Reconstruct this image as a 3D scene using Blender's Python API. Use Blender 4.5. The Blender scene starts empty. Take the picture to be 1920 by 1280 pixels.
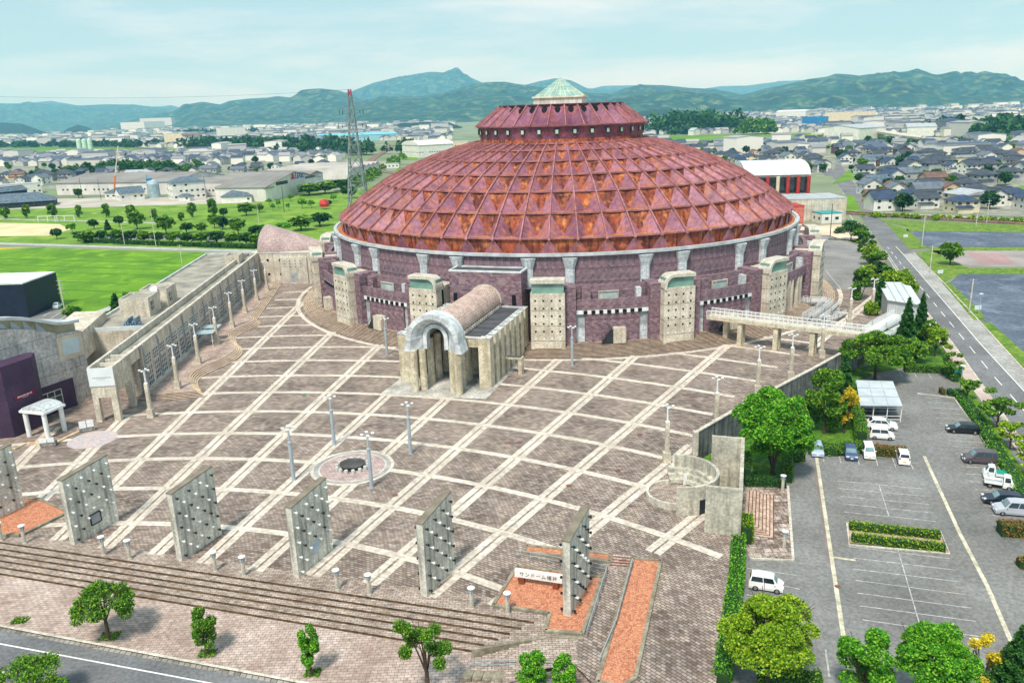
import bpy, math, random
import numpy as np
from math import sin, cos, pi, radians, hypot, atan2, sqrt
R = random.Random(7)
S = bpy.context.scene
C = S.collection
# ---------------- camera ----------------
from mathutils import Matrix, Vector
P, RHO = radians(16.0), radians(1.85)
r0, u0, f0 = Vector((1, 0, 0)), Vector((0, sin(P), cos(P))), Vector((0, cos(P), -sin(P)))
rt, up = r0 * cos(RHO) - u0 * sin(RHO), r0 * sin(RHO) + u0 * cos(RHO)
cam = bpy.data.objects.new('camera', bpy.data.cameras.new('camera')); C.objects.link(cam)
cam.matrix_world = Matrix(((rt.x, up.x, -f0.x, 0), (rt.y, up.y, -f0.y, 0), (rt.z, up.z, -f0.z, 47), (0, 0, 0, 1)))
cam.data.sensor_width = 36; cam.data.lens = 28.125; cam.data.clip_end = 60000; cam.data.clip_start = 1
S.camera = cam
S.render.resolution_x, S.render.resolution_y = 1024, 682
# ---------------- light ----------------
SUN_EL, SUN_AZ = radians(58), radians(-158)      # azimuth measured from +Y towards +X
sun = bpy.data.objects.new('sun', bpy.data.lights.new('sun', 'SUN')); C.objects.link(sun)
sun.data.energy = 2.8; sun.data.angle = radians(10); sun.data.color = (1, .93, .82)
sd = Vector((sin(SUN_AZ) * cos(SUN_EL), cos(SUN_AZ) * cos(SUN_EL), sin(SUN_EL)))
sun.rotation_euler = sd.to_track_quat('Z', 'Y').to_euler()
W = bpy.data.worlds.new('World'); S.world = W; W.use_nodes = True
nt = W.node_tree; nt.nodes.clear(); N = nt.nodes.new; L = nt.links.new
out = N('ShaderNodeOutputWorld'); bg = N('ShaderNodeBackground'); sky = N('ShaderNodeTexSky')
sky.sky_type = 'NISHITA'; sky.sun_disc = False; sky.sun_elevation = SUN_EL; sky.sun_rotation = SUN_AZ
sky.air_density = 1.0; sky.dust_density = 2.0; sky.ozone_density = 2.0
tc = N('ShaderNodeTexCoord'); mp = N('ShaderNodeMapping'); mp.inputs['Scale'].default_value = (1.1, 2.2, 7.5); mp.inputs['Rotation'].default_value = (0.06, 0.05, 0.5)
mp.inputs['Location'].default_value = (1.7, 0.4, 0.35)
no = N('ShaderNodeTexNoise'); no.inputs['Scale'].default_value = 1.6; no.inputs['Detail'].default_value = 9; no.inputs['Roughness'].default_value = .6; no.inputs['Distortion'].default_value = .25
cr = N('ShaderNodeValToRGB'); cr.color_ramp.elements[0].position = .46; cr.color_ramp.elements[1].position = .62
mixc = N('ShaderNodeMixRGB'); mixc.inputs[2].default_value = (5.5, 6.0, 6.3, 1)
tint = N('ShaderNodeMixRGB'); tint.blend_type = 'MULTIPLY'; tint.inputs[0].default_value = 1; tint.inputs[2].default_value = (.93, 1.1, 1.0, 1)
cl = N('ShaderNodeMixRGB'); cl.inputs[0].default_value = .85; cl.inputs[2].default_value = (3.2, 4.7, 5.4, 1)
L(tc.outputs['Generated'], mp.inputs[0]); L(mp.outputs[0], no.inputs[0]); L(no.outputs[0], cr.inputs[0])
L(sky.outputs[0], tint.inputs[1]); L(tint.outputs[0], cl.inputs[1]); L(cl.outputs[0], mixc.inputs[1])
mm = N('ShaderNodeMath'); mm.operation = 'MULTIPLY'; mm.inputs[1].default_value = .85
L(cr.outputs[0], mm.inputs[0]); L(mm.outputs[0], mixc.inputs[0])
L(mixc.outputs[0], bg.inputs[0]); bg.inputs[1].default_value = .1; L(bg.outputs[0], out.inputs[0])
S.view_settings.view_transform = 'Standard'; S.view_settings.look = 'None'; S.view_settings.gamma = 1
S.view_settings.exposure = 0.66; S.view_settings.use_curve_mapping = False
S.cycles.volume_bounces = 1; S.cycles.max_bounces = 5; S.cycles.transparent_max_bounces = 8; S.cycles.diffuse_bounces = 3

# ---------------- helpers ----------------
def lin(h):
    if not isinstance(h, str): return tuple(h)
    v = [int(h[i:i + 2], 16) / 255 for i in (0, 2, 4)]
    return tuple(x / 12.92 if x < .04045 else ((x + .055) / 1.055) ** 2.4 for x in v)
MATS = {}
def mat(name, c1, c2=None, c3=None, rough=.8, scale=.5, detail=5, metal=0, bump=0, bscale=8, brick=None, mortar='3a3030', streak=0, streakc='2a2826', island=False, fine=0, spec=.4, polar=None, trans=0, alpha=1, thr=(.35, .65), courses=0):
    if name in MATS: return MATS[name]
    m = bpy.data.materials.new(name); m.use_nodes = True; MATS[name] = m
    t = m.node_tree; N = t.nodes.new; L = t.links.new
    b = t.nodes['Principled BSDF']; b.inputs['Roughness'].default_value = rough; b.inputs['Metallic'].default_value = metal
    b.inputs['Specular IOR Level'].default_value = spec
    c1 = lin(c1) + (1,); c2 = (lin(c2) + (1,)) if c2 else tuple(x * .72 for x in c1[:3]) + (1,)
    tc = N('ShaderNodeTexCoord'); co = tc.outputs['Object']
    def noise(s, d=5, vec=co, dist=0):
        n = N('ShaderNodeTexNoise'); n.inputs['Scale'].default_value = s; n.inputs['Detail'].default_value = d; n.inputs['Distortion'].default_value = dist; L(vec, n.inputs[0]); return n.outputs[0]
    def ramp(f, a, bb, ca=(0, 0, 0, 1), cb=(1, 1, 1, 1)):
        r = N('ShaderNodeValToRGB'); r.color_ramp.elements[0].position = a; r.color_ramp.elements[1].position = bb; r.color_ramp.elements[0].color = ca; r.color_ramp.elements[1].color = cb; L(f, r.inputs[0]); return r.outputs[0]
    def mix(f, a, bb, mode='MIX'):
        x = N('ShaderNodeMixRGB'); x.blend_type = mode
        for i, v in ((0, f), (1, a), (2, bb)):
            if hasattr(v, 'links') or hasattr(v, 'is_linked'): L(v, x.inputs[i])
            else: x.inputs[i].default_value = v
        return x.outputs[0]
    if island:
        g = N('ShaderNodeNewGeometry'); col = ramp(g.outputs['Random Per Island'], 0.0, 1.0, c2, c1)
        if c3:
            r = col.node.color_ramp; e = r.elements.new(.5); e.color = c1; r.elements[2].color = lin(c3) + (1,)
            if island == 'step': r.interpolation = 'CONSTANT'
    else:
        col = ramp(noise(scale, detail), thr[0], thr[1], c2, c1)
        if c3: col = mix(ramp(noise(scale * 2.7, 6, dist=.4), .5, .68), col, lin(c3) + (1,))
    if brick:
        bw, bh = brick[:2]
        bt = N('ShaderNodeTexBrick'); bt.inputs['Scale'].default_value = 1; bt.inputs['Brick Width'].default_value = bw; bt.inputs['Row Height'].default_value = bh
        bt.inputs['Mortar Size'].default_value = brick[2] if len(brick) > 2 else .02; bt.inputs['Mortar'].default_value = lin(mortar) + (1,); bt.inputs['Bias'].default_value = 0
        bt.inputs['Mortar Smooth'].default_value = .3
        vec = N('ShaderNodeUVMap').outputs[0]
        if polar:
            sp = N('ShaderNodeSeparateXYZ'); L(tc.outputs['Object'], sp.inputs[0])
            def mth(op, a, b2=None):
                q = N('ShaderNodeMath'); q.operation = op
                for i, v in enumerate((a, b2)):
                    if v is None: continue
                    if hasattr(v, 'is_linked'): L(v, q.inputs[i])
                    else: q.inputs[i].default_value = v
                return q.outputs[0]
            dx, dy = mth('SUBTRACT', sp.outputs[0], polar[0]), mth('SUBTRACT', sp.outputs[1], polar[1])
            an = mth('MULTIPLY', mth('ARCTAN2', dx, dy), polar[2]); rr = mth('SQRT', mth('ADD', mth('MULTIPLY', dx, dx), mth('MULTIPLY', dy, dy)))
            cb = N('ShaderNodeCombineXYZ'); L(an, cb.inputs[0]); L(rr, cb.inputs[1]); vec = cb.outputs[0]
        L(vec, bt.inputs[0])
        v = brick[3] if len(brick) > 3 else .25
        L(mix(v, col, (0.02, 0.015, 0.015, 1)), bt.inputs['Color1']); L(mix(v * .6, col, (1, .95, .9, 1)), bt.inputs['Color2'])
        col = bt.outputs[0]
    if streak:
        mp = N('ShaderNodeMapping'); mp.inputs['Scale'].default_value = (1.6, 1.6, .12); L(co, mp.inputs[0])
        s = ramp(noise(1.0, 6, mp.outputs[0]), .45, .72); col = mix(mix(streak, (0, 0, 0, 1), s), col, lin(streakc) + (1,))
    if courses:
        wv = N('ShaderNodeTexWave'); wv.bands_direction = 'Z'; wv.inputs['Scale'].default_value = courses; wv.inputs['Distortion'].default_value = 1.5; L(co, wv.inputs[0])
        col = mix(ramp(wv.outputs[1], 0, .3, (.32, .32, .32, 1), (0, 0, 0, 1)), col, (0.01, 0.01, 0.01, 1))
    if fine:
        col = mix(ramp(noise(fine, 3), .3, .7, (.75, .75, .75, 1), (1.25, 1.25, 1.25, 1)), col, col) if 0 else mix(1.0, col, ramp(noise(fine, 3), .3, .7, (.72, .72, .72, 1), (1.25, 1.25, 1.25, 1)), 'MULTIPLY')
    L(col, b.inputs['Base Color'])
    if bump:
        bp = N('ShaderNodeBump'); bp.inputs['Strength'].default_value = bump; bp.inputs['Distance'].default_value = .1
        L(noise(bscale, 5), bp.inputs['Height']); L(bp.outputs[0], b.inputs['Normal'])
    if trans:
        tr = N('ShaderNodeBsdfTranslucent'); L(col, tr.inputs[0]); ms = N('ShaderNodeMixShader'); ms.inputs[0].default_value = trans
        L(b.outputs[0], ms.inputs[1]); L(tr.outputs[0], ms.inputs[2]); L(ms.outputs[0], t.nodes['Material Output'].inputs[0])
    if alpha < 1:
        b.inputs['Alpha'].default_value = alpha
    return m

class M:
    def __init__(s): s.v = []; s.f = []; s.mi = []; s.T = None; s.cur = 0
    def at(s, x=0, y=0, z=0, rz=0, sc=1):
        s.T = (x, y, z, cos(rz), sin(rz), sc); return s
    def add(s, vs, fs):
        n = len(s.v)
        if s.T:
            x, y, z, c, q, k = s.T
            vs = [(x + (a * c - b * q) * k, y + (a * q + b * c) * k, z + h * k) for a, b, h in vs]
        s.v += [tuple(p) for p in vs]; s.f += [tuple(i + n for i in f) for f in fs]; s.mi += [s.cur] * len(fs); return s
    def quad(s, *p): return s.add(p, [tuple(range(len(p)))])
    def box(s, x0, x1, y0, y1, z0, z1):
        return s.add([(x0, y0, z0), (x1, y0, z0), (x1, y1, z0), (x0, y1, z0), (x0, y0, z1), (x1, y0, z1), (x1, y1, z1), (x0, y1, z1)],
                     [(0, 3, 2, 1), (4, 5, 6, 7), (0, 1, 5, 4), (1, 2, 6, 5), (2, 3, 7, 6), (3, 0, 4, 7)])
    def cbox(s, cx, cy, cz, sx, sy, sz): return s.box(cx - sx / 2, cx + sx / 2, cy - sy / 2, cy + sy / 2, cz - sz / 2, cz + sz / 2)
    def bar(s, a, b, w, h=None, upv=(0, 0, 1)):
        h = h or w; a = Vector(a); b = Vector(b); d = (b - a).normalized(); u = Vector(upv)
        if abs(d.dot(u)) > .98: u = Vector((1, 0, 0))
        x = d.cross(u).normalized() * (w / 2); y = x.cross(d).normalized() * (h / 2)
        vs = [p + i * x + j * y for p in (a, b) for i, j in ((-1, -1), (1, -1), (1, 1), (-1, 1))]
        return s.add([tuple(v) for v in vs], [(0, 1, 2, 3), (7, 6, 5, 4), (0, 4, 5, 1), (1, 5, 6, 2), (2, 6, 7, 3), (3, 7, 4, 0)])
    def tube(s, a, b, r1, r2=None, n=8, caps=True):
        r2 = r1 if r2 is None else r2; a = Vector(a); b = Vector(b); d = (b - a).normalized(); u = Vector((0, 0, 1)) if abs(d.z) < .95 else Vector((1, 0, 0))
        x = d.cross(u).normalized(); y = d.cross(x)
        vs = [tuple(p + (x * cos(2 * pi * i / n) + y * sin(2 * pi * i / n)) * r) for p, r in ((a, r1), (b, r2)) for i in range(n)]
        fs = [(i, (i + 1) % n, n + (i + 1) % n, n + i) for i in range(n)]
        if caps: fs += [tuple(range(n - 1, -1, -1)), tuple(range(n, 2 * n))]
        return s.add(vs, fs)
    def lathe(s, prof, n=16, x=0, y=0, a0=0, a1=2 * pi):
        full = abs(a1 - a0 - 2 * pi) < 1e-6; k = n if full else n + 1
        vs = [(x + r * cos(a0 + (a1 - a0) * i / n), y + r * sin(a0 + (a1 - a0) * i / n), z) for r, z in prof for i in range(k)]
        fs = [(j * k + i, j * k + (i + 1) % k, (j + 1) * k + (i + 1) % k, (j + 1) * k + i) for j in range(len(prof) - 1) for i in range(n)]
        return s.add(vs, fs)
    def prism(s, poly, z0, z1, bottom=False):
        a = sum(poly[i][0] * poly[(i + 1) % len(poly)][1] - poly[(i + 1) % len(poly)][0] * poly[i][1] for i in range(len(poly)))
        if a < 0: poly = poly[::-1]
        n = len(poly); vs = [(x, y, z0) for x, y in poly] + [(x, y, z1) for x, y in poly]
        fs = [tuple(range(n, 2 * n))] + [(i, (i + 1) % n, n + (i + 1) % n, n + i) for i in range(n)]
        if bottom: fs.append(tuple(range(n - 1, -1, -1)))
        return s.add(vs, fs)
    def sheet(s, poly, z):
        a = sum(poly[i][0] * poly[(i + 1) % len(poly)][1] - poly[(i + 1) % len(poly)][0] * poly[i][1] for i in range(len(poly)))
        if a < 0: poly = poly[::-1]
        return s.add([(x, y, z) for x, y in poly], [tuple(range(len(poly)))])
    def strip(s, pts, w, z, z2=None):            # flat ribbon along a polyline, width w
        L_, R_ = [], []
        for i, p in enumerate(pts):
            a = pts[max(0, i - 1)]; b = pts[min(len(pts) - 1, i + 1)]; dx, dy = b[0] - a[0], b[1] - a[1]; l = hypot(dx, dy) or 1
            nx, ny = -dy / l * w / 2, dx / l * w / 2; L_.append((p[0] + nx, p[1] + ny)); R_.append((p[0] - nx, p[1] - ny))
        n = len(pts)
        if z2 is None:
            return s.add([(x, y, z) for x, y in L_ + R_], [(n + i, n + i + 1, i + 1, i) for i in range(n - 1)])
        vs = [(x, y, h) for h in (z, z2) for x, y in L_ + R_]
        fs = []
        for i in range(n - 1):
            fs += [(3 * n + i, 3 * n + i + 1, 2 * n + i + 1, 2 * n + i), (n + i, n + i + 1, 3 * n + i + 1, 3 * n + i), (i + 1, i, 2 * n + i, 2 * n + i + 1)]
        fs += [(0, n, 3 * n, 2 * n), (2 * n - 1, n - 1, 3 * n - 1, 4 * n - 1)]
        return s.add(vs, fs)
    def build(s, name, m, parent=None, smooth=False, loc=None, **kw):
        me = bpy.data.meshes.new(name); me.from_pydata(s.v, [], s.f)
        for q in (m if isinstance(m, (list, tuple)) else [m]): me.materials.append(q)
        if isinstance(m, (list, tuple)): me.polygons.foreach_set('material_index', s.mi)
        if smooth: me.polygons.foreach_set('use_smooth', [True] * len(me.polygons))
        if len(s.f) < 60000:
            uv = me.uv_layers.new(name='UVMap'); d = uv.data
            for p in me.polygons:
                nx, ny, nz = p.normal
                if abs(nz) > .7:
                    for li in p.loop_indices: c = s.v[me.loops[li].vertex_index]; d[li].uv = (c[0], c[1])
                else:
                    h = hypot(nx, ny) or 1; tx, ty = -ny / h, nx / h
                    for li in p.loop_indices: c = s.v[me.loops[li].vertex_index]; d[li].uv = (c[0] * tx + c[1] * ty, c[2])
        o = bpy.data.objects.new(name, me); C.objects.link(o)
        if parent: o.parent = parent
        if loc: o.location = loc
        for k, v in kw.items(): o[k] = v
        return o
def thing(name, label, cat, loc=(0, 0, 0), rz=0, group=None):
    o = bpy.data.objects.new(name, None); C.objects.link(o); o.location = loc; o.rotation_euler = (0, 0, rz); o['label'] = label; o['category'] = cat
    if group: o['group'] = group
    return o
def tag(o, label, cat, group=None):
    o['label'] = label; o['category'] = cat
    if group: o['group'] = group
    return o
def struct(name, b, m): return b.build(name, m, kind='structure')
KIDS = {}
def dup(o, loc=None, rz=None, sc=None, label=None, group=None, kids=True):
    def cp(a, par):
        c = a.copy(); C.objects.link(c)
        if par: c.parent = par
        if kids:
            for k in a.children: cp(k, c)
        return c
    c = cp(o, None)
    if loc is not None: c.location = loc
    if rz is not None: c.rotation_euler = (0, 0, rz)
    if sc is not None: c.scale = (sc, sc, sc) if not isinstance(sc, tuple) else sc
    if label: c['label'] = label
    if group: c['group'] = group
    return c
def lerp(a, b, t): return tuple(x + (y - x) * t for x, y in zip(a, b))
def inpoly(x, y, p):
    c = False; n = len(p)
    for i in range(n):
        (x1, y1), (x2, y2) = p[i], p[i - 1]
        if (y1 > y) != (y2 > y) and x < (x2 - x1) * (y - y1) / (y2 - y1) + x1: c = not c
    return c
def text(s, name, parent, loc, rot, size, m, ext=.01, sp=1.0):
    cu = bpy.data.curves.new(name, 'FONT'); cu.body = s; cu.size = size; cu.extrude = ext; cu.align_x = 'CENTER'; cu.align_y = 'CENTER'
    cu.materials.append(m); cu.space_character = sp; tmp = bpy.data.objects.new(name, cu); C.objects.link(tmp); me = bpy.data.meshes.new_from_object(tmp.evaluated_get(bpy.context.evaluated_depsgraph_get())); bpy.data.objects.remove(tmp); o = bpy.data.objects.new(name, me); C.objects.link(o); o.parent = parent; o.location = loc; o.rotation_euler = rot; return o

# ---------------- materials ----------------
CONC = mat('concrete', 'dcd4c4', 'bab09f', rough=.9, scale=.35, streak=.38, streakc='5f5c50', fine=3, bump=.1)
CONC2 = mat('pale_concrete', 'd6d0c4', 'b8b1a5', rough=.9, scale=.5, streak=.35, streakc='6d6a58', fine=4)
YCONC = mat('yellowed_concrete', 'ddd4be', 'b9ad94', rough=.9, scale=.8, streak=.45, streakc='6f6a48', fine=4)
DCONC = mat('dark_stained_concrete', 'aeaaa6', '747170', rough=.95, scale=.45, streak=.8, streakc='2f3230', fine=3)
PURP = mat('purple_brick', '7c5764', '634454', rough=.75, scale=.25, brick=(.8, .4, .03, .22), mortar='80707a', fine=1.5)
PURPD = mat('dark_purple_tile', '4d3550', '3b2a44', rough=.6, scale=.3, fine=4)
RUST = mat('rusted_steel', 'a97384', '7c4c60', 'ad6a50', rough=.6, scale=.12, streak=.4, streakc='3a1c22', fine=1.2, spec=.5)
RUSTO = mat('orange_rust', 'a85638', '63302e', 'c47c4a', rough=.85, scale=.22, streak=.95, streakc='2a1412', fine=1.5)
RUSTB = mat('rust_beam', 'b07a7c', '8c5856', rough=.7, scale=.4, fine=2)
RUSTP = mat('purple_rust', '9a647e', '74455c', '96524e', rough=.65, scale=.12, streak=.3, streakc='3a1c22', fine=1.2, thr=(.4, .7))
PANEL = mat('pale_metal_panel', 'cfd5d9', 'bcc3c8', rough=.45, scale=.3, brick=(1.2, 1.1, .03, .03), mortar='8d959a', fine=2)
GREYM = mat('grey_metal', 'a9b0b4', '8d9498', rough=.5, scale=1)
DARKM = mat('dark_metal', '2c3034', '1d2023', rough=.6)
WHITE = mat('white_paint', 'eef0f0', 'dcdfe0', rough=.5, scale=2)
GLASS = mat('dark_glass', '2c3a3e', '151c20', rough=.12, scale=.6, spec=.9)
GGLASS = mat('green_glass', '7fa498', '5d8278', rough=.15, scale=.4, spec=.8)
HOLE = mat('dark_recess', '0b0b0c', '060606', rough=.9)
FLATROOF = mat('dark_roof_sheet', '4a4c52', '35373c', rough=.9, scale=.5, brick=(30, 1.6, .05, .05), mortar='6a6c70')
GRAVROOF = mat('weathered_flat_roof', 'a8a498', '7e7a70', rough=.95, scale=.25, fine=2.5, streak=0)
# ---------------- arena ----------------
DC = (15.0, 222.3)
arena = thing('arena', 'round arena with stepped rust red steel dome, purple brick drum and concrete towers', 'arena', (DC[0], DC[1], 0))
PH0 = radians(-6.475)
def pol(r, ph, z=0):   # local to arena, ph from -Y towards +X
    return (r * sin(ph), -r * cos(ph), z)
NR = 64; dph = 2 * pi / NR
RR = [60, 54.2, 48.3, 42.1, 35.4, 28.8, 23.4]
ZZ = [21.9, 26.3, 30.2, 33.3, 35.9, 38.0, 39.3]
for i in range(6):
    pan, led, ris = M(), M(), M()
    r1, z1, r2, z2 = RR[i], ZZ[i], RR[i + 1], ZZ[i + 1]
    rec = (r1 - r2) * .72
    for k in range(NR):
        a, b = PH0 + k * dph, PH0 + (k + 1) * dph; m = (a + b) / 2
        L0, L1, U0, U1 = pol(r1, a, z1), pol(r1, b, z1), pol(r2, a, z2), pol(r2, b, z2)
        Mb = pol(r1 - rec, m, z1 - .02); cm = cos(dph / 2); Mu = pol(r2 * cm - .25, m, z2 - .25); Mbs = pol((r1) * cm, m, z1)
        pan.quad(U0, L0, Mb).quad(L1, U1, Mb); ris.quad(U0, Mb, Mu).quad(Mu, Mb, U1); led.quad(L0, L1, Mb)
    pan.build('dome_cladding', RUST, arena); ris.build('dome_riser', RUSTO, arena); led.build('dome_ledge', mat('rust_debris', 'bf7038', '8a4526', 'd8a070', rough=.95, scale=1.5, fine=3), arena)
for k in range(NR):
    a = PH0 + k * dph; b_ = M()
    for i in range(6): b_.bar(pol(RR[i] + .12, a, ZZ[i] + .14), pol(RR[i + 1] + .05, a, ZZ[i + 1] + .14), .24, .5)
    b_.bar(pol(60.35, a, 21.5), pol(60.0, a, 22.2), .5, .5)
    b_.build('rib', RUSTB, arena)
for i in range(7):
    b_ = M(); q = [pol(RR[i] + .08, PH0 + k * dph, ZZ[i]) for k in range(NR + 1)]
    for k in range(NR): b_.bar(q[k], q[k + 1], .28, .34)
    b_.build('ring_beam', RUSTB, arena)
# skirt: flat strip with a raised triangle at every rib
b_ = M(); t_ = M(); s_ = M()
for k in range(NR):
    a, c = PH0 + k * dph, PH0 + (k + 1) * dph
    b_.quad(pol(59.5, a, 18.7), pol(59.5, c, 18.7), pol(59.8, c, 21.8), pol(59.8, a, 21.8))
    tr = (pol(60.05, a, 21.7), pol(59.85, a - dph * .36, 18.85), pol(59.85, a + dph * .36, 18.85)); t_.quad(*tr)
    s_.bar(tr[0], tr[1], .07, .07); s_.bar(tr[0], tr[2], .07, .07)
b_.build('skirt', RUSTO, arena); t_.build('skirt_panel', RUST, arena); s_.build('skirt_seam', RUSTB, arena)
M().lathe([(62.0, 18.5), (62.0, 19.1), (61.2, 19.1), (61.2, 18.75), (59.4, 18.75)], 192).build('gutter', mat('gutter_metal', 'c6ccd0', 'a5abb0', rough=.5), arena)
M().lathe([(60.9, 18.78), (59.3, 18.8)], 128).build('rust_fallout', mat('rust_debris'  , 'bf7038'), arena)
drum = M().lathe([(61.3, 0), (61.3, 18.6)], 256).build('drum_wall', PURP, arena, smooth=True)
# crown of the dome
NL = 32; d2 = 2 * pi / NL
M().lathe([(23.4, 39.3), (21.9, 39.6), (21.7, 40.3)], 64).build('neck', RUSTO, arena)
M().lathe([(21.7, 40.3), (22.2, 43.3)], 64).build('lantern_wall', RUSTP, arena)
b_ = M(); s_ = M(); h_ = M()
RT0, ZT0, RT1, ZT1 = 22.7, 43.4, 16.4, 48.3
for k in range(NL):
    a, c = PH0 + (k - .5) * d2, PH0 + (k + .5) * d2; m = (a + c) / 2
    U0, U1, L0, L1 = pol(RT1, a, ZT1), pol(RT1, c, ZT1), pol(RT0, a, ZT0), pol(RT0, c, ZT0)
    Lm = pol(RT0 - 2.6, m, ZT0); Um = pol(RT1 - .9, m, ZT1 - .2)
    b_.quad(U0, L0, Lm, Um).quad(Lm, L1, U1, Um); b_.quad(L0, L1, Lm)
    # round vent on the recessed fold line
    c0 = Vector(pol(RT1 + .1, m, ZT1 - 1.35)); o_ = Vector((sin(m), -cos(m), .75)).normalized(); tx = Vector((cos(m), sin(m), 0)); ty = o_.cross(tx)
    h_.add([tuple(c0 + o_ * .42 + tx * cos(t) * .8 + ty * sin(t) * .8) for t in np.linspace(0, 2 * pi, 17)[:-1]] + [tuple(c0 - o_ * .9 + tx * cos(t) * .8 + ty * sin(t) * .8) for t in np.linspace(0, 2 * pi, 17)[:-1]], [tuple(range(15, -1, -1))] + [(i, (i + 1) % 16, 16 + (i + 1) % 16, 16 + i) for i in range(16)])
    rb = M(); rb.bar(pol(RT0 + .25, a, ZT0 - .02), pol(RT1, a, ZT1 + .12), .22, .45); rb.build('lantern_rib', RUSTB, arena)
    w = M(); w.T = None
    s_.bar(pol(22.3, a, 43.3), pol(21.95, m, 40.5), .07); s_.bar(pol(21.95, m, 40.5), pol(22.3, c, 43.3), .07)
    wc = Vector(pol(22.1, m, 42.0)); on = Vector((sin(m), -cos(m), 0))
    fr = M(); fr.bar(tuple(wc - on * .1), tuple(wc + on * .22), 1.0, 1.25); f_ = fr.build('lantern_window', DARKM, arena)
    g_ = M(); g_.bar(tuple(wc + on * .2), tuple(wc + on * .26), .72, .95); g_.build('pane', mat('pale_pane', 'b9d6c4', '93b3a4', rough=.2), f_)
b_.build('lantern_roof', RUSTP, arena); h_.build('round_vent', HOLE, arena); s_.build('lantern_seam', RUSTB, arena)
M().lathe([(16.5, 48.3), (16.7, 48.55), (15.9, 48.55), (15.9, 48.1), (0, 48.3)], 64).build('lantern_rim', RUSTB, arena)
M().lathe([(22.8, 43.2), (22.9, 43.5), (22.4, 43.5)], 64).build('lantern_ring', RUSTB, arena)
# glass pyramid: square on a square kerb, one corner turned to the right of the camera
PA = radians(34); RB = 9.2
pc = [(RB * 1.0 * sin(PA + i * pi / 2), -RB * cos(PA + i * pi / 2)) for i in range(4)]
PK = mat('pyramid_kerb', 'd9dcd2', 'b9bcb2', rough=.6, streak=.3)
M().prism([(x * .97, y * .97) for x, y in pc], 48.2, 50.3).build('pyramid_kerb', PK, arena)
zt = 55.3
b_ = M(); s_ = M()
for i in range(4):
    A, B = pc[i], pc[(i + 1) % 4]; b_.quad((A[0], A[1], 50.3), (B[0], B[1], 50.3), (0, 0, zt))
    for j in range(9):
        t = j / 9; p0 = lerp(A, B, t)
        k = 1 - 2 * abs(t - .5)
        s_.bar((p0[0], p0[1], 50.35), (p0[0] * (1 - k), p0[1] * (1 - k), 50.35 + (zt - 50.3) * k), .26 if j == 0 else .1)
    for j in range(0, 7):
        t = j / 7; s_.bar((A[0] * (1 - t), A[1] * (1 - t), 50.33 + (zt - 50.3) * t), (B[0] * (1 - t), B[1] * (1 - t), 50.33 + (zt - 50.3) * t), .1 if j else .4)
b_.build('pyramid_glass', mat('pyramid_glass', '93b5ac', '759892', rough=.15, scale=.5, spec=.8), arena)
s_.bar((0, 0, zt - .2), (0, 0, zt + 1.1), .12); s_.build('pyramid_mullion', mat('ivory_frame', 'dfe0c8', 'c2c3ab', rough=.5), arena)
# flared downpipes in pairs
for k in range(16):
    for s in (-3.95, 3.95):
        ph = PH0 + k * 2 * pi / 16 + radians(s); q = M().at(*pol(61.3, ph), rz=ph)
        n = 6
        for (za, zb, wa, wb, da, db) in ((12.0, 15.9, .95, .95, .95, .95), (15.9, 18.2, .95, 1.55, .95, 1.5)):
            def sec(w, d_): return [(-w, .3), (-w, -d_ * .55), (-w * .55, -d_), (w * .55, -d_), (w, -d_ * .55), (w, .3)]
            A, B = sec(wa, da), sec(wb, db)
            q.add([(x, y, za) for x, y in A] + [(x, y, zb) for x, y in B], [(i, i + 1, n + i + 1, n + i) for i in range(n - 1)])
        q.add([(x, y, 18.2) for x, y in sec(1.55, 1.5)], [tuple(range(6))])
        q.build('flared_downpipe', PANEL, arena)
# podium: terrace roof, bay walls, steps
RT = mat('terrace_roof', '6d6a70', '4f4d54', rough=.9, scale=.5)
HW = radians(2.86)
M().lathe([(61.3, 12.3), (64.2, 12.3)], 192).build('terrace_roof', RT, arena)
def arc(r, a, b, z, n=6): return [pol(r, a + (b - a) * i / n, z) for i in range(n + 1)]
def awall(q, r, a, b, z0, z1, n=6, t=None):
    lo, hi = arc(r, a, b, z0, n), arc(r, a, b, z1, n)
    for i in range(n): q.quad(lo[i], lo[i + 1], hi[i + 1], hi[i])
    if t:
        hi2, lo2 = arc(r - t, a, b, z1, n), arc(r - t, a, b, z0, n)
        for i in range(n):
            q.quad(hi[i], hi[i + 1], hi2[i + 1], hi2[i]); q.quad(hi2[i + 1], lo2[i + 1], lo2[i], hi2[i]); q.quad(lo2[i], lo2[i + 1], lo[i + 1], lo[i])
        q.quad(lo[0], hi[0], hi2[0], lo2[0]); q.quad(lo[n], lo2[n], hi2[n], hi[n])
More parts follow.
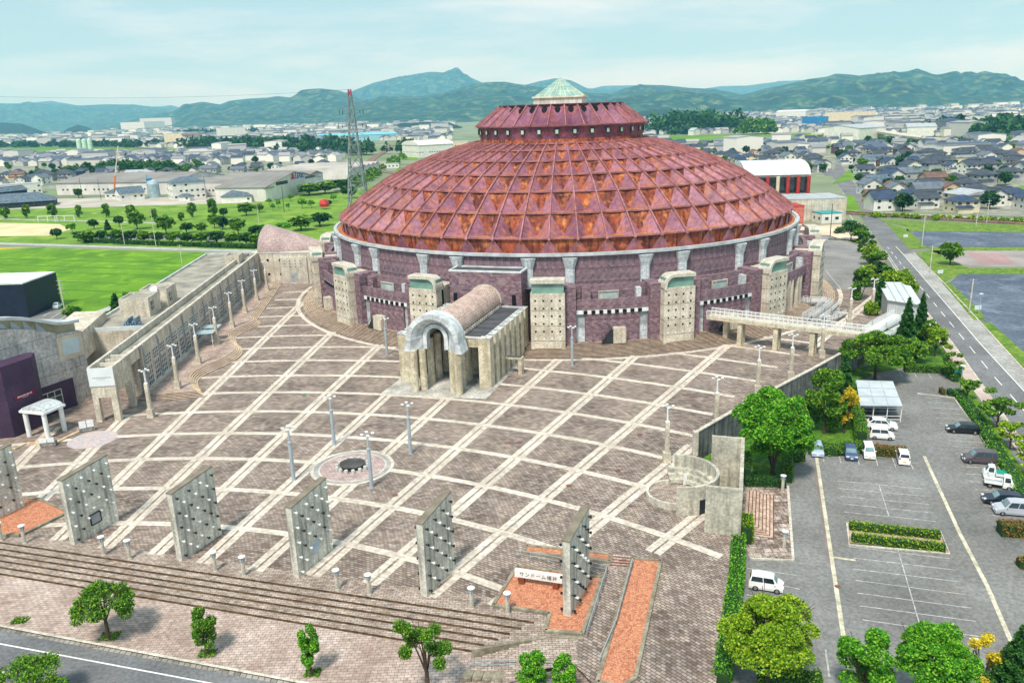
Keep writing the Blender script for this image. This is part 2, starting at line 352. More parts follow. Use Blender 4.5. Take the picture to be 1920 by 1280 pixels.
for k in range(16):
    c = PH0 + k * pi / 8; nxt = c + pi / 8; a, b = c + HW, nxt - HW
    if k == 15: continue       # the gatehouse block fills this bay
    for s0, s1 in ((a - .01, a + radians(1.9)), (b - radians(1.9), b + .01)):      # piers beside the towers
        q = M(); awall(q, 67.0, s0, s1, 0, 13.1, 2, 5.6); q.build('bay_pier', PURP, arena)
    a2, b2 = a + radians(1.95), b - radians(1.95)
    q = M(); awall(q, 66.2, a2, b2, 8.3, 10.4, 6, .5); q.build('bay_parapet', PURP, arena)
    q = M(); awall(q, 64.2, a2, b2, 0, 12.9, 6, 1.0); q.build('bay_back_wall', PURP, arena)
    m = (a + b) / 2
    if k in (2,): 
        for s in (-3, -1.5, 1.5, 3):
            q = M().at(*pol(65.9, m + radians(s)), rz=m); q.cbox(0, 0, 4.6, .8, .8, 7.4); q.build('bay_column', CONC, arena)
        q = M(); awall(q, 64.5, m - radians(2.6), m + radians(.6), 1.6, 8.2, 3, .2); q.build('entrance_screen', WHITE, arena)
        q = M(); awall(q, 64.6, m + radians(.8), m + radians(4), 1.6, 8.2, 3, .2); q.build('entrance_glass', GLASS, arena)
    else:
        q = M(); awall(q, 66.15, a2, b2, 7.4, 8.25, 12, .3); chk = q.build('checker_band', WHITE, arena)
        q = M()
        for j in range(8):
            ph = m + (j - 3.5) * radians(1.38); q.at(*pol(66.25, ph), rz=ph); q.cbox(0, 0, 7.82, .75, .3, .7)
        q.build('band_window', HOLE, arena)
        q = M(); awall(q, 66.1, a2 + radians(1.6), b2 - radians(1.6), 1.5, 7.35, 6, .4); q.build('bay_wall', PURP, arena)
        for s0, s1 in ((a2, a2 + radians(1.55)), (b2 - radians(1.55), b2)):
            q = M(); awall(q, 65.7, s0, s1, 1.5, 4.5, 2, .3); q.build('bay_white_panel', PANEL, arena)
            q = M(); awall(q, 65.7, s0, s1, 4.5, 7.35, 2, .3); q.build('bay_grey_panel', GREYM, arena)
        q = M().at(*pol(66.9, m - radians(0 if k < 13 else 2)), rz=m); q.box(-.2, 2.4, -.9, .8, 1.5, 4.6); q.build('stair_block', CONC, arena)
        q = M().at(*pol(66.9, m - radians(0 if k < 13 else 2)), rz=m)
        for i in range(9): q.box(-.55 - i * .24, -.3 - i * .24, -.7, .2, 1.5, 4.3 - i * .33) if i % 1 == 0 else None
        q.bar((-.2, -.8, 5.3), (-2.5, -.8, 2.4), .07); q.bar((-.2, -.8, 4.9), (-2.5, -.8, 2.0), .05); q.build('outdoor_stair', DARKM, arena)
    q = M().at(*pol(64.3, m - radians(.5)), rz=m); q.box(-1.9, 1.9, -.12, .3, 9.2, 11.6); w = q.build('terrace_window', mat('pale_window', 'c4d0cc', 'a3b2b0', rough=.25), arena)
    q = M().at(*pol(64.4, m - radians(.5)), rz=m)
    for x in (-2.0, 2.0, -1.2): q.cbox(x, -.08, 10.4, .14, .3, 2.6)
    q.cbox(0, -.08, 11.65, 4.2, .3, .14); q.build('window_frame', CONC2, w)
    q = M().at(*pol(65.0, a2 + radians(1.8)), rz=m); q.box(-.9, .9, -.6, .9, 8.3, 12.7); q.build('terrace_pier', PURP, arena)
    q = M().at(*pol(65.0, b2 - radians(1.6)), rz=m); q.box(-.5, .5, -.6, .9, 8.3, 12.2); q.build('terrace_pier', PANEL, arena)
# towers
for k in range(16):
    ph = PH0 + k * pi / 8; t = thing('stair_tower', '', 'x', pol(0, 0), ph); del t['label'], t['category']; t.parent = arena
    W2 = 3.42
    def T(): q = M(); q.at(0, 0); return q
    r1, r0 = 68.6, 62.0
    q = M(); q.box(-W2, W2, -r1, -r0, -.2, 12.3); q.build('shaft', CONC, t)
    q = M()
    for z in (2.6, 5.7, 8.9): q.box(-W2 - .01, W2 + .01, -r1 - .012, -r1 + .02, z, z + .07); q.box(W2 - .02, W2 + .012, -r1, -r0, z, z + .07); q.box(-W2 - .012, -W2 + .02, -r1, -r0, z, z + .07)
    for sx in (-1, 1): q.box(sx * (W2 + .012) - .012, sx * (W2 + .012) + .012, -65.4, -65.33, 0, 12.3)
    q.build('joint', mat('dark_joint_line', '4c4a42', '3a3832'), t)  # thin dark strips along the panel joints
    q = M(); q2 = M()
    for i in range(6):
        for j in range(4):
            x = -2.45 + j * 1.63; z = 10.9 - i * 1.57
            (q if i < 5 else q2).cbox(x, -r1 - .01, z, .34, .08, .34)
    q.build('square_vent', HOLE, t); q2.build('light_block', WHITE, t)
    # glass lantern behind a curved hood
    q = M(); q.box(-W2 + .25, W2 - .2, -r1 + .35, -r1 + 2.6, 12.3, 14.35); q.build('hood_glass', GGLASS, t)
    side = 1 if (pi < (ph % (2 * pi)) ) else -1
    # hood runs along the front: flat roof that turns down in a quarter circle on the side facing the gatehouse
    pr_ = [(-W2, 14.3), (-W2, 15.0)] + [(W2 - 2.2 + 2.2 * sin(x), 12.8 + 2.2 * cos(x)) for x in np.linspace(0, pi / 2, 8)] + [(W2, 11.9), (W2 - .5, 11.9)] + [(W2 - 2.2 + 1.65 * sin(x), 12.8 + 1.65 * cos(x)) for x in np.linspace(pi / 2, 0, 8)]
    if k == 0: pr_ = [(-W2, 14.35), (-W2, 15.1)] + [(W2 - 2.2 + 2.2 * i / 7, 15.1) for i in range(8)] + [(W2, 14.34), (W2 - .1, 14.35)] + [(W2 - .12 - 1.6 * i / 7, 14.35) for i in range(8)]
    pr_ = [(side * x, z) for x, z in pr_]
    q = M(); n = len(pr_); y0, y1 = -r1 - .15, -r1 + 2.9
    q.add([(x, y0, z) for x, z in pr_] + [(x, y1, z) for x, z in pr_], [(i, (i + 1) % n, n + (i + 1) % n, n + i) for i in range(n)] + [(i, (i + 1), (n - 1 - i) - 1, (n - 1 - i) % n) for i in range(n // 2 - 1)] + [(n + i, n + (n - 1 - i) % n, n + (n - 1 - i) - 1, n + i + 1) for i in range(n // 2 - 1)])
    q.build('hood', CONC2, t)
    q = M(); q.box(-W2, W2, -r1 + 3.4, -r0 + .1, 12.3, 12.75); q.build('tower_roof', CONC2, t)
    q = M(); q.box(side * (W2 - .3), side * (W2 + .03), -r1 + 2.0, -r1 + 2.7, 8.9, 12.0); q.build('slit_window', HOLE, t)
# steps round the podium
STEP = mat('step_tile', 'b39e90', '7c685f', rough=.9, scale=.6, fine=2, brick=(.6, .45, .03, .2), mortar='5c4b42')
STEPN = mat('step_nosing', 'd8c4a4', 'b49a78', rough=.9, scale=.8)
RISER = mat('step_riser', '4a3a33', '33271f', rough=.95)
q, n_, rr = M(), M(), M(); NS = 12
for i in range(NS):
    ro, z = 71.6 - i * .42, (i + 1) * 1.62 / NS; ri = ro - .42
    for (r1, r2, mm_) in ((ro, ro - .12, n_), (ro - .12, ri, q)):
        mm_.lathe([(r1, z), (r2, z)], 192)
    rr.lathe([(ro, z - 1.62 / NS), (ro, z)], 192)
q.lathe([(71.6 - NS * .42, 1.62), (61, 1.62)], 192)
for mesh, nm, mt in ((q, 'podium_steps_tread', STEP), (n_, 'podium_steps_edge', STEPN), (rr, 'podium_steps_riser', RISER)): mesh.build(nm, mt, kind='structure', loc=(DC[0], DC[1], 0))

# ---------------- plaza ----------------
C0 = (-54.0, 0.0)
PAVE = mat('plaza_pavers', '9d8a7e', '6f5d53', 'a99586', rough=.92, scale=.12, polar=(C0[0], C0[1], 100.), brick=(.62, .36, .04, .27), mortar='4a403a', fine=1.2)
BAND = mat('plaza_band', 'ddd3c6', 'c0b5a8', rough=.9, scale=.2, polar=(C0[0], C0[1], 100.), brick=(.9, .6, .025, .08), mortar='a0958a', fine=1.5)
SIDE = mat('pavement_pavers', 'c3b0a8', 'a0897e', 'a8968a', rough=.92, scale=.2, brick=(.62, .36, .03, .12), mortar='7c6a60', fine=2)
GREEN0 = mat('meadow', '7fae20', '5c8e1c', rough=.95, scale=.05, fine=.8)
plaza_poly = [(-100, 97.3), (-61.8, 85.75), (-1.2, 67.6), (1.69, 66.29), (3.5, 62), (6.26, 56.85), (4, 50), (14, 50), (16.0, 56), (22.5, 75.5), (25.2, 81), (25.3, 103.6), (35.5, 114.3), (50.6, 129), (64.5, 143), (82, 162), (97, 190), (104, 215), (121, 256), (117, 292), (60, 300), (-40, 250), (-100, 250)]
struct('plaza', M().sheet(plaza_poly, 0), PAVE)
b_ = M()
def clipped(pts, poly):
    seg = []
    for p in pts:
        if inpoly(p[0], p[1], poly) and hypot(p[0] - DC[0], p[1] - DC[1]) > 71.7: seg.append(p)
        else:
            if len(seg) > 1: yield seg
            seg = []
    if len(seg) > 1: yield seg
bandzone = [(-100, 97.3), (-61.8, 86.6), (-1.2, 68.4), (3, 79), (14, 78), (22.5, 76.2), (25.0, 81), (25.0, 104), (27.2, 112.4), (61.5, 154.5), (94, 190), (79, 224), (-58, 236), (-66, 236), (-62, 140), (-62, 128), (-100, 112)]
for i in range(16):
    r = 79.4 + i * 9.5
    for seg in clipped([(C0[0] + r * sin(a), C0[1] + r * cos(a)) for a in np.linspace(radians(-30), radians(62), 240)], bandzone): b_.strip(seg, 1.05, .004)
for k in range(-5, 12):
    a = radians(-.4 + 4.64 * k)
    for seg in clipped([(C0[0] + r * sin(a), C0[1] + r * cos(a)) for r in np.arange(70, 260, 1.0)], bandzone):
        for s in (-.55, .55):
            b_.strip([(x + s * cos(a), y - s * sin(a)) for x, y in seg], .85, .008)
for seg in [[(DC[0] + 73 * sin(a), DC[1] - 73 * cos(a)) for a in np.linspace(radians(-95), radians(75), 160)]]: b_.strip(seg, 1.0, .012)
struct('plaza_bands', b_, BAND)

# ---------------- gatehouse ----------------
PG = radians(-17.7)
gate = thing('gatehouse', 'concrete entrance gatehouse with brown barrel roof and silver metal arch on round columns', 'gatehouse', (DC[0], DC[1], 0), PG)
def gm(): return M()
COPE = mat('roof_coping', 'd5dadc', 'b5babd', rough=.6)
TILE = mat('barrel_tile', 'cdb2a6', 'b5998d', 'd6c0b4', rough=.75, scale=.3, brick=(.5, .45, .03, .1), mortar='937a70', fine=2)
q = gm()
for s in (-1, 1):
    q.box(s * 8.8 if s < 0 else 6.6, -6.6 if s < 0 else 8.8, -89.7, -87.7, 0, 9.0)
    for i in range(1, 8):
        y = -89.7 + i * 3.15; q.box(s * 8.8 if s < 0 else 7.6, -7.6 if s < 0 else 8.8, y, y + 1.9, 0, 9.0)
    q.box(s * 7.61 if s < 0 else 6.95, -6.95 if s < 0 else 7.61, -87.6, -66, 3.4 if s > 0 else 0, 8.9)
q.build('side_pier', YCONC, gate)
q = gm()
for s in (-1, 1):
    a, b = (3.3, 6.55) if s > 0 else (-6.55, -3.3); q.box(a, b, -89.65, -88.3, 7.4, 8.98)
q.build('front_beam', YCONC, gate)
q = gm()
for s in (-1, 1):
    x0, x1 = (3.3, 8.3) if s > 0 else (-8.3, -3.3); q.box(x0, x1, -89.2, -66.5, 8.6, 8.95)
q.build('side_roof', FLATROOF, gate)
q = gm()
for s in (-1, 1):
    q.box(3.3 if s > 0 else -8.82, 8.82 if s > 0 else -3.3, -89.75, -89.45, 8.99, 9.2); q.box(3.4 if s > 0 else -8.5, 8.5 if s > 0 else -3.4, -66.6, -66.3, 8.99, 9.3)
    for i in range(8):
        y = -89.7 + i * 3.15; x0, x1 = (7.55, 8.85) if s > 0 else (-8.85, -7.55)
        q.box(x0, x1, y - .05, y + .2, 9.0, 9.22); q.box(x0, x1, y + 1.7, y + 1.95, 9.0, 9.22); q.box(x0, x0 + .22, y + .2, y + 1.7, 9.0, 9.22); q.box(x1 - .22, x1, y + .2, y + 1.7, 9.0, 9.22)
        q.box(x0 - .01, x0 + .12, y + 2.0, y + 3.1, 8.95, 9.2) if s > 0 else q.box(x1 - .12, x1 + .01, y + 2.0, y + 3.1, 8.95, 9.2)
q.build('roof_coping', COPE, gate)
def vault(r, zc, y0, y1, n=20, t=.25):
    q = M(); vs = []
    for y in (y0, y1):
        for rr_ in (r, r - t):
            vs += [(rr_ * cos(a), y, zc + rr_ * sin(a)) for a in np.linspace(0, pi, n + 1)]
    k = n + 1; fs = []
    for i in range(n): fs += [(i, 2 * k + i, 2 * k + i + 1, i + 1), (k + i, k + i + 1, 3 * k + i + 1, 3 * k + i), (i, i + 1, k + i + 1, k + i), (2 * k + i, 3 * k + i, 3 * k + i + 1, 2 * k + i + 1)]
    return q.add(vs, fs)
v = vault(3.4, 9.95, -90.6, -66); v.build('barrel_roof', TILE, gate)
vault(3.6, 9.95, -91.3, -90.6).build('barrel_end_ring', CONC2, gate); vault(3.62, 9.95, -66.8, -66).build('barrel_end_ring', CONC2, gate)
q = gm()
for s in (-1, 1): q.box(s * 3.2 - .15, s * 3.2 + .15, -90.5, -66.5, 8.9, 9.5)
q.build('clerestory_wall', CONC2, gate)
for s in (-1, 1):
    q = gm()
    for i in range(22): q.box(s * 3.42 - .13, s * 3.42 + .13, -90 + i * 1.08, -89.5 + i * 1.08, 9.1, 9.75)
    q.build('bracket_row', CONC2, gate)
for x, y in [(-3.87, -94.0), (-2.75, -92.8), (-2.75, -89.2), (-2.75, -85.7), (-2.75, -82), (-2.75, -78.5), (4.3, -93.9), (2.95, -92.9), (3.25, -89.1), (3.2, -85.7), (3.2, -82), (3.2, -78.5)]:
    q = gm(); zt_ = 7.6 if y < -92 else 8.6
    q.lathe([(.66, 0), (.66, zt_), (0, zt_)], 20, x, y)
    for z in (1.5, 3.1, 4.7, 6.3): q.lathe([(.67, z), (.63, z + .035), (.67, z + .07)], 20, x, y)
    q.build('round_column', YCONC, gate, smooth=False)
# splayed metal arch
q = gm(); n = 18
def archc(r, zc, foot, w):
    return [(-r - w, foot), (-r, zc - .1)] + [(-r * cos(a), zc + r * sin(a)) for a in np.linspace(0, pi, n)][0:] + [(r, zc - .1), (r + w, foot)]
rings = [(-91.3, 4.9, 9.4, 7.5, .5), (-94.6, 4.9, 9.4, 7.5, .5), (-94.6, 4.05, 9.4, 7.5, .25), (-92.6, 2.3, 9.9, 7.7, 0), (-93.1, 2.3, 9.9, 7.7, 0), (-93.1, 1.62, 9.9, 7.7, 0), (-91.6, 1.62, 9.9, 7.7, 0)]
pts = [[(x, y, z) for x, z in archc(r, zc, ft, w)] for y, r, zc, ft, w in rings]; k = len(pts[0])
q.add([p for a in pts for p in a], [(j * k + i, j * k + i + 1, (j + 1) * k + i + 1, (j + 1) * k + i) for j in range(len(pts) - 1) for i in range(k - 1)])
for s in (0, k - 1): q.add([a[s] for a in pts], [tuple(range(len(pts)))])
q.build('splayed_arch', mat('arch_panel', 'd3d8db', 'bfc5c9', rough=.5, scale=.3, fine=1), gate)
q = gm()
for i in range(1, k - 1, 2):
    for j in (1, 2):
        a, b = Vector(pts[j][i]), Vector(pts[j + 1][i]); q.bar(tuple(a + Vector((0, -.02, 0))), tuple(b + Vector((0, -.02, 0))), .05)
q.build('arch_seam', GREYM, gate)
q = gm(); q.box(-6.9, 6.9, -76.2, -76, 0, 8.5); scr = q.build('entrance_glazing', GLASS, gate)
q = gm()
for x in np.linspace(-6.6, 6.6, 9): q.box(x - .06, x + .06, -76.4, -76.2, 0, 8.5)
for z in (2.6, 4.9, 7.2): q.box(-6.6, 6.6, -76.38, -76.22, z, z + .1)
q.build('glazing_bar', GREYM, scr)
q = gm(); q.box(8.82, 12.0, -81.6, -80.0, 3.0, 3.3); q.box(11.3, 12.0, -81.5, -80.1, 0, 3.0); cnp = q.build('side_canopy', YCONC, gate)
q = gm(); q.box(9.0, 11.8, -81.4, -80.2, 3.3, 3.36); q.build('canopy_roof', FLATROOF, cnp)
# purple block behind
q = gm(); q.box(-7.7, 7.7, -66.2, -61, 0, 16.0)
gb = q.build('gate_block_wall', PURP, gate)
q = gm(); q.box(-7.75, 7.75, -66.25, -65.8, 16.0, 16.35); q.box(-7.75, 7.75, -61.4, -61, 16.0, 16.35)
for s in (-1, 1): q.box(s * 7.55 - .2, s * 7.55 + .2, -65.8, -61.4, 16.0, 16.35)
q.build('gate_block_coping', COPE, gate)
q = gm(); q.box(-7.3, 7.3, -65.8, -61.4, 16.0, 16.06); q.build('gate_block_roof', FLATROOF, gate)
for x in (-6.5, 6.1):
    q = gm(); q.box(x - .42, x + .42, -66.3, -66.1, 9.3, 11.6); q.build('narrow_window', HOLE, gate)
for x in (-4.9, 3.6):
    q = gm(); q.box(x - .75, x + .75, -66.24, -66.1, 13.4, 15.0); q.build('brick_grille', mat('grille_brick', '5c3c44', '44303a', brick=(.35, .35, .08, .2), mortar='a08c90'), gate)
slab = M().at(DC[0], DC[1], 0, PG).sheet([(-9.6, -96.6), (9.6, -95.2), (9.6, -66), (-9.6, -66)], .016)
struct('gatehouse_paving', slab, mat('entrance_slab', 'c4c2bc', '8f8c86', rough=.85, scale=.25, fine=2))
# ---------------- front steps ----------------
d1 = Vector((.958, -.287)); nrm = Vector((-.287, -.958)); d2 = Vector((-.1, -1)).normalized()
corners = [(1.26, 66.34), (0.03, 65.67), (-1.04, 65.12), (-2.20, 64.58), (-3.45, 63.99), (-4.58, 63.39)]
FST = mat('front_step_pavers', 'b7a498', '8d7a6e', 'a3958a', rough=.9, scale=.25, brick=(.62, .3, .03, .22), mortar='5f5148', fine=2)
BRISER = mat('brown_riser', '6a5236', '3c2e1c', rough=.95, scale=1.2)  # plain brown for risers and the dark strips along step edges
q = M(); e_ = M()
dd = d2 * 7
for i in range(6):
    z = -.15 * (i + 1); 
    strp_ = M(); cx_, cy_ = corners[i]; lx = cx_ - 110 * d1.x; ly = cy_ - 110 * d1.y
    if i < 5:
        nx_, ny_ = corners[i + 1]; lx2, ly2 = nx_ - 110 * d1.x, ny_ - 110 * d1.y
        q.sheet([(lx2, ly2), (nx_, ny_), (nx_ + dd.x, ny_ + dd.y), (cx_ + dd.x + .8, cy_ + dd.y), (cx_, cy_), (lx, ly)], z)
    e_.strip([(lx + nrm.x * .07, ly + nrm.y * .07), (cx_ + nrm.x * .07, cy_ + nrm.y * .07)], .14, z + .006)  # dark brown strip at the riser foot, thickens the step line
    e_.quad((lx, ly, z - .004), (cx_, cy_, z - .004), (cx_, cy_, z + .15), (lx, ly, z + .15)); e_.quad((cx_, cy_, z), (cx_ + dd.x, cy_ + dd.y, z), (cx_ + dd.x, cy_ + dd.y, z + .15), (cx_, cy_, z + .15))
q.sheet([(corners[0][0] - 110 * d1.x, corners[0][1] - 110 * d1.y), (corners[0][0], corners[0][1]), (corners[0][0] + dd.x, corners[0][1] + dd.y), (5, 60), (5, 66.5), (6, 68), (corners[0][0] - 110 * d1.x + .35, corners[0][1] - 110 * d1.y + 1.2)], 0.003)
struct('front_steps', q, FST); struct('front_step_risers', e_, BRISER)
K0, K1 = (-52.28, 69.80), (-24.03, 61.30)
kd = Vector((K1[0] - K0[0], K1[1] - K0[1])).normalized(); kn = Vector((kd.y, -kd.x))
far0 = (K0[0] - 80 * kd.x, K0[1] - 80 * kd.y); far1 = (K0[0] + 90 * kd.x, K0[1] + 90 * kd.y)
lc = corners[5]
struct('sidewalk', M().sheet([far0, (4.0, far0[1] + (4.0 - far0[0]) * kd.y / kd.x), (4.0, 61), (lc[0] + 4, lc[1] - 4), lc, (lc[0] - 110 * d1.x, lc[1] - 110 * d1.y)], -.9), SIDE)
q = M(); q.strip([(far0[0] + kn.x * 0, far0[1]), far1], .3, -.9, -.885); struct('kerb', q, CONC2)
ASPH = mat('asphalt', '7c7d80', '646568', '6f6f70', rough=.95, scale=.12, fine=3)
ASPH2 = mat('old_asphalt', '868685', '6a6a69', '777471', rough=.95, scale=.08, fine=3)
o1 = (far0[0] - kn.x * -.16, far0[1] + kn.y * .16); o2 = (far1[0] + kn.x * .16, far1[1] + kn.y * .16)
struct('front_road', M().sheet([o1, o2, (o2[0] + kn.x * 30, o2[1] + kn.y * 30), (o1[0] + kn.x * 30, o1[1] + kn.y * 30)], -1.02), ASPH)
q = M(); w0, w1 = (-50.63, 67.02), (-27.81, 60.36); wd = Vector((w1[0] - w0[0], w1[1] - w0[1])).normalized()
q.strip([(w0[0] - 60 * wd.x, w0[1] - 60 * wd.y), (w0[0] + 70 * wd.x, w0[1] + 70 * wd.y)], .16, -1.014)
w0 = (-48.12, 62.89); q.strip([(w0[0] - 3, w0[1] + 1), (w0[0] + 1.8, w0[1] - .6)], .16, -1.014)
struct('road_marking', q, mat('road_paint', 'eeeeee', 'dadada', rough=.7))
q = M(); q.strip([(far0[0] + kn.x * .34, far0[1] + kn.y * .34), (far1[0] + kn.x * .34, far1[1] + kn.y * .34)], .45, -1.012); struct('gutter_strip', q, mat('gutter_stone', 'a19a90', '6e685f', brick=(.6, 2, .04, .2), mortar='3d362e'))
# tactile strips on the sidewalk
# ---------------- studded wall panels ----------------
pd_ = Vector((2.42, 5.86)).normalized(); pn = Vector((pd_.y, -pd_.x))
PANC = mat('panel_concrete', 'e4e1d4', 'bab7ac', rough=.95, scale=.3, streak=.62, streakc='383c3c', fine=3)
BALLB = mat('black_stud', '24282e', '15171a', rough=.6); BALLW = mat('white_stud', 'f0f2f2', 'd8dcdc', rough=.5)
ang = atan2(pd_.y, pd_.x)
base = [(-66.55, 88.25), (-52.43, 83.94), (-38.23, 79.61), (-24.17, 75.48), (-10.11, 71.17), (4.09, 66.92)]
plab = ['studded concrete slab cut by the left picture edge, beside the red gravel bed', 'studded concrete slab with a framed grey notice, beside the red gravel corner', 'dark stained studded slab between the framed notice slab and the pale blue notice slab',
        'studded concrete slab with a pale blue notice plate near its foot', 'narrow looking black and white studded slab left of the gravel bed', 'studded concrete slab standing in the red gravel bed by the white name sign']
def stud_mesh(mt):
    q = M(); q.tube((0, 0, 0), (.22, 0, 0), .07, n=6); b = q
    for i in range(4):
        a0_, a1_ = -pi / 2 + pi * i / 4, -pi / 2 + pi * (i + 1) / 4
        for j in range(8):
            t0, t1 = 2 * pi * j / 8, 2 * pi * (j + 1) / 8
            P_ = lambda a, t: (.3 + .14 * cos(a) * cos(t), .16 * cos(a) * sin(t), .16 * sin(a)); q.quad(P_(a0_, t0), P_(a0_, t1), P_(a1_, t1), P_(a1_, t0))
    o = q.build('stud', mt); return o
sw, sb = stud_mesh(BALLW), stud_mesh(BALLB)
for i, (x, y) in enumerate(base):
    t = thing('studded_slab', plab[i], 'monument slab', (x + .75 * pn.x, y + .75 * pn.y, 0), ang, 'studded concrete slabs along the front steps')
    H_ = 8.7; q = M(); q.add([(0, 0, 0), (6.35, 0, 0), (6.35, .75, 0), (0, .75, 0), (0, 0, H_ - .5), (6.35, 0, H_), (6.35, .75, H_), (0, .75, H_ - .5)], [(0, 3, 2, 1), (4, 5, 6, 7), (0, 1, 5, 4), (1, 2, 6, 5), (2, 3, 7, 6), (3, 0, 4, 7)])
    q.build('slab', PANC, t)
    q = M(); q.add([(-.04, -.05, H_ - .5), (6.39, -.05, H_), (6.39, .8, H_), (-.04, .8, H_ - .5), (-.04, -.05, H_ - .38), (6.39, -.05, H_ + .12), (6.39, .8, H_ + .12), (-.04, .8, H_ - .38)], [(4, 5, 6, 7), (0, 1, 5, 4), (1, 2, 6, 5), (2, 3, 7, 6), (3, 0, 4, 7)]); q.build('slab_cap', mat('cap_stone', '8f8676', '6d6558', rough=.9), t)
    RR_ = random.Random(i)
    for r in range(9):
        n = 4 if r % 2 == 0 else 3
        for c in range(n):
            if i in (1, 3) and r >= 7 and c in (1, 2): continue
            xx = .45 + c * 1.8 + (0 if r % 2 == 0 else .9); white = (r % 2 == 0) if i in (0, 1, 3) else (r % 2 == 1)
            if RR_.random() < .06: white = not white
            zz = H_ - 1.0 - r * .87 + (xx - 3) * .07
            s = (sw if white else sb).copy(); C.objects.link(s); s.parent = t; s.location = (xx, 0, zz); s.rotation_euler = (0, 0, -pi / 2)
            if i in (4, 5) and c in (0, 2):
                s = (sb).copy(); C.objects.link(s); s.parent = t; s.location = (xx, .75, zz); s.rotation_euler = (0, 0, pi / 2)
    if i in (1, 3):
        q = M(); q.box(2.6, 3.9, -.07, 0, 1.3, 2.5); o = q.build('notice_plate', mat('plate%d' % i, '9fa6aa' if i == 1 else 'b9cbdd', rough=.4), t)
        if i == 1:
            q = M()
            for a, b in (((2.55, 1.25), (3.95, 1.25)), ((2.55, 2.55), (3.95, 2.55)), ((2.55, 1.25), (2.55, 2.55)), ((3.95, 1.25), (3.95, 2.55))): q.bar((a[0], -.06, a[1]), (b[0], -.06, b[1]), .12)
            q.build('plate_frame', DARKM, o)
for s in (sw, sb): bpy.data.objects.remove(s)
# ---------------- bollard lamps ----------------
def bollard():
    t = thing('bollard_lamp', 'x', 'bollard lamp'); q = M(); q.lathe([(.24, 0), (.24, .12), (.2, .14), (.19, 1.75), (.0, 1.75)], 14); q.build('post', CONC2, t)
    q = M(); q.lathe([(.21, 1.75), (.24, 2.25)], 14); q.build('lens', mat('lamp_lens', 'b9c4c8', '9aa4a8', rough=.3), t)
    q = M(); q.lathe([(.24, 2.25), (.38, 2.3), (.38, 2.36), (0, 2.46)], 16); q.build('cap', WHITE, t)
    for i in range(4): q = M(); a = i * pi / 2; q.bar((.24 * cos(a), .24 * sin(a), 1.7), (.3 * cos(a), .3 * sin(a), 2.28), .05); q.build('strut', GREYM, t)
    return t
bo = bollard()
bl = ['second', 'third', 'fourth', 'fifth', 'sixth', 'seventh', 'eighth', 'ninth', 'tenth']
bd = ['at the left picture edge above the front steps', 'beside the red gravel corner above the front steps', 'just right of the slab with the framed notice', 'midway between the framed notice slab and the next slab', 'just right of the dark stained slab above the steps',
      'left of the slab with the blue plate above the steps', 'just right of the slab with the pale blue plate', 'left of the narrow studded slab above the steps', 'right of the narrow studded slab above the steps', 'on the corner of the red gravel bed above the steps']
bpos = [(-61.34, 85.35), (-58.08, 84.53), (-47.21, 81.28), (-43.79, 80.28), (-33.08, 77.14), (-29.58, 76.00), (-18.90, 72.80), (-15.41, 71.75), (-4.80, 68.79), (-1.27, 67.72)]
for i, p in enumerate(bpos):
    lb = 'white capped lamp ' + bd[i]
    o = bo if i == 0 else dup(bo); o.location = (p[0], p[1], 0); o['label'] = lb; o['group'] = 'bollard lamps along the front steps'
for i, (p, s_) in enumerate([((34.26, 93.61), 'beside the dark hedge at the top of the sunken pavers'), ((29.80, 79.73), 'at the lower corner of the sunken paver square')]):
    dup(bo, (p[0], p[1], -1.2), label='green stained lamp post ' + s_, group='bollard lamps beside the car park')
# ---------------- plaza light poles ----------------
def pole(kind):
    t = thing('light_pole', 'x', 'lamp post')
    if kind == 'metal':
        q = M(); q.lathe([(.3, 0), (.3, .1), (.26, .12), (.24, 5.4), (.3, 5.45), (.3, 5.6), (.14, 5.7), (.13, 7.6)], 14); q.build('pole', mat('pole_paint', 'a9b4bd', '96a1aa', rough=.5), t); zt_ = 7.6
    else:
        q = M(); q.cbox(0, 0, .75, 1.0, 1.0, 1.5); q.build('plinth', CONC, t); q = M(); q.cbox(0, 0, 3.3, .55, .55, 5.2); q.build('concrete_post', CONC, t)
        q = M(); q.lathe([(.3, 5.9), (.3, 6.05), (.12, 6.1), (.12, 8.2)], 12); q.build('pole', WHITE, t); zt_ = 8.2
    q = M(); q.bar((-.75, 0, zt_), (.75, 0, zt_), .09); q.bar((0, -.75, zt_), (0, .75, zt_), .09); q.build('arm', GREYM, t)
    for dx, dy in ((-.7, 0), (.7, 0), (0, -.7), (0, .7)):
        q = M(); q.lathe([(.08, zt_ - .15), (.23, zt_ + .04), (.2, zt_ + .12), (0, zt_ + .15)], 10, dx, dy); q.build('lamp_head', WHITE, t)
    return t
pm, pc_ = pole('metal'), pole('concrete')
ml = [((-30.14, 99.26), 'left of the paved circle'), ((-27.03, 110.93), 'behind the paved circle'), ((-19.10, 96.23), 'in front of the paved circle'), ((-15.17, 106.89), 'right of the paved circle'), ((11.39, 145.89), 'by the steps right of the gatehouse tower'), ((-25.64, 157.00), 'by the steps left of the gatehouse')]
for i, (p, s_) in enumerate(ml):
    o = pm if i == 0 else dup(pm); o.location = (p[0], p[1], 0); o.rotation_euler = (0, 0, .3); o['label'] = 'slender grey metal lamp post ' + s_; o['group'] = 'metal lamp posts on the plaza'
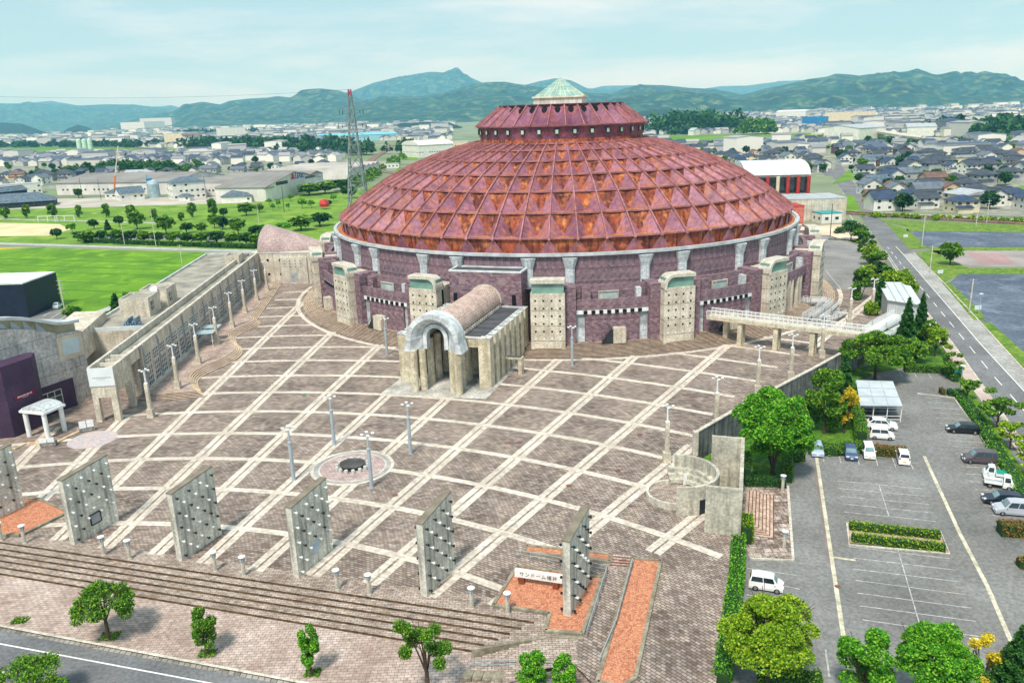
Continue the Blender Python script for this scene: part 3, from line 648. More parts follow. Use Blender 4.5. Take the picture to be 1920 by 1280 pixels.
lamp_xy = [((-60.45, 125.19), 'nearest the corner pillars of the long building'), ((-60.94, 137.99), 'second from the near end of the long building'), ((-62.64, 152.92), 'third along the long building, below the metal canopy'), ((-63.84, 167.20), 'fourth along the long building, above the metal canopy'),
           ((-65.35, 181.72), 'fifth along the long building'), ((-66.77, 195.92), 'sixth along the long building'), ((-67.93, 209.72), 'seventh along the long building'), ((-68.87, 222.56), 'last one, by the plain concrete end wall'),
           ((20.76, 101.19), 'in front of the curved stage'), ((30.25, 111.94), 'behind the stage beside the retaining wall'), ((41.12, 127.05), 'midway along the retaining wall'), ((48.94, 133.55), 'in front of the footbridge by the wall'), ((59.10, 145.86), 'beside the footbridge next to the big tree'),
           ((73.55, 167.95), 'behind the footbridge among the ramps'), ((82.15, 176.36), 'beside the grey roofed shed')]
for i, (p, s_) in enumerate(lamp_xy):
    o = pc_ if i == 0 else dup(pc_); o.location = (p[0], p[1], 0.5 if 0 < i < 8 else 0); o['label'] = 'square shafted concrete lamp post, ' + s_; o['group'] = 'lamp posts on square concrete shafts'
# ---------------- paved circles and round table ----------------
q = M(); q.lathe([(0, .02), (4.5, .02)], 48, -22.85, 102.9); struct('paved_circle', q, mat('circle_pavers', 'bfaaa6', 'a18b88', rough=.9, scale=.8, brick=(.6, .6, .03, .15), mortar='7d6a68'))
q = M(); q.lathe([(4.5, .024), (4.7, .024)], 64, -22.85, 102.9); q.lathe([(5.35, .024), (5.8, .024)], 64, -22.85, 102.9); struct('circle_rings', q, BAND)
q = M(); q.lathe([(4.7, .022), (5.35, .022)], 64, -22.85, 102.9); struct('circle_border', q, mat('circle_grey', 'aaa9a5', '8d8b88', rough=.9))
t = thing('round_table', 'low dark slatted octagonal platform in the middle of the paved circle', 'table', (-22.85, 102.9, 0))
q = M(); q.lathe([(1.6, .0), (1.6, .55), (0, .55)], 8); q.build('table_base', DARKM, t)
q = M()
for i in range(9): y = -1.45 + i * .36; w = sqrt(max(.1, 1.75 ** 2 - y * y)); q.box(-w, w, y - .15, y + .15, .55, .65)
q.build('slat_top', mat('dark_wood', '5c5a58', '3f3d3b', rough=.8), t)
for i in range(14):
    a = 2 * pi * i / 14; q = M(); q.lathe([(.24, 0), (.27, .3), (.24, .52), (0, .54)], 10)
    o = q.build('stone_stool', mat('stool_stone', 'd0d2cc', 'aeb0aa', rough=.8), loc=(-22.85 + 2.15 * cos(a), 102.9 + 2.15 * sin(a), .02)); tag(o, 'short pale stone stool ringing the low dark platform', 'stool', 'stone stools round the low platform')
# ---------------- gravel beds by the sign ----------------
GRAV = mat('red_gravel', 'c48465', '9c6048', 'd49a78', rough=.95, scale=2.5, fine=6, bump=.3)
KERB = mat('bed_kerb', '9c9482', '746d5e', rough=.9, scale=.8, fine=3)
def bed(nm, outer, z, label, cat='planter'):
    cx_ = sum(p[0] for p in outer) / len(outer); cy_ = sum(p[1] for p in outer) / len(outer)
    t = thing(nm, label, cat, (cx_, cy_, 0)); loc = [(x - cx_, y - cy_) for x, y in outer]
    k = M(); n = len(loc)
    for i in range(n):
        a, b = loc[i], loc[(i + 1) % n]; k.bar((a[0], a[1], z), (b[0], b[1], z), .36, .5)
    k.build('bed_kerb', KERB, t); M().sheet(loc, z + .14).build('bed_gravel', GRAV, t); return t
bed('gravel_bed', [(-2.70, 68.94), (-0.21, 75.84), (8.58, 73.19), (5.67, 64.05), (2.22, 64.63), (2.82, 67.33)], .05, 'red gravel bed holding the name sign and a studded slab')
bed('gravel_bed', [(12.33, 76.58), (15.24, 76.08), (9.67, 57.88), (8.41, 56.75), (6.32, 57.37)], .05, 'long narrow red gravel bed beside the paver ramp')
bed('gravel_bed', [(0.42, 78.72), (0.93, 80.04), (9.99, 77.69), (9.80, 76.19)], .05, 'small low red gravel bed behind the name sign')
bed('gravel_bed', [(-75, 92.5), (-67.80, 95.68), (-62.82, 95.78), (-56.77, 91.75), (-59.56, 86.11), (-67, 87.2)], .05, 'red gravel bed with a grass tuft beside the leftmost slabs')
q = M(); wpts = [(-4.58, 62.47), (-1.89, 62.96), (0.58, 63.55), (2.58, 63.93), (4.07, 63.82), (5.72, 63.50)]
q.strip(wpts, .35, -1.1, .1); o = q.build('curved_wall', KERB); tag(o, 'low curved stone wall below the red gravel bed', 'wall')
q = M(); q.sheet([(9.64, 75.89), (11.91, 75.33), (7.02, 61.47), (6.18, 56.93), (-4.64, 57.79), (-4.34, 62.23), (1.06, 63.38), (5.73, 63.67)], .0)
q2 = M(); q2.add([(p[0], p[1], z) for p, z in [((9.62, 75.68), 0.02), ((11.88, 75.13), 0.02), ((7.02, 61.47), -.4), ((6.18, 56.93), -.6), ((-4.64, 57.73), -.85), ((-4.34, 62.32), -.85), ((1.06, 63.38), -.6), ((5.73, 63.59), -.3)]], [(0, 7, 1), (1, 7, 2), (2, 7, 6), (2, 6, 3), (3, 6, 4), (4, 6, 5)])
struct('ramp_path', q2, FST)
def rail(pts, label, h=1.0, posts=True, wall=False, z=0):
    t = thing('handrail', label, 'handrail', (pts[0][0], pts[0][1], 0)); x0, y0 = pts[0][:2]
    P_ = [(p[0] - x0, p[1] - y0, (p[2] if len(p) > 2 else z)) for p in pts]
    for a, b in zip(P_, P_[1:]):
        q = M(); q.bar((a[0], a[1], a[2] + h), (b[0], b[1], b[2] + h), .07); q.bar((a[0], a[1], a[2] + h * .55), (b[0], b[1], b[2] + h * .55), .05); q.build('rail', GREYM, t)
    for a, b in zip(P_, P_[1:]):
        l = hypot(a[0] - b[0], a[1] - b[1]); n = max(1, int(l / 1.5))
        for i in range(n + 1):
            p = lerp(a, b, i / n); q = M(); q.bar((p[0], p[1], p[2]), (p[0], p[1], p[2] + h), .05); q.build('rail_post', GREYM, t)
    return t
def g3(p, z): return (p[0], p[1], z)
rail([g3((-0.30, 77.88), 0), g3((4.38, 75.99), 0), g3((9.26, 74.15), 0), g3((6.03, 63.64), -.2)], 'thin metal handrail behind and right of the name sign')
rail([g3((12.08, 75.32), 0), g3((8.94, 65.09), -.2), g3((6.87, 60.23), -.5)], 'thin metal handrail beside the long gravel bed')
rail([g3((-4.82, 60.80), -.8), g3((0.03, 60.57), -.8), g3((4.46, 59.64), -.7)], 'low handrail beside the stepped ramp at the bottom')
q = M(); e2_ = M(); s0_, s1_, s2_, s3_ = (10.31, 77.46), (12.22, 77.01), (11.63, 75.35), (9.69, 75.78)
for i in range(4): q.quad(*[p + (.3 - .08 * i,) for p in (lerp(s0_, s3_, i / 4), lerp(s1_, s2_, i / 4), lerp(s1_, s2_, (i + 1) / 4), lerp(s0_, s3_, (i + 1) / 4))]); e2_.strip([lerp(s0_, s3_, (i + .93) / 4), lerp(s1_, s2_, (i + .93) / 4)], .14, .304 - .08 * i)
struct('ramp_steps', q, FST); struct('ramp_step_edges', e2_, mat('red_nosing', '9a4a34', '7a382a', rough=.8))
for i in range(6): a_ = lerp((-5.13, 60.39), (0.21, 59.44), i / 6); o = M().box(0, .85, -1.2, 0, -.95, -.4).build('stone_block', KERB, loc=a_ + (0,)); o.rotation_euler = (0, 0, -.2); tag(o, 'big square stone block edging the stepped ramp, %s from the left' % ('first', 'second', 'third', 'fourth', 'fifth', 'sixth')[i], 'stone block', 'stone blocks edging the stepped ramp')
t = thing('name_sign', 'long white sign board with Japanese lettering on two brown blocks', 'sign', (-0.15, 72.81) + (0,), 0)
a_, b_2 = Vector((-0.04, 72.80)), Vector((4.18, 71.41)); sa = atan2(b_2.y - a_.y, b_2.x - a_.x); sl = (b_2 - a_).length; t.rotation_euler = (0, 0, sa); t.location.z = .19
q = M(); q.box(-.3, sl + .3, -.22, .22, .75, 1.55); q.build('sign_board', WHITE, t)
for x in (.1, sl - .7): q = M(); q.box(x, x + .6, -.3, .3, 0, .75); q.build('sign_foot', mat('brown_block', '8a4a2c', '6d3820', rough=.8), t)
text('サンドーム福井', 'sign_lettering', t, (sl / 2, -.235, 1.15), (pi / 2, 0, 0), .52, mat('letter_grey', '55585c', rough=.5), sp=1.25)

SCONC = mat('stage_concrete', 'c9c5b6', 'a8a498', rough=.95, scale=.5, streak=.6, streakc='5a5850', fine=3)
# ---------------- open air stage ----------------
st = thing('open_air_stage', 'curved concrete open air stage with tiered seats beside a tall walled box', 'stage', (20.2, 90.8, 0))
q = M(); q.lathe([(4.9, 0), (4.9, 3.7), (4.5, 3.7), (4.5, .5)], 40, a0=radians(-105), a1=radians(85)); q.build('curved_wall', SCONC, st)
for k, (r, z) in enumerate([(4.5, 2.1), (3.9, 1.6), (3.3, 1.1)]):
    q = M(); q.lathe([(r, z), (r - .6, z), (r - .6, z - .5)], 30, a0=radians(-25), a1=radians(100)); q.build('seat_tier', SCONC, st)
q = M(); q.lathe([(3.4, 0), (3.4, .85), (3.1, .85), (3.1, .45)], 44, -.6, 0, radians(88), radians(272)); q.build('stage_rim', CONC2, st)
q = M(); q.lathe([(3.2, .46), (0, .46)], 44, -.6, 0); q.build('stage_floor', FST, st)
q = M(); q.lathe([(4.93, .0), (4.93, 1.9)], 3, a0=radians(-72), a1=radians(-58)); q.build('service_door', DARKM, st)
bx = [(21.4, 82.2), (25.0, 81.0), (29.3, 95.2), (25.8, 96.3)]
t = thing('walled_box', 'tall open topped concrete box with streaked walls behind the curved stage', 'wall', (25, 81, 0))
for i, (a, b) in enumerate(((0, 1), (1, 2), (2, 3))):
    q = M(); A, B = bx[a], bx[b]; dx, dy = B[0] - A[0], B[1] - A[1]; l = hypot(dx, dy); ex, ey = dx / l * .2, dy / l * .2
    q.strip([(A[0] - 25 - ex * (i != 0), A[1] - 81 - ey * (i != 0)), (B[0] - 25 + ex, B[1] - 81 + ey)], .42 if i != 1 else .425, -1.2, 5.8 - .003 * i); q.build('box_wall', SCONC, t)
o = M().strip([(0, 0), (.5, .12)], .06, 0, 1.5).build('white_notice', WHITE, loc=(21.29, 93.08) + (.5,)); tag(o, 'small white notice board leaning on the stage floor', 'notice board')
# retaining wall
wl = [(25.3, 103.6), (35.5, 114.3), (50.6, 129.0), (64.5, 143.0)]
t = thing('retaining_wall', 'long dark stained concrete wall between the plaza and the garden', 'wall', (25.3, 103.6, 0))
M().strip([(x - 25.3, y - 103.6) for x, y in wl], .4, -1.3, 3.25).build('wall_face', mat('weathered_wall', '8f8f90', '5c5d60', rough=.95, scale=.3, streak=.9, streakc='202224', fine=2), t)
M().strip([(x - 25.3, y - 103.6) for x, y in wl], .55, 3.25, 3.42).build('wall_coping', CONC2, t)
M().cbox(-.1, -.1, 1.7, .7, .7, 3.55).build('end_post', CONC2, t)
# footbridge
b0, b1 = Vector((41.0, 160.4)), Vector((66.5, 142.2)); bd_ = (b1 - b0).normalized(); bl_ = (b1 - b0).length
fb = thing('footbridge', 'concrete footbridge with white railings crossing from the arena to the car park', 'footbridge', (b0.x, b0.y, 0), atan2(bd_.y, bd_.x))
q = M(); q.box(0, bl_, -1.5, 1.5, 4.75, 5.35); q.build('deck', YCONC, fb)
for x, y in ((44.35, 159.6), (46.8, 156.6), (52.6, 152.3), (58.3, 148.2)):
    v = Vector((x, y)) - b0; lx, ly = v.dot(bd_), v.dot(Vector((-bd_.y, bd_.x)))
    q = M()
    for dy_ in ((-.75, .75) if lx > 5 else (0,)): q.box(lx - .45, lx + .45, dy_ - .45 + (ly if lx < 5 else 0), dy_ + .45 + (ly if lx < 5 else 0), -.1, 4.76)
    q.build('bridge_pier', YCONC, fb)
for s in (-1.4, 1.4):
    q = M()
    for z in (5.5, 5.75, 6.0, 6.25, 6.5): q.bar((0, s, z), (bl_, s, z), .06)
    n = int(bl_ / .9)
    for i in range(n + 1): q.bar((i * bl_ / n, s, 5.3), (i * bl_ / n, s, 6.6), .08)
    q.bar((0, s, 6.62), (bl_, s, 6.62), .12); q.build('railing', WHITE, fb)
def ramp(name, pts, w, label, cat, m=WHITE, hgt=1.1, fill=None):
    x0, y0 = pts[0][:2]; t = thing(name, label, cat, (x0, y0, 0)); L_, R_ = [], []
    for i, p in enumerate(pts):
        a = pts[max(0, i - 1)]; b = pts[min(len(pts) - 1, i + 1)]; dx, dy = b[0] - a[0], b[1] - a[1]; l = hypot(dx, dy)
        L_.append((p[0] - x0 - dy / l * w / 2, p[1] - y0 + dx / l * w / 2, p[2])); R_.append((p[0] - x0 + dy / l * w / 2, p[1] - y0 - dx / l * w / 2, p[2]))
    q = M()
    for i in range(len(pts) - 1):
        q.quad(R_[i], R_[i + 1], L_[i + 1], L_[i]); q.quad(*[(p[0], p[1], p[2] - .35) for p in (L_[i], L_[i + 1], R_[i + 1], R_[i])])
        for S_ in (L_, R_): q.quad(*[(S_[i][0], S_[i][1], S_[i][2] - .35), (S_[i + 1][0], S_[i + 1][1], S_[i + 1][2] - .35), S_[i + 1], S_[i]])
    q.build('ramp_deck', m if fill is None else fill, t)
    for S_ in (L_, R_):
        q = M()
        for a, b in zip(S_, S_[1:]):
            for h in (.25, .5, .75, hgt): q.bar((a[0], a[1], a[2] + h), (b[0], b[1], b[2] + h), .07)
            n = max(1, int(hypot(a[0] - b[0], a[1] - b[1]) / .8))
            for j in range(n + 1): p = lerp(a, b, j / n); q.bar((p[0], p[1], p[2]), (p[0], p[1], p[2] + hgt), .07)
        q.build('railing', WHITE, t)
    return t
ramp('access_ramp', [(66.4, 142.6, 5.2), (72.25, 151.46) + (4.2,), (83.63, 166.20) + (2.5,)], 2.6, 'white railed ramp climbing from the grey shed to the footbridge', 'ramp')
ramp('access_ramp', [(67.5, 141.4, 5.0), (74.38, 150.88) + (3.2,), (84.02, 163.88) + (1.2,)], 2.2, 'lower white ramp curving behind the tall conifers', 'ramp')
GREYP = mat('ramp_floor', '8e8c8a', '6e6c6a', rough=.9)
ramp('access_ramp', [(64.87, 170.57) + (1.3,), (69.85, 176.00) + (1.5,), (74.48, 182.99) + (1.7,)], 1.5, 'curved railed ramp nearest the arena tower behind the footbridge', 'ramp', fill=GREYP)
ramp('access_ramp', [(67.03, 169.96) + (.9,), (71.88, 175.83) + (1.1,), (76.19, 181.84) + (1.4,)], 1.5, 'middle one of the curved railed ramps behind the footbridge', 'ramp', fill=GREYP)
ramp('access_ramp', [(69.11, 170.68) + (.4,), (72.23, 172.35) + (.6,), (75.17, 175.49) + (.7,)], 1.5, 'shortest curved railed ramp behind the footbridge', 'ramp', fill=GREYP)
ramp('access_ramp', [(68.49, 185.94) + (1.6,), (70.59, 182.99) + (1.7,), (74.60, 182.97) + (1.7,)], 1.8, 'straight railed landing against the foot of the arena tower', 'ramp', fill=GREYP)
# grey shed
pp = [(88.49, 188.30) + (5,), (95.01, 186.64) + (5,), (88.49, 166.46) + (4.4,), (83.48, 172.25) + (4.4,)]
t = thing('metal_shed', 'pale grey metal shed with sloping ribbed roof behind the tall conifers', 'shed', (pp[3][0], pp[3][1], 0)); o_ = pp[3]
Pl = [(p[0] - o_[0], p[1] - o_[1], p[2]) for p in pp]; cxx = sum(p[0] for p in Pl) / 4; cyy = sum(p[1] for p in Pl) / 4
ins = [(p[0] + (cxx - p[0]) * .06, p[1] + (cyy - p[1]) * .06, p[2] - .2) for p in Pl]
q = M(); q.add([(a, b, -1.3) for a, b, c in ins] + ins, [(i, (i + 1) % 4, 4 + (i + 1) % 4, 4 + i) for i in range(4)]); q.build('wall', mat('shed_wall', 'd4d9da', 'bcc2c4', rough=.6, brick=(.5, 8, .04, .05), mortar='9aa1a5'), t)
q = M(); q.add([(a, b, c - .12) for a, b, c in Pl] + Pl, [(0, 1, 2, 3), (7, 6, 5, 4)] + [(i, (i + 1) % 4, 4 + (i + 1) % 4, 4 + i) for i in range(4)]); q.build('roof', mat('ribbed_roof', 'd3dadc', 'c0c8ca', rough=.5, brick=(40, .6, .04, .05), mortar='a3acb0'), t)
q = M()
for k in range(1, 4): q.bar(lerp(Pl[0], Pl[1], k / 4), lerp(Pl[3], Pl[2], k / 4), .15)
q.build('roof_seam', GREYM, t)
q = M(); a_ = lerp(ins[3], ins[2], .55); b_ = lerp(ins[3], ins[2], .75); q.strip([(a_[0], a_[1]), (b_[0], b_[1])], .5, -1.2, 2.2); q.build('doorway', HOLE, t)
# ---------------- ground, roads and car parks on the right ----------------
GZ = -1.2
struct('ground', M().add([(-26000, -3000, -1.26), (26000, -3000, -1.26), (26000, 26000, -1.26), (-26000, 26000, -1.26)], [(0, 1, 2, 3)]), mat('plain_ground', '6a7f50', '7c8670', '8a8c7c', rough=1, scale=.004, fine=.02))
LEFTE = [(218.9, 546.5), (157.1, 360.3), (125.02, 262.85), (99.49, 187.87), (90.22, 157.12), (78.54, 121.94), (69.79, 96.03)]
PARK = [(15.2, 45), (16.2, 56), (22.6, 75.5), (25.4, 81), (30, 104), (65, 142), (88, 164), (104.60, 221.53), (121.75, 263.49), (108.54, 266.05), (118, 262), (150, 262), (114.66, 236.02), (95.25, 179.41), (76.73, 121.37), (68.80, 94.51), (80, 45)]
struct('car_park', M().sheet(PARK, -1.2), ASPH2)
struct('side_car_park', M().sheet([(84, 205), (92, 200), (119, 256), (116, 290), (84, 262)], .006), mat('side_asphalt', '8e8d8c', '74716f', rough=.95, scale=.1, fine=2))
q = M(); RE = [(282.9, 697.6), (164.0, 358.4), (132.04, 258.35), (117.39, 211.46), (104.71, 172.75), (93.24, 138.09), (86.65, 118.06)]
struct('right_road', M().sheet(LEFTE + RE[::-1], -1.192), ASPH)
q = M(); q.strip([(132.0, 270.2), (127.94, 257.08), (107.50, 193.62), (95.13, 155.37), (87.10, 128.99), (81.64, 111.78)], .18, -1.184)
CD = [(128.90, 269.74), (115.16, 226.80), (106.72, 199.82), (98.08, 172.65), (92.08, 153.79), (86.01, 134.99), (83.42, 126.10), (78.71, 110.97)]
for a, b in zip(CD, CD[1:]):
    l = hypot(a[0] - b[0], a[1] - b[1]); n = max(1, int(l / 8))
    for i in range(n): q.strip([lerp(a, b, i / n), lerp(a, b, (i + .5) / n)], .16, -1.184)
q.strip([(p[0] - .6, p[1] - .1) for p in LEFTE[2:]], .14, -1.184); q.strip([(153.2, 361.3), (126.6, 279.5)], .2, -1.184)
struct('right_road_markings', q, MATS['road_paint'])
q = M(); 
lane = mat('pale_lane', 'aaa9a6', '8e8d8a', rough=.95, scale=.2, fine=2)
q.sheet([(127.81, 256.08), (131.57, 257.41), (117.21, 211.13), (104.59, 172.53), (93.05, 137.79), (86.50, 117.84), (81.55, 111.15), (87.12, 128.43), (95.02, 154.61), (107.52, 193.02)], -1.187); struct('hard_shoulder', q, lane)
q = M(); SWL = [(95.75, 181.91), (87.93, 157.79), (81.21, 137.46), (74.91, 116.78), (67.81, 94.58)]; SWR = LEFTE[3:]
q.sheet(SWL + SWR[::-1], -1.1); struct('right_pavement', q, mat('pale_pavement', 'd6c6be', 'bba89f', rough=.9, scale=.4, brick=(.6, .3, .03, .1), mortar='8d7f77'))
q = M(); q.strip([(p[0], p[1]) for p in LEFTE[2:]], .25, -1.2, -1.07); q.strip(RE[2:], .25, -1.2, -1.07); struct('road_kerb', q, CONC2)
# lots across the road
LOT = mat('dark_lot', '5f6a7a', '4c5767', '6d7788', rough=.95, scale=.05, fine=1)
struct('empty_lot', M().sheet([(114.38, 205.77), (128.47, 223.79), (153.58, 218.06), (92.18, 125.00), (98.54, 150.80), (106.08, 173.05)], -1.2), LOT)
struct('empty_lot', M().sheet([(152.7, 309.8), (200.2, 287.7), (181.2, 259.3), (138.5, 267.8)], -1.2), LOT)
struct('marked_lot', M().sheet([(137.94, 260.35), (176.8, 252.8), (160.30, 228.09), (134.83, 232.52)], -1.2), mat('marked_lot', 'a39a98', '8a8280', rough=.95, scale=.1))
q = M(); a, b, c, d = (147.30, 254.41), (156.71, 250.60), (151.24, 234.81), (142.00, 237.33)
for i in range(10): q.strip([lerp(a, d, i / 9), lerp(b, c, i / 9)], .9, -1.19)
for i in range(5): q.strip([lerp((136.48, 255.45), (132.12, 240.90), i / 4), lerp((138.69, 256.05), (134.35, 240.49), i / 4)], .7, -1.19)
struct('red_bay_markings', q, mat('red_paint', 'b98080', '9f6f6f', rough=.8))
GR = mat('verge_grass', '66862a', '486e1c', '8a9638', rough=1, scale=.3, fine=2)
q = M()
for poly in ([(156.6, 313.4), (153.7, 335.2), (210.0, 302.3), (199.4, 286.6), (151.4, 302.8)], [(153.9, 325.1), (154.6, 309.4), (140.4, 265.2), (133.74, 264.37)], [(133.46, 259.12), (138.74, 260.19), (134.69, 230.85), (158.81, 225.87), (153.58, 218.06), (127.68, 222.35), (117.46, 212.15)],
             [(117.19, 212.19), (119.33, 211.86), (109.50, 180.07), (106.71, 173.93), (103.96, 173.32)], [(104.04, 170.94), (106.50, 171.10), (99.37, 147.09), (92.18, 126.32), (87.40, 119.18), (93.98, 139.27)], [(141.4, 267.2), (180.6, 258.4), (176.8, 252.8), (138.74, 260.19)]): q.sheet(poly, -1.17)
struct('grass_verge', q, GR)
q = M()
for poly in ([(24.9, 96.5), (29.6, 95.6), (29.52, 96.58), (36.01, 96.11), (37.93, 102.14), (40.22, 102.32), (42.75, 108.47), (48.64, 106.06), (53.84, 114.15), (61.88, 134.90), (66.37, 138.99), (73.72, 142.05), (80.03, 140.74), (81.21, 137.46), (92.02, 170.15), (80, 150), (64, 142), (50, 128.2), (35, 113.5), (26, 104)],
             [(88.12, 197.00), (103.19, 221.76), (118.47, 264.12), (127.3, 279.3), (106.95, 213.81), (96.11, 181.87), (89.73, 175.16)]): q.sheet(poly, -1.16)
struct('garden_lawn', q, mat('garden_grass', '4a7818', '2f5a12', '6c8820', rough=1, scale=.4, fine=2))
q = M(); q.sheet([(80.97, 140.64), (82.65, 140.46), (70.86, 106.58), (65.36, 90.24), (60.41, 82.55), (66.31, 99.63), (74.25, 121.59)], -1.165); struct('hedge_verge', q, GR)
# parking bay lines
q = M()
def ln(a, b, w=.1, z=-1.192): q.strip([a, b], w, z)
ln((42.42, 96.28), (52.26, 93.24)); ln((41.77, 94.14), (51.64, 91.20)); ln((41.09, 91.94), (50.90, 89.10)); ln((40.49, 89.96), (50.26, 86.95)); ln((39.86, 87.92), (49.58, 84.90))
ln((37.22, 79.96), (47.06, 76.79)); ln((36.49, 77.65), (46.34, 74.62)); ln((35.80, 75.44), (45.66, 72.44)); ln((35.15, 73.34), (44.97, 70.19)); ln((34.40, 71.06), (44.21, 67.97)); ln((33.70, 68.90), (43.54, 65.86)); ln((33.01, 66.67), (42.78, 63.55))
ln((47.27, 94.82), (44.70, 86.39)); ln((42.68, 80.32), (37.99, 65.49))
ln((45.90, 104.41), (45.07, 101.60)); ln((48.63, 104.94), (47.29, 100.90)); ln((50.89, 104.20), (49.63, 100.38)); ln((53.15, 104.02), (51.72, 99.54)); ln((54.25, 100.55), (53.79, 98.87)); ln((43.76, 104.95), (42.90, 102.12))
ln((71.62, 140.98), (70.38, 136.73)); ln((73.92, 140.42), (72.67, 135.90)); ln((76.15, 139.55), (74.84, 135.08))
ln((69.04, 125.88), (73.84, 124.65)); ln((68.35, 123.63), (73.24, 122.43)); ln((67.55, 121.22), (72.37, 120.06)); ln((66.90, 119.12), (71.61, 117.77)); ln((66.16, 116.87), (70.95, 115.54)); ln((65.44, 114.69), (70.39, 113.39))
ln((64.05, 110.34), (68.84, 109.12)); ln((63.45, 108.16), (68.06, 106.81)); ln((62.79, 106.07), (67.48, 104.75)); ln((61.97, 103.70), (66.50, 102.43)); ln((60.64, 99.37), (63.56, 98.64)); ln((59.89, 97.09), (62.36, 96.58)); ln((59.23, 94.90), (61.04, 94.29)); ln((58.58, 92.63), (62.29, 91.77)); ln((57.89, 90.47), (59.91, 90.04)); ln((57.15, 88.26), (59.25, 87.84)); ln((56.49, 86.01), (57.94, 85.64))
ln((24.50, 76.32), (29.49, 74.57)); ln((27.20, 72.81), (28.87, 72.04)); ln((23.18, 71.41), (28.03, 69.66)); ln((22.55, 69.24), (27.26, 67.49))
ln((27.82, 62.46), (26.74, 58.83), .16); ln((32.20, 59.96), (31.31, 57.14), .16)
for i in range(9): ln(lerp((91.55, 227.84), (85.67, 203.94), i / 8), lerp((95.89, 227.10), (91.69, 203.02), i / 8), .2, .014)
ln((91.55, 227.84), (86.08, 203.22), .2, .014)
for i in range(6): ln(lerp((108.33, 267.59), (101.50, 250.12), i / 5), lerp((110.33, 267.19), (103.39, 249.77), i / 5), .2, .014); ln((59.20, 113.70), (59.59, 113.66)); ln((53.01, 111.67), (57.60, 110.67)); ln((56.34, 109.35), (57.14, 108.88))
struct('bay_lines', q, mat('worn_paint', 'c8c8c4', '9c9c99', rough=.8, scale=1.5, fine=4))
q = M(); q.strip([(42.54, 103.94), (37.97, 89.29), (34.22, 77.24), (29.65, 62.52), (27.79, 56.65)], .42, -1.19); q.strip([(57.30, 102.97), (50.81, 81.94), (47.85, 71.35), (45.05, 62.89), (43.21, 57.24)], .42, -1.19); q.strip([(34.59, 77.87), (36.73, 77.09)], .35, -1.188)
struct('drain_strip', q, mat('drain_concrete', 'cfc9b4', 'b0aa94', rough=.9, fine=3))
q = M(); q.strip([(41.22, 101.19), (37.72, 89.31), (33.79, 76.72)], .5, -1.194); struct('patched_strip', q, mat('patch_brown', '8b7d7a', '776a67', rough=.95))
# sunken pavers with nested steps beside the stage
q = M(); q.sheet([(29.59, 96.57), (35.51, 95.05), (30.07, 77.38), (25.45, 77.98), (25.72, 83.54)], -1.15); struct('side_pavers', q, mat('striped_pavers', '9c8378', '6e574e', 'c8bcae', rough=.9, scale=1, brick=(.9, .9, .04, .35), mortar='4a3b34', fine=1))
q = M(); e_ = M()
P1_, P2_, P3_ = (32.80, 92.52), (29.43, 82.09), (25.87, 83.41)
ux = Vector((P2_[0] - P3_[0], P2_[1] - P3_[1])).normalized(); uy = Vector((P1_[0] - P2_[0], P1_[1] - P2_[1])).normalized(); LY = hypot(P1_[0] - P2_[0], P1_[1] - P2_[1])
for i in range(9):
    z = -1.15 + .05 * (i + 1); o_ = .42 * i; c = (P2_[0] - ux.x * o_ + uy.x * o_, P2_[1] - ux.y * o_ + uy.y * o_)
    A = (c[0] - ux.x * (5.6 - o_), c[1] - ux.y * (5.6 - o_)); B = (c[0] + uy.x * (LY - o_), c[1] + uy.y * (LY - o_)); D = (A[0] + uy.x * (LY - o_), A[1] + uy.y * (LY - o_))
    if i < 8: q.sheet([A, c, B, D], z); e_.strip([(A[0], A[1]), (c[0] - ux.x * .05, c[1] - ux.y * .05), (B[0] - ux.x * .05, B[1])], .11, z + .004); e_.quad((A[0], A[1], z - .05), (c[0], c[1], z - .05), (c[0], c[1], z), (A[0], A[1], z))
    else: struct('upper_pavers', M().sheet([A, c, B, D], z - .04), MATS['striped_pavers'])
struct('nested_steps', q, mat('pink_step', 'cdb3a4', 'ab8f80', rough=.9, scale=1, fine=2)); struct('nested_step_risers', e_, BRISER)
q = M(); q.strip([(35.44, 95.05), (30.01, 77.38), (25.45, 77.98)], .3, -1.2, -1.02); struct('paver_kerb', q, CONC2)
o = M().lathe([(.0, -1.185), (.35, -1.185)], 10, *(32.88, 72.29)); struct('drain_cover', o, mat('rust_cover', '7d5048', rough=.8))
q = M()
for p in ((-0.72, 109.60), (18.69, 111.03), (0.54, 109.50), (13.68, 98.83), (6.83, 94.99), (29.53, 127.63), (-15.69, 93.85)): q.lathe([(0, .018), (.42, .018)], 12, p[0], p[1])
struct('manhole_covers', q, MATS['rust_cover'])
# cycle shelter
pp = [(57.90, 127.66), (63.60, 126.53), (59.81, 115.22), (53.65, 116.02)]
t = thing('cycle_shelter', 'open steel framed cycle shelter with flat pale panelled roof', 'shelter', (pp[3][0], pp[3][1], -1.2)); o_ = pp[3]; Pl = [(p[0] - o_[0], p[1] - o_[1]) for p in pp]
M().prism(Pl, 2.75, 2.87, True).build('roof', mat('shelter_roof', 'c3ccd3', 'aeb8c0', rough=.5), t)
q = M()
for k in (1, 2): a, b = lerp(Pl[0], Pl[3], k / 3), lerp(Pl[1], Pl[2], k / 3); q.bar(a + (2.9,), b + (2.9,), .12, .08)
for k in (1, 2): a, b = lerp(Pl[0], Pl[1], k / 3), lerp(Pl[3], Pl[2], k / 3); q.bar(a + (2.89,), b + (2.89,), .06, .05)
q.build('roof_batten', GREYM, t)
for k in range(4):
    for e in (0, 1):
        p = lerp(lerp(Pl[3], Pl[2], k / 3), lerp(Pl[0], Pl[1], k / 3), .04 if e == 0 else .96); q = M(); q.bar(p + (0,), p + (2.76,), .11); q.build('post', WHITE, t)
q = M()
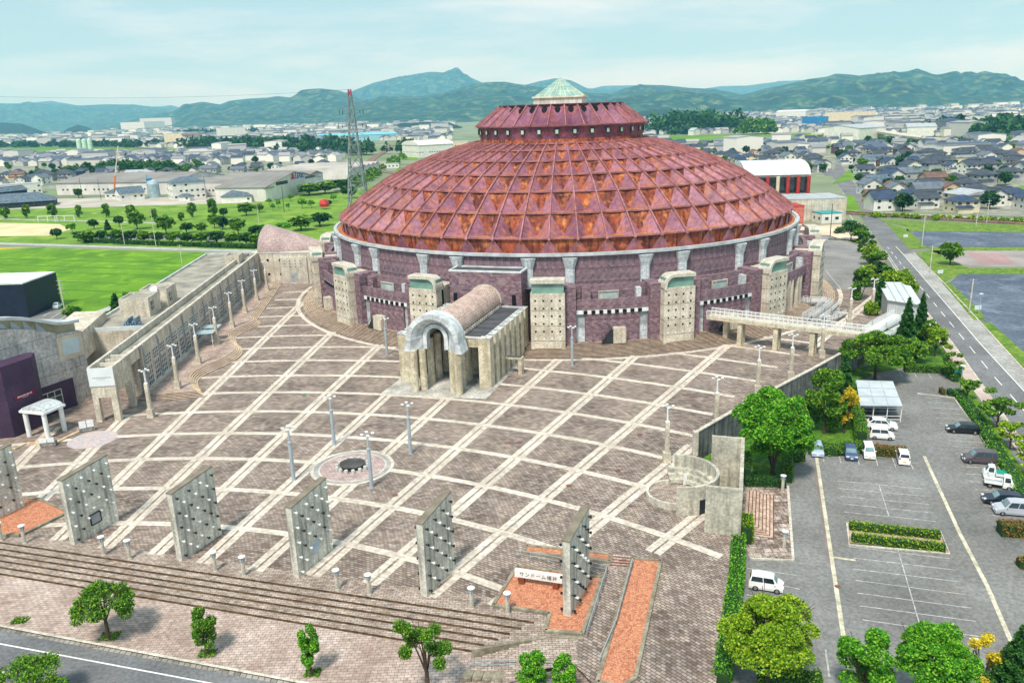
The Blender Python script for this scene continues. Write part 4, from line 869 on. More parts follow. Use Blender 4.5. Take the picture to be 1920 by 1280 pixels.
for z in (.35, .9, 2.3):
    for tt in (.05, .35, .65): a, b = lerp(Pl[3], Pl[0], tt), lerp(Pl[2], Pl[1], tt); q.bar(a + (z,), b + (z,), .07)
q.build('frame_rail', WHITE, t)
for i in range(3):
    c_ = lerp(lerp(Pl[3], Pl[2], .3 + .2 * i), lerp(Pl[0], Pl[1], .3 + .2 * i), .3)
    b = thing('bicycle', 'dark bicycle parked %s under the flat roofed shelter' % ('leftmost', 'in the middle', 'rightmost')[i], 'bicycle', (o_[0] + c_[0], o_[1] + c_[1], -1.2), 1.3)
    for x in (-.5, .5):
        q = M()
        for j in range(12): t0, t1 = 2 * pi * j / 12, 2 * pi * (j + 1) / 12; q.bar((x + .32 * cos(t0), 0, .33 + .32 * sin(t0)), (x + .32 * cos(t1), 0, .33 + .32 * sin(t1)), .04)
        q.build('wheel', DARKM, b)
    q = M(); q.bar((-.5, 0, .33), (-.15, 0, .8), .04); q.bar((-.15, 0, .8), (.35, 0, .8), .04); q.bar((-.1, 0, .35), (.35, 0, .8), .04); q.bar((.5, 0, .33), (.35, 0, .95), .04); q.bar((.3, -.25, 1), (.3, .25, 1), .04); q.build('frame', GREYM, b)
    q = M(); q.cbox(-.18, 0, .9, .25, .14, .06); q.build('saddle', DARKM, b)

# ---------------- vegetation ----------------
def leafmat(n, a, b, c): return mat(n, b, a, c, island=True, rough=.65, spec=.25, trans=.3)
LV = {'mid': leafmat('leaf_mid', '2a5210', '528a20', '98bc38'), 'dark': leafmat('leaf_dark', '163c18', '2c6424', '5c8c38'), 'lime': leafmat('leaf_lime', '3a6e10', '7ca61c', 'bed03a'), 'bright': leafmat('leaf_bright', '256a0e', '4c9c1a', 'a0d040'),
      'yellow': leafmat('leaf_yellow', 'a8961c', 'd8c224', 'f0e050'), 'red': leafmat('leaf_red', '4e5a20', '8e7a34', 'b9683c'), 'far': leafmat('leaf_far', '183e22', '2a5a30', '4c7c3c')}
BARK = mat('bark', '5c4a3a', '3a2e24', rough=.95, scale=4)
def quads(c, size, rng, flat=.5):
    n = len(c); nrm_ = rng.normal(size=(n, 3)); nrm_[:, 2] = np.abs(nrm_[:, 2]) + flat; nrm_ /= np.linalg.norm(nrm_, axis=1)[:, None]
    a = np.cross(nrm_, rng.normal(size=(n, 3))); a /= np.linalg.norm(a, axis=1)[:, None] + 1e-9; b = np.cross(nrm_, a)
    s = (size * rng.uniform(.6, 1.4, n))[:, None]; a *= s; b *= s * .62
    v = np.stack([c - a * .9, c + b, c + a, c - b], 1).reshape(-1, 3); return v
def qmesh(name, v, m, parent=None):
    n = len(v) // 4; me = bpy.data.meshes.new(name); me.vertices.add(4 * n); me.vertices.foreach_set('co', v.astype(np.float32).ravel())
    me.loops.add(4 * n); me.loops.foreach_set('vertex_index', np.arange(4 * n, dtype=np.int32)); me.polygons.add(n); me.polygons.foreach_set('loop_start', np.arange(0, 4 * n, 4, dtype=np.int32)); me.update(calc_edges=True)
    me.materials.append(m); o = bpy.data.objects.new(name, me); C.objects.link(o); o.parent = parent; return o
def crown_pts(kind, n, rng):
    # unit crown: x,y in [-.5,.5], z 0..1 of crown height
    if kind == 'round':
        k = 60; cc = rng.normal(size=(k, 3)); cc /= np.linalg.norm(cc, axis=1)[:, None]; cc *= rng.uniform(.55, .95, k)[:, None]; cc[:, 2] = cc[:, 2] * .85; r = rng.uniform(.2, .36, k)
        i = rng.integers(0, k, n); d = rng.normal(size=(n, 3)); d /= np.linalg.norm(d, axis=1)[:, None]; d[:, 2] = np.abs(d[:, 2]) * 1.1 - .25
        p = cc[i] + d * (r[i] * rng.uniform(.75, 1.05, n))[:, None]; return np.c_[p[:, 0] * .41, p[:, 1] * .41, .5 + p[:, 2] * .44]
    if kind == 'spread':
        k = 40; a = rng.uniform(0, 2 * pi, k); q = np.sqrt(rng.uniform(0.02, 1, k)) * .42; zz = .35 + .5 * (1 - (q / .42) ** 2) * rng.uniform(.4, 1, k) + rng.uniform(-.15, .1, k)
        cc = np.c_[q * np.cos(a), q * np.sin(a), zz]; i = rng.integers(0, k, n); d = rng.normal(size=(n, 3)); d /= np.linalg.norm(d, axis=1)[:, None]
        return cc[i] + d * np.array([.1, .1, .09]) * rng.uniform(.6, 1.25, (n, 1))
    if kind == 'conifer':
        z = 1 - np.sqrt(rng.uniform(0.0, 1, n)); a = rng.uniform(0, 2 * pi, n); lobe = .8 + .2 * np.sin(a * 5 + z * 40) + .12 * np.sin(z * 60); q = (1 - z) ** .8 * .46 * lobe * rng.uniform(.72, 1.05, n)
        return np.c_[q * np.cos(a), q * np.sin(a), z]
    if kind == 'oval':
        k = 18; z = rng.uniform(.08, .92, k); w = np.sin(pi * z) ** .6 * .3; a = rng.uniform(0, 2 * pi, k); cc = np.c_[w * np.cos(a), w * np.sin(a), z]
        i = rng.integers(0, k, n); d = rng.normal(size=(n, 3)); d /= np.linalg.norm(d, axis=1)[:, None]; return cc[i] + d * np.array([.17, .17, .11]) * rng.uniform(.7, 1.1, (n, 1))
    if kind == 'open':
        k = 13; a = rng.uniform(0, 2 * pi, k); q = rng.uniform(.12, .45, k); cc = np.c_[q * np.cos(a), q * np.sin(a), rng.uniform(.2, .9, k)]
        i = rng.integers(0, k, n); d = rng.normal(size=(n, 3)); d /= np.linalg.norm(d, axis=1)[:, None]; return cc[i] + d * np.array([.12, .12, .09]) * rng.uniform(.4, 1.2, (n, 1))
def tree(kind, col, H_, Wd, n, leaf, seed, trunkfrac=.25, name='broadleaf_tree'):
    rng = np.random.default_rng(seed); t = thing(name, 'x', 'tree')
    q = M(); tr = max(.08, H_ * .022); z0 = H_ * trunkfrac
    q.tube((0, 0, -.2), (0, 0, z0), tr * 1.5, tr, 8)
    rr = random.Random(seed)
    if kind == 'conifer': q.tube((0, 0, z0), (0, 0, H_ * .93), tr, .03, 6)
    else:
        for i in range(7 if kind != 'oval' else 4):
            a = 2 * pi * i / 7 + rr.random(); e = Wd * rr.uniform(.14, .36); m1 = (e * .4 * cos(a), e * .4 * sin(a), z0 + (H_ - z0) * .3); m2 = (e * cos(a), e * sin(a), z0 + (H_ - z0) * rr.uniform(.55, .85))
            q.tube((0, 0, z0 * .9), m1, tr * .65, tr * .42, 6, False); q.tube(m1, m2, tr * .42, tr * .12, 6)
            for j in range(2): b_ = a + rr.uniform(-1, 1); q.tube(lerp(m1, m2, .4), (m2[0] * .6 + Wd * .22 * cos(b_), m2[1] * .6 + Wd * .22 * sin(b_), m2[2] * rr.uniform(.85, 1.05)), tr * .25, .02, 5)
    q.build('trunk', BARK, t)
    p = crown_pts(kind, n, rng); c0 = z0 * (.8 if kind != 'conifer' else .5); p = p * np.array([Wd, Wd, H_ - c0]) + np.array([0, 0, c0])
    qmesh('crown', quads(p, np.full(n, leaf), rng), LV[col], t); return t
def place(spec, kind, col, n, leaf, seed, label, tf=.25, cat='tree', name='broadleaf_tree', group=None):
    x, y, z, h, w = spec; t = tree(kind, col, h, w, n, leaf, seed, tf, name); t.location = (x, y, z); t['label'] = label; t['category'] = cat
    if group: t['group'] = group
    return t
SZ = -.9
place((-40.0, 67.0, -0.9, 7.0, 5.8), 'spread', 'mid', 11000, .11, 1, 'largest tree on the front pavement, spreading dark green crown', .32)
place((-29.4, 64.1, -0.9, 5.3, 2.7), 'oval', 'mid', 6500, .095, 2, 'small staked oval tree second from the left on the pavement', .22)
place((-18.9, 60.8, -0.9, 5.5, 2.0), 'oval', 'bright', 5500, .095, 3, 'narrow small tree third along the front pavement', .22)
place((-8.2, 58.0, -0.9, 7.6, 4.4), 'open', 'mid', 8000, .1, 4, 'loose crowned tree fourth along the front pavement', .3)
place((0.8, 56.9, -0.9, 4.7, 2.9), 'oval', 'bright', 6500, .095, 5, 'bushy young tree left of the pair in front of the gravel bed', .1)
place((3.5, 56.4, -0.9, 4.4, 2.5), 'oval', 'bright', 6000, .095, 6, 'bushy young tree right of the pair in front of the gravel bed', .1)
place((-42.2, 56.4, -1.0, 5.4, 8.5), 'spread', 'mid', 11000, .11, 7, 'tree whose crown shows over the road at the bottom left corner', .4)
for x, y, w in ((-40.07, 67.31) + (.9,), (-29.46, 64.23) + (.8,), (-18.88, 61.05) + (.7,), (-50.60, 70.41) + (.7,)):
    rng = np.random.default_rng(int(x * 9) % 97 + 3); n = 260; p = np.c_[rng.uniform(-w, w, n), rng.uniform(-w * .7, w * .7, n), rng.uniform(0, .28, n)] + np.array([x, y, -.9]); o = qmesh('grass_tuft', quads(p, np.full(n, .12), rng), LV['mid']); o['kind'] = 'stuff'
# garden and car park trees
place((34.3, 97.8, -1.2, 13.8, 12.0), 'round', 'bright', 52000, .16, 11, 'largest round bright green tree beside the walled concrete box', .1)
place((64.8, 135.5, -1.2, 10.0, 12.2), 'spread', 'mid', 26000, .21, 12, 'wide spreading tree behind the cycle shelter', .3)
place((46.8, 112.2, -1.2, 10.3, 6.5), 'oval', 'mid', 15000, .18, 13, 'tall leafy tree behind the small yellow tree', .2)
place((52.0, 118.8, -1.2, 10.6, 5.3), 'conifer', 'dark', 7000, .26, 14, 'dark pointed tree between the wall and the cycle shelter', .08, name='conifer_tree')
place((45.6, 114.9, -1.2, 6.1, 3.8), 'oval', 'mid', 8000, .17, 15, 'shrubby tree in the gap behind the largest round tree', .15)
place((49.7, 112.0, -1.2, 7.4, 3.5), 'open', 'yellow', 1900, .2, 16, 'small bright yellow tree in the hedge corner', .12)
place((48.0, 112.9, -1.2, 2.6, 2.9), 'round', 'lime', 1400, .17, 17, 'low lime green bush left of the yellow tree', .05, 'bush', 'bush')
place((76.3, 148.6, -1.2, 12.0, 5.4), 'conifer', 'dark', 6500, .28, 18, 'taller dark conifer in front of the grey shed, the nearer one', .05, name='conifer_tree')
place((82.5, 155.3, -1.2, 11.2, 4.3), 'conifer', 'dark', 5500, .28, 19, 'slim dark conifer right of the grey shed, the farther one', .05, name='conifer_tree')
place((73.6, 151.8, -1.2, 5.2, 5.3), 'round', 'lime', 3000, .26, 20, 'yellowish leafy tree under the shed ramp', .15)
place((76.1, 144.4, -1.2, 5.2, 6.3), 'round', 'mid', 4000, .28, 21, 'rounded green tree below the two tall conifers', .15)
place((82.0, 147.9, -1.2, 6.0, 5.6), 'open', 'lime', 1900, .25, 22, 'sparse yellow green tree beside the pavement, highest of its row')
place((83.1, 152.6, -1.2, 6.4, 4.7), 'round', 'mid', 2400, .28, 23, 'dark leafy tree between the conifers and the pavement')
sl = [(1786, 722, 660, 44), (1812, 764, 705, 46), (1852, 806, 736, 78), (1893, 862, 790, 58), (1915, 900, 824, 60)]
for i, (u_, l_) in enumerate(zip([(78.1, 134.2, -1.2, 5.1, 4.2), (74.7, 123.6, -1.2, 4.3, 4.0), (72.9, 112.1, -1.2, 5.9, 6.8), (70.1, 104.3, -1.2, 4.1, 4.4), (67.4, 96.2, -1.2, 4.9, 4.9)], ['beside the green sign board', 'pruned small, above the first parking bays', 'with long spreading branches, opposite the black car', 'opposite the brown van', 'cut by the right picture edge'])):
    place(u_, 'open', 'lime' if i > 2 else 'mid', 1600 if i != 2 else 3000, .2, 30 + i, 'street tree on the right pavement ' + l_, .35, group='street trees on the right pavement')
row = [(106.7, 233.2, -1.2, 8.4, 6.3), (100.4, 214.8, -1.2, 8.8, 7.3), (97.4, 205.0, -1.2, 8.0, 6.2), (96.4, 198.8, -1.2, 7.6, 6.8), (93.9, 205.6, -1.2, 7.8, 5.6), (86.0, 191.4, -1.2, 9.3, 5.3), (87.0, 183.1, -1.2, 8.9, 5.0), (98.2, 195.5, -1.2, 8.1, 6.7), (94.4, 184.8, -1.2, 8.4, 4.6), (121.5, 274.6, -1.2, 5.9, 6.7), (115.5, 256.4, -1.2, 6.6, 5.9), (82.0, 176.2, -1.2, 5.0, 3.7)]
rl = ['lime tree above the side car park', 'leafy tree beside the white edge line of the road', 'dark tree right of the fenced planter', 'yellow green tree leaning to the road', 'dark round tree next to the fenced planter', 'dark tree at the lower end of the fenced planter', 'pointed tree behind the shed roof', 'thin pale tree against the road', 'small tree at the far corner of the shed', 'small tree where the side car park meets the road', 'lime tree below the crossing', 'round bush by the shed wall']
for i, s_ in enumerate(row): place(s_, ('round', 'oval', 'open', 'round')[i % 4] if i not in (6,) else 'conifer', ('lime', 'mid', 'dark', 'lime')[i % 4], 2600, .32, 50 + i, rl[i], .12)
place((122.3, 284.0, -1.2, 7.6, 11.8), 'spread', 'dark', 2600, .35, 70, 'dark spreading tree in the hedge across the far end of the side car park')
place((131.9, 235.6, -1.2, 7.8, 7.4), 'round', 'mid', 4200, .34, 71, 'single round tree on the verge between the empty lots', .15)
# bottom right
place((21.0, 58.0, -1.2, 9.4, 9.2), 'round', 'lime', 48000, .115, 72, 'large yellow green tree over the hedge at the bottom of the picture', .18)
place((28.1, 55.4, -1.2, 6.9, 5.2), 'oval', 'bright', 18000, .11, 73, 'upright green tree between the two big trees at the bottom', .15)
place((33.2, 54.5, -1.2, 8.2, 7.2), 'round', 'bright', 34000, .115, 74, 'big round green tree at the bottom of the car park', .2)
place((37.9, 55.5, -1.2, 5.7, 3.6), 'open', 'yellow', 4000, .1, 75, 'sparse yellow leaved tree behind the bottom lamp')
place((39.8, 53.6, -1.2, 9.3, 6.5), 'conifer', 'dark', 34000, .115, 76, 'dense dark conifer in the bottom right corner', .03, name='conifer_tree')
def hedge(pts, w, h, col, label, dens=46, leaf=.11, z=-1.2, seed=1):
    rng = np.random.default_rng(seed); x0, y0 = pts[0]; t = thing('hedge', label, 'hedge', (x0, y0, z)); P_ = [(x - x0, y - y0) for x, y in pts]
    q = M(); q.strip(P_, w * .8, 0, h * .88); q.build('hedge_core', mat('hedge_core', '26481a', '1a3312', rough=1), t); out_ = []
    for a, b in zip(P_, P_[1:]):
        l = hypot(a[0] - b[0], a[1] - b[1]); n = int(l * (w + 2 * h) * dens); s = rng.uniform(0, 1, n); r = rng.uniform(0, w + 2 * h, n); off = rng.normal(0, .05, n)
        u = np.where(r < h, -w / 2 + off, np.where(r < h + w, r - h - w / 2, w / 2 + off)); zz = np.where(r < h, r, np.where(r < h + w, h + off * 1.5, w + 2 * h - r))
        dx, dy = (b[0] - a[0]) / l, (b[1] - a[1]) / l; out_.append(np.c_[a[0] + dx * l * s - dy * u, a[1] + dy * l * s + dx * u, zz])
    qmesh('leaves', quads(np.concatenate(out_), np.full(sum(len(o) for o in out_), leaf), rng, .2), LV[col], t); return t
hedge([(25.78, 83.54), (22.47, 72.79), (17.02, 57.80)], 1.5, 1.5, 'bright', 'long tall clipped hedge between the paved walk and the car park', seed=2)
hedge([(25.89, 81.13), (26.81, 84.72)], 1.6, 2.2, 'lime', 'unkempt shrub hedge at the corner of the sunken pavers', seed=3)
hedge([(20.40, 58.65), (25.50, 57.41)], 1.5, 1.4, 'mid', 'clipped hedge along the bottom of the car park under the yellow green tree', seed=4)
hedge([(38.77, 83.70), (47.95, 80.93)], .9, 1.0, 'lime', 'upper of the twin clipped hedges on the car park island', 40, seed=5)
hedge([(37.93, 81.08), (47.06, 78.22)], .9, 1.0, 'lime', 'lower of the twin clipped hedges on the car park island', 40, seed=6)
hedge([(42.02, 105.83), (45.09, 104.84), (49.74, 105.41)], 2.4, 1.3, 'mid', 'low hedge behind the row of parked cars beside the largest tree', seed=7)
hedge([(50.07, 106.71), (53.47, 116.39), (58.14, 129.59)], 1.5, 2.4, 'mid', 'tall hedge column running up to the cycle shelter', seed=8)
hedge([(50.09, 104.45), (54.84, 102.98)], 1.6, 1.3, 'red', 'rusty red tipped hedge behind the white wagon', seed=9)
hedge([(30.01, 96.07), (35.20, 95.38)], 1.6, 1.2, 'dark', 'dark hedge in the shade above the sunken pavers', seed=10)
hedge([(30.49, 96.51), (32.01, 102.25)], 1.2, 2.2, 'mid', 'square clipped hedge end against the walled box', seed=11)
hedge([(35.87, 96.12), (37.90, 102.50), (40.33, 103.03)], 1.2, 1.6, 'mid', 'dark clipped hedge under the right side of the largest tree', seed=12)
hedge([(72.07, 139.65), (78.94, 138.32), (78.19, 132.98)], 1.6, 1.3, 'mid', 'hedge at the far end of the car park behind the three bays', seed=13)
hedge([(74.73, 126.13), (70.74, 112.71), (66.11, 99.30), (61.87, 86.31)], 1.7, 1.3, 'bright', 'long hedge between the car park and the road pavement', 18, seed=14)
hedge([(55.07, 81.67), (58.56, 81.09)], 1.8, 1.5, 'red', 'reddish bush hedge at the right edge beside the silver van', seed=15)
hedge([(53.06, 74.84), (54.75, 74.64)], 1.2, 1.0, 'red', 'small dark bush cut by the right picture edge', seed=16)
hedge([(72.27, 127.43), (72.96, 127.36)], 1.4, 1.0, 'red', 'round reddish bush on the tip of the car park island', seed=17)
hedge([(73.21, 126.80), (75.13, 126.36)], 1.4, 1.0, 'dark', 'row of dark round bushes beside the reddish bush', seed=18)
hedge([(113.5, 282.2), (123.1, 276.6)], 2, 1.3, 'dark', 'hedge across the far end of the side car park', 8, .3, seed=19)
o = M().add([(p[0], p[1], -1.1) for p in ((38.98, 84.82), (48.55, 82.09), (47.35, 77.98), (37.62, 80.63))], [(0, 3, 2, 1)]); struct('island_bed', o, mat('soil_bed', 'b9a58c', '94806a', rough=1, scale=1))
q = M(); q.strip([(39.13, 85.20), (48.80, 82.32), (47.35, 77.76), (37.31, 80.19), (39.13, 85.20)], .22, -1.2, -1.07); struct('island_kerb', q, CONC2)
q = M(); q.strip([(68.64, 127.77), (73.43, 125.21), (69.21, 110.32), (64.59, 97.23), (60.07, 84.46)], .25, -1.2, -1.05); struct('park_kerb', q, CONC2)
# planter box with low wall in the side car park
q = M(); P4_ = [(102.69, 233.83), (109.90, 236.85), (114.67, 246.81), (108.89, 249.75)]; q.strip(P4_ + [P4_[0]], .3, -1.2, -.1); o = q.build('low_planter_wall', mat('green_fence', '6f8f86', '55756c', rough=.7)); tag(o, 'low greenish fence boxing in a planted corner of the side car park', 'fence')
rng = np.random.default_rng(5)
g1 = np.array([(-2.70, 68.94), (8.09, 72.24), (1.30, 69.80)][0])
# ---------------- cars ----------------
TYRE = mat('tyre', '1a1a1b', '101011', rough=.85); RIM = mat('rim', 'a8acb0', '8a8e92', rough=.35, metal=.6); CGL = mat('car_glass', '24343a', '18262c', rough=.08, spec=1.0); CGL2 = mat('windscreen', '7f9ca2', '5c7a82', rough=.08, spec=1.0)
PLY = mat('yellow_plate', 'f0cf2a', 'd8b820', rough=.6); LRED = mat('tail_red', 'b01c1c', '8a1414', rough=.3); LCL = mat('head_clear', 'e8eef2', 'cfd6da', rough=.15)
def paint(n, c): return mat(n, c, tuple(x * .93 for x in lin(c)), rough=.25, spec=.7, scale=.8)
SHAPES = { # profile (x fraction, height m) for lower line up: hood/belt, roof; L, W
 'hatch': dict(L=4.0, W=1.69, prof=[(0, .42), (.01, .62), (.05, .78), (.22, .93), (.38, 1.42), (.55, 1.5), (.8, 1.45), (.93, 1.0), (.99, .88), (1, .45)], wind=(3, 4), rear=(6, 7), belt=.95),
 'wagon': dict(L=4.6, W=1.72, prof=[(0, .4), (.01, .6), (.05, .74), (.24, .92), (.38, 1.42), (.6, 1.5), (.88, 1.44), (.96, 1.02), (.995, .9), (1, .45)], wind=(3, 4), rear=(6, 7), belt=.95),
 'kei': dict(L=3.4, W=1.48, prof=[(0, .4), (.01, .66), (.04, .84), (.17, 1.02), (.29, 1.62), (.5, 1.7), (.93, 1.66), (.985, 1.1), (.995, .9), (1, .45)], wind=(3, 4), rear=(6, 7), belt=1.06),
 'van': dict(L=4.25, W=1.8, prof=[(0, .42), (.01, .66), (.06, .86), (.22, 1.05), (.36, 1.72), (.55, 1.83), (.94, 1.78), (.985, 1.15), (.995, .9), (1, .45)], wind=(3, 4), rear=(6, 7), belt=1.1),
 'suv': dict(L=4.3, W=1.76, prof=[(0, .45), (.01, .7), (.05, .88), (.24, 1.02), (.39, 1.52), (.55, 1.6), (.82, 1.54), (.95, 1.1), (.99, .95), (1, .5)], wind=(3, 4), rear=(6, 7), belt=1.05)}
def car(shape, color, name, label, cat, rearplate=False, yellow=False, truck=None):
    s = SHAPES[shape if not truck else 'kei']; L_, W_, pf, belt = s['L'], s['W'], s['prof'], s['belt']; t = thing(name, label, cat)
    if truck: pf = [(0, .4), (.005, .7), (.02, .95), (.07, 1.1), (.16, 1.72), (.3, 1.78), (.375, 1.74), (.385, .95), (.39, .6), (.395, .42)]
    X = lambda f: (f - .5) * L_
    wd = lambda z: W_ / 2 * (1.0 if z <= belt - .1 else (.985 if z <= belt else 1 - .2 * (z - belt) / .7)) * (.96 if z < .5 else 1)
    top = [(X(f), z) for f, z in pf]; bot = [(X(pf[-1][0]), .24), (X(pf[0][0]), .24)]
    ins = M(); n = len(top)
    def side(sgn, arr): return [(x, sgn * wd(z) * (.93 if (i in (0, len(arr) - 1)) else 1), z) for i, (x, z) in enumerate(arr)]
    # belt line splits lower body and cabin
    rows = []
    for i, (x, z) in enumerate(top): rows.append([(x, -wd(z) * .94, z), (x, -wd(min(z, belt)) if z > belt else -wd(z), min(z - .04, belt)), (x, -wd(.6), .5), (x, -wd(.4) * .97, .24)])
    vs = []; fs = []
    for sgn in (-1, 1):
        b0_ = len(vs)
        for r in rows: vs += [(p[0], -p[1] * sgn, p[2]) for p in r]
    k = 4
    for i in range(n - 1):
        for j in range(3):
            a = i * k + j; fs.append((a, a + 1, a + k + 1, a + k)); c = n * k + i * k + j; fs.append((c, c + k, c + k + 1, c + 1))
        a = i * k; c = n * k + i * k; fs.append((a, a + k, c + k, c))
        fs.append((a + 3, c + 3, c + k + 3, a + k + 3))
    fs += [tuple([0, 1, 2, 3, n * k + 3, n * k + 2, n * k + 1, n * k]), tuple([(n - 1) * k + j for j in (3, 2, 1, 0)] + [n * k + (n - 1) * k + j for j in (0, 1, 2, 3)])]
    ins.add(vs, fs); pt = paint('paint_' + color, color); ins.build('body', pt, t)
    (i0, i1), (j0, j1) = s['wind'], s['rear']
    def strip_on(i, j, a, b, m, nm, inset=.09):
        p, q_ = top[i], top[j]; P_ = lambda f, sg: ((p[0] + (q_[0] - p[0]) * f), sg * (wd(p[1] + (q_[1] - p[1]) * f) * .94 - inset), p[1] + (q_[1] - p[1]) * f)
        nx, nz = (p[1] - q_[1]), (q_[0] - p[0]); l = hypot(nx, nz); nx, nz = nx / l * .012, nz / l * .012; sgn = 1 if nz > 0 else -1
        g = M(); v = [P_(a, -1), P_(a, 1), P_(b, 1), P_(b, -1)]; g.quad(*[(x + nx * sgn, y, z + nz * sgn) for x, y, z in v]); g.build(nm, m, t)
    strip_on(i0, i1, .06, .92, CGL2, 'windscreen')
    if not truck: strip_on(j0, j1, .06, .8, CGL, 'rear_window')
    # side windows
    zt_ = max(z for _, z in top) - .1; zb_ = belt + .04
    xa, xb = top[i0][0] + .22, top[i1][0] + .05; xc, xd = top[6][0] - .05, top[7][0] - .12
    if truck: xc = xd = top[6][0] - .1
    for sg in (-1, 1):
        cuts = [0, 1] if truck else ([0, .48, 1] if shape == 'kei' else [0, .4, .76, 1])
        for c0, c1 in zip(cuts, cuts[1:]):
            bt = [lerp((xa, zb_), (xd, zb_), c0 + .012), lerp((xa, zb_), (xd, zb_), c1 - .012)]; tp = [lerp((xb, zt_), (xc, zt_), c1 - .015), lerp((xb, zt_), (xc, zt_), c0 + .015)]
            def yy(z): f = (z - belt) / (max(zz for _, zz in top) - belt); return sg * (wd(belt) + (wd(max(zz for _, zz in top)) * .94 - wd(belt)) * f + .015)
            g = M(); g.quad(*[(x, yy(z), z) for x, z in bt + tp]); g.build('side_window', CGL, t)
    # wheels
    for x in (X(.18), X(.8)):
        for sg in (-1, 1):
            q = M(); q.tube((x, sg * (W_ / 2 - .19), .3), (x, sg * (W_ / 2 + .01), .3), .3, n=16); w = q.build('wheel', TYRE, t); q = M(); q.tube((x, sg * (W_ / 2 + .008), .3), (x, sg * (W_ / 2 + .03), .3), .18, .16, n=12); q.build('rim', RIM, w)
    for sg in (-1, 1):
        q = M(); q.cbox(X(.01) + .08, sg * (W_ / 2 - .28), .68, .3, .36, .14); q.build('headlight', LCL, t); xr = X(1) - .06
        if not truck: q = M(); q.cbox(xr - .06, sg * (W_ / 2 - .13), .98, .2, .2, .34 if shape in ('kei', 'van') else .18); q.build('taillight', LRED, t)
        q = M(); q.cbox(top[i0][0] + .25, sg * (W_ / 2 + .07), belt + .05, .12, .18, .14); q.build('mirror', pt, t)
    q = M(); q.cbox(X(0) + .0, 0, .45, .04, .34, .17)
    if not truck: q.cbox(X(1) + .0, 0, .62, .04, .34, .17)
    q.build('number_plate', PLY if yellow else WHITE, t)
    if truck:
        q = M(); xl, xr = X(.41), X(1); q.box(xl, xr, -W_ / 2, W_ / 2, .62, .7); q.box(xl, xr, -W_ / 2, -W_ / 2 + .05, .7, .98); q.box(xl, xr, W_ / 2 - .05, W_ / 2, .7, .98); q.box(xr - .05, xr, -W_ / 2 + .05, W_ / 2 - .05, .7, .98); q.box(xl, xl + .05, -W_ / 2 + .05, W_ / 2 - .05, .7, 1.05); q.build('cargo_bed', pt, t)
        q = M(); q.box(xl, xr, -.45, .45, .35, .6); q.build('chassis', DARKM, t)
        if truck == 'tarp':
            q = M(); q.box(xl + .06, xr - .06, -W_ / 2 + .06, W_ / 2 - .06, .72, 1.02); q.build('tarpaulin', mat('teal_tarp', '1f9c86', '158070', rough=.7), t)
        else: q = M(); q.box(xl + .05, xr - .05, -W_ / 2 + .05, W_ / 2 - .05, .7, .72); q.build('bed_floor', GREYM, t)
    return t
def park(front, rear, z=-1.2, **k):
    t = car(**k); fx, fy = front; rx, ry = rear; t.location = ((fx + rx) / 2, (fy + ry) / 2, z); t.rotation_euler = (0, 0, atan2(ry - fy, rx - fx)); return t
park((42.56, 103.57), (43.47, 107.24), shape='hatch', color='a9b9d4', name='parked_car', label='pale silver blue hatchback parked leftmost in the hedge row', cat='car')
park((46.72, 102.00), (47.75, 105.76), shape='hatch', color='3d4f74', name='parked_car', label='dark blue hatchback between the silver blue car and the white box car', cat='car')
park((49.16, 101.81), (50.35, 105.74), shape='kei', color='eceeee', name='parked_car', label='white box car with yellow front plate beside the dark blue hatchback', cat='car', yellow=True)
park((54.22, 103.57), (52.92, 99.62), shape='kei', color='f2f2f2', name='parked_car', label='white tall car backed out by the reddish hedge, dark rear window showing', cat='car', yellow=True)
park((58.09, 112.72), (54.00, 114.14), shape='suv', color='f4f5f6', name='parked_car', label='white crossover car parked right under the cycle shelter', cat='car')
park((55.79, 109.19), (52.70, 110.05), shape='kei', color='f5f6f6', name='parked_car', label='small white car between the crossover and the reddish hedge', cat='car')
park((64.91, 111.51), (69.36, 110.30), shape='wagon', color='14161c', name='parked_car', label='black estate car parked on its own against the long hedge', cat='car')
park((61.56, 101.03), (65.67, 100.02), shape='van', color='5a5056', name='parked_van', label='brownish grey van with roof rails by the long hedge', cat='van')
park((61.55, 96.16), (64.59, 94.66), shape='kei', color='eef2f2', name='parked_truck', label='white mini truck with a teal covered bed', cat='truck', truck='tarp')
park((63.39, 92.14), (60.32, 93.88), shape='kei', color='f6f7f7', name='parked_truck', label='white mini truck with an empty open bed', cat='truck', truck='open')
park((58.09, 89.31), (61.58, 88.23), shape='wagon', color='1e2638', name='parked_car', label='dark navy estate car beside the silver van', cat='car')
park((57.73, 86.59), (61.16, 85.69), shape='van', color='b6bac4', name='parked_van', label='silver grey van with white roof at the right edge above the red bush', cat='van')
park((27.02, 71.76), (23.84, 72.90), shape='kei', color='f6f6f6', name='parked_car', label='white box car parked alone beside the tall hedge at lower right', cat='car')
park((177.2, 382.3), (185.8, 396.2), shape='hatch', color='d8dcde', name='moving_car', label='pale car driving on the far road near the railway crossing', cat='car')
park((107.9, 301.3), (111.6, 313.3), shape='hatch', color='8a8e92', name='parked_car', label='grey car parked right beside the arena tower arch', cat='car')
park((124.6, 303.2), (127.0, 302.6), shape='hatch', color='505a70', name='parked_car', label='dark car parked in front of the far hedge of the side car park', cat='car')
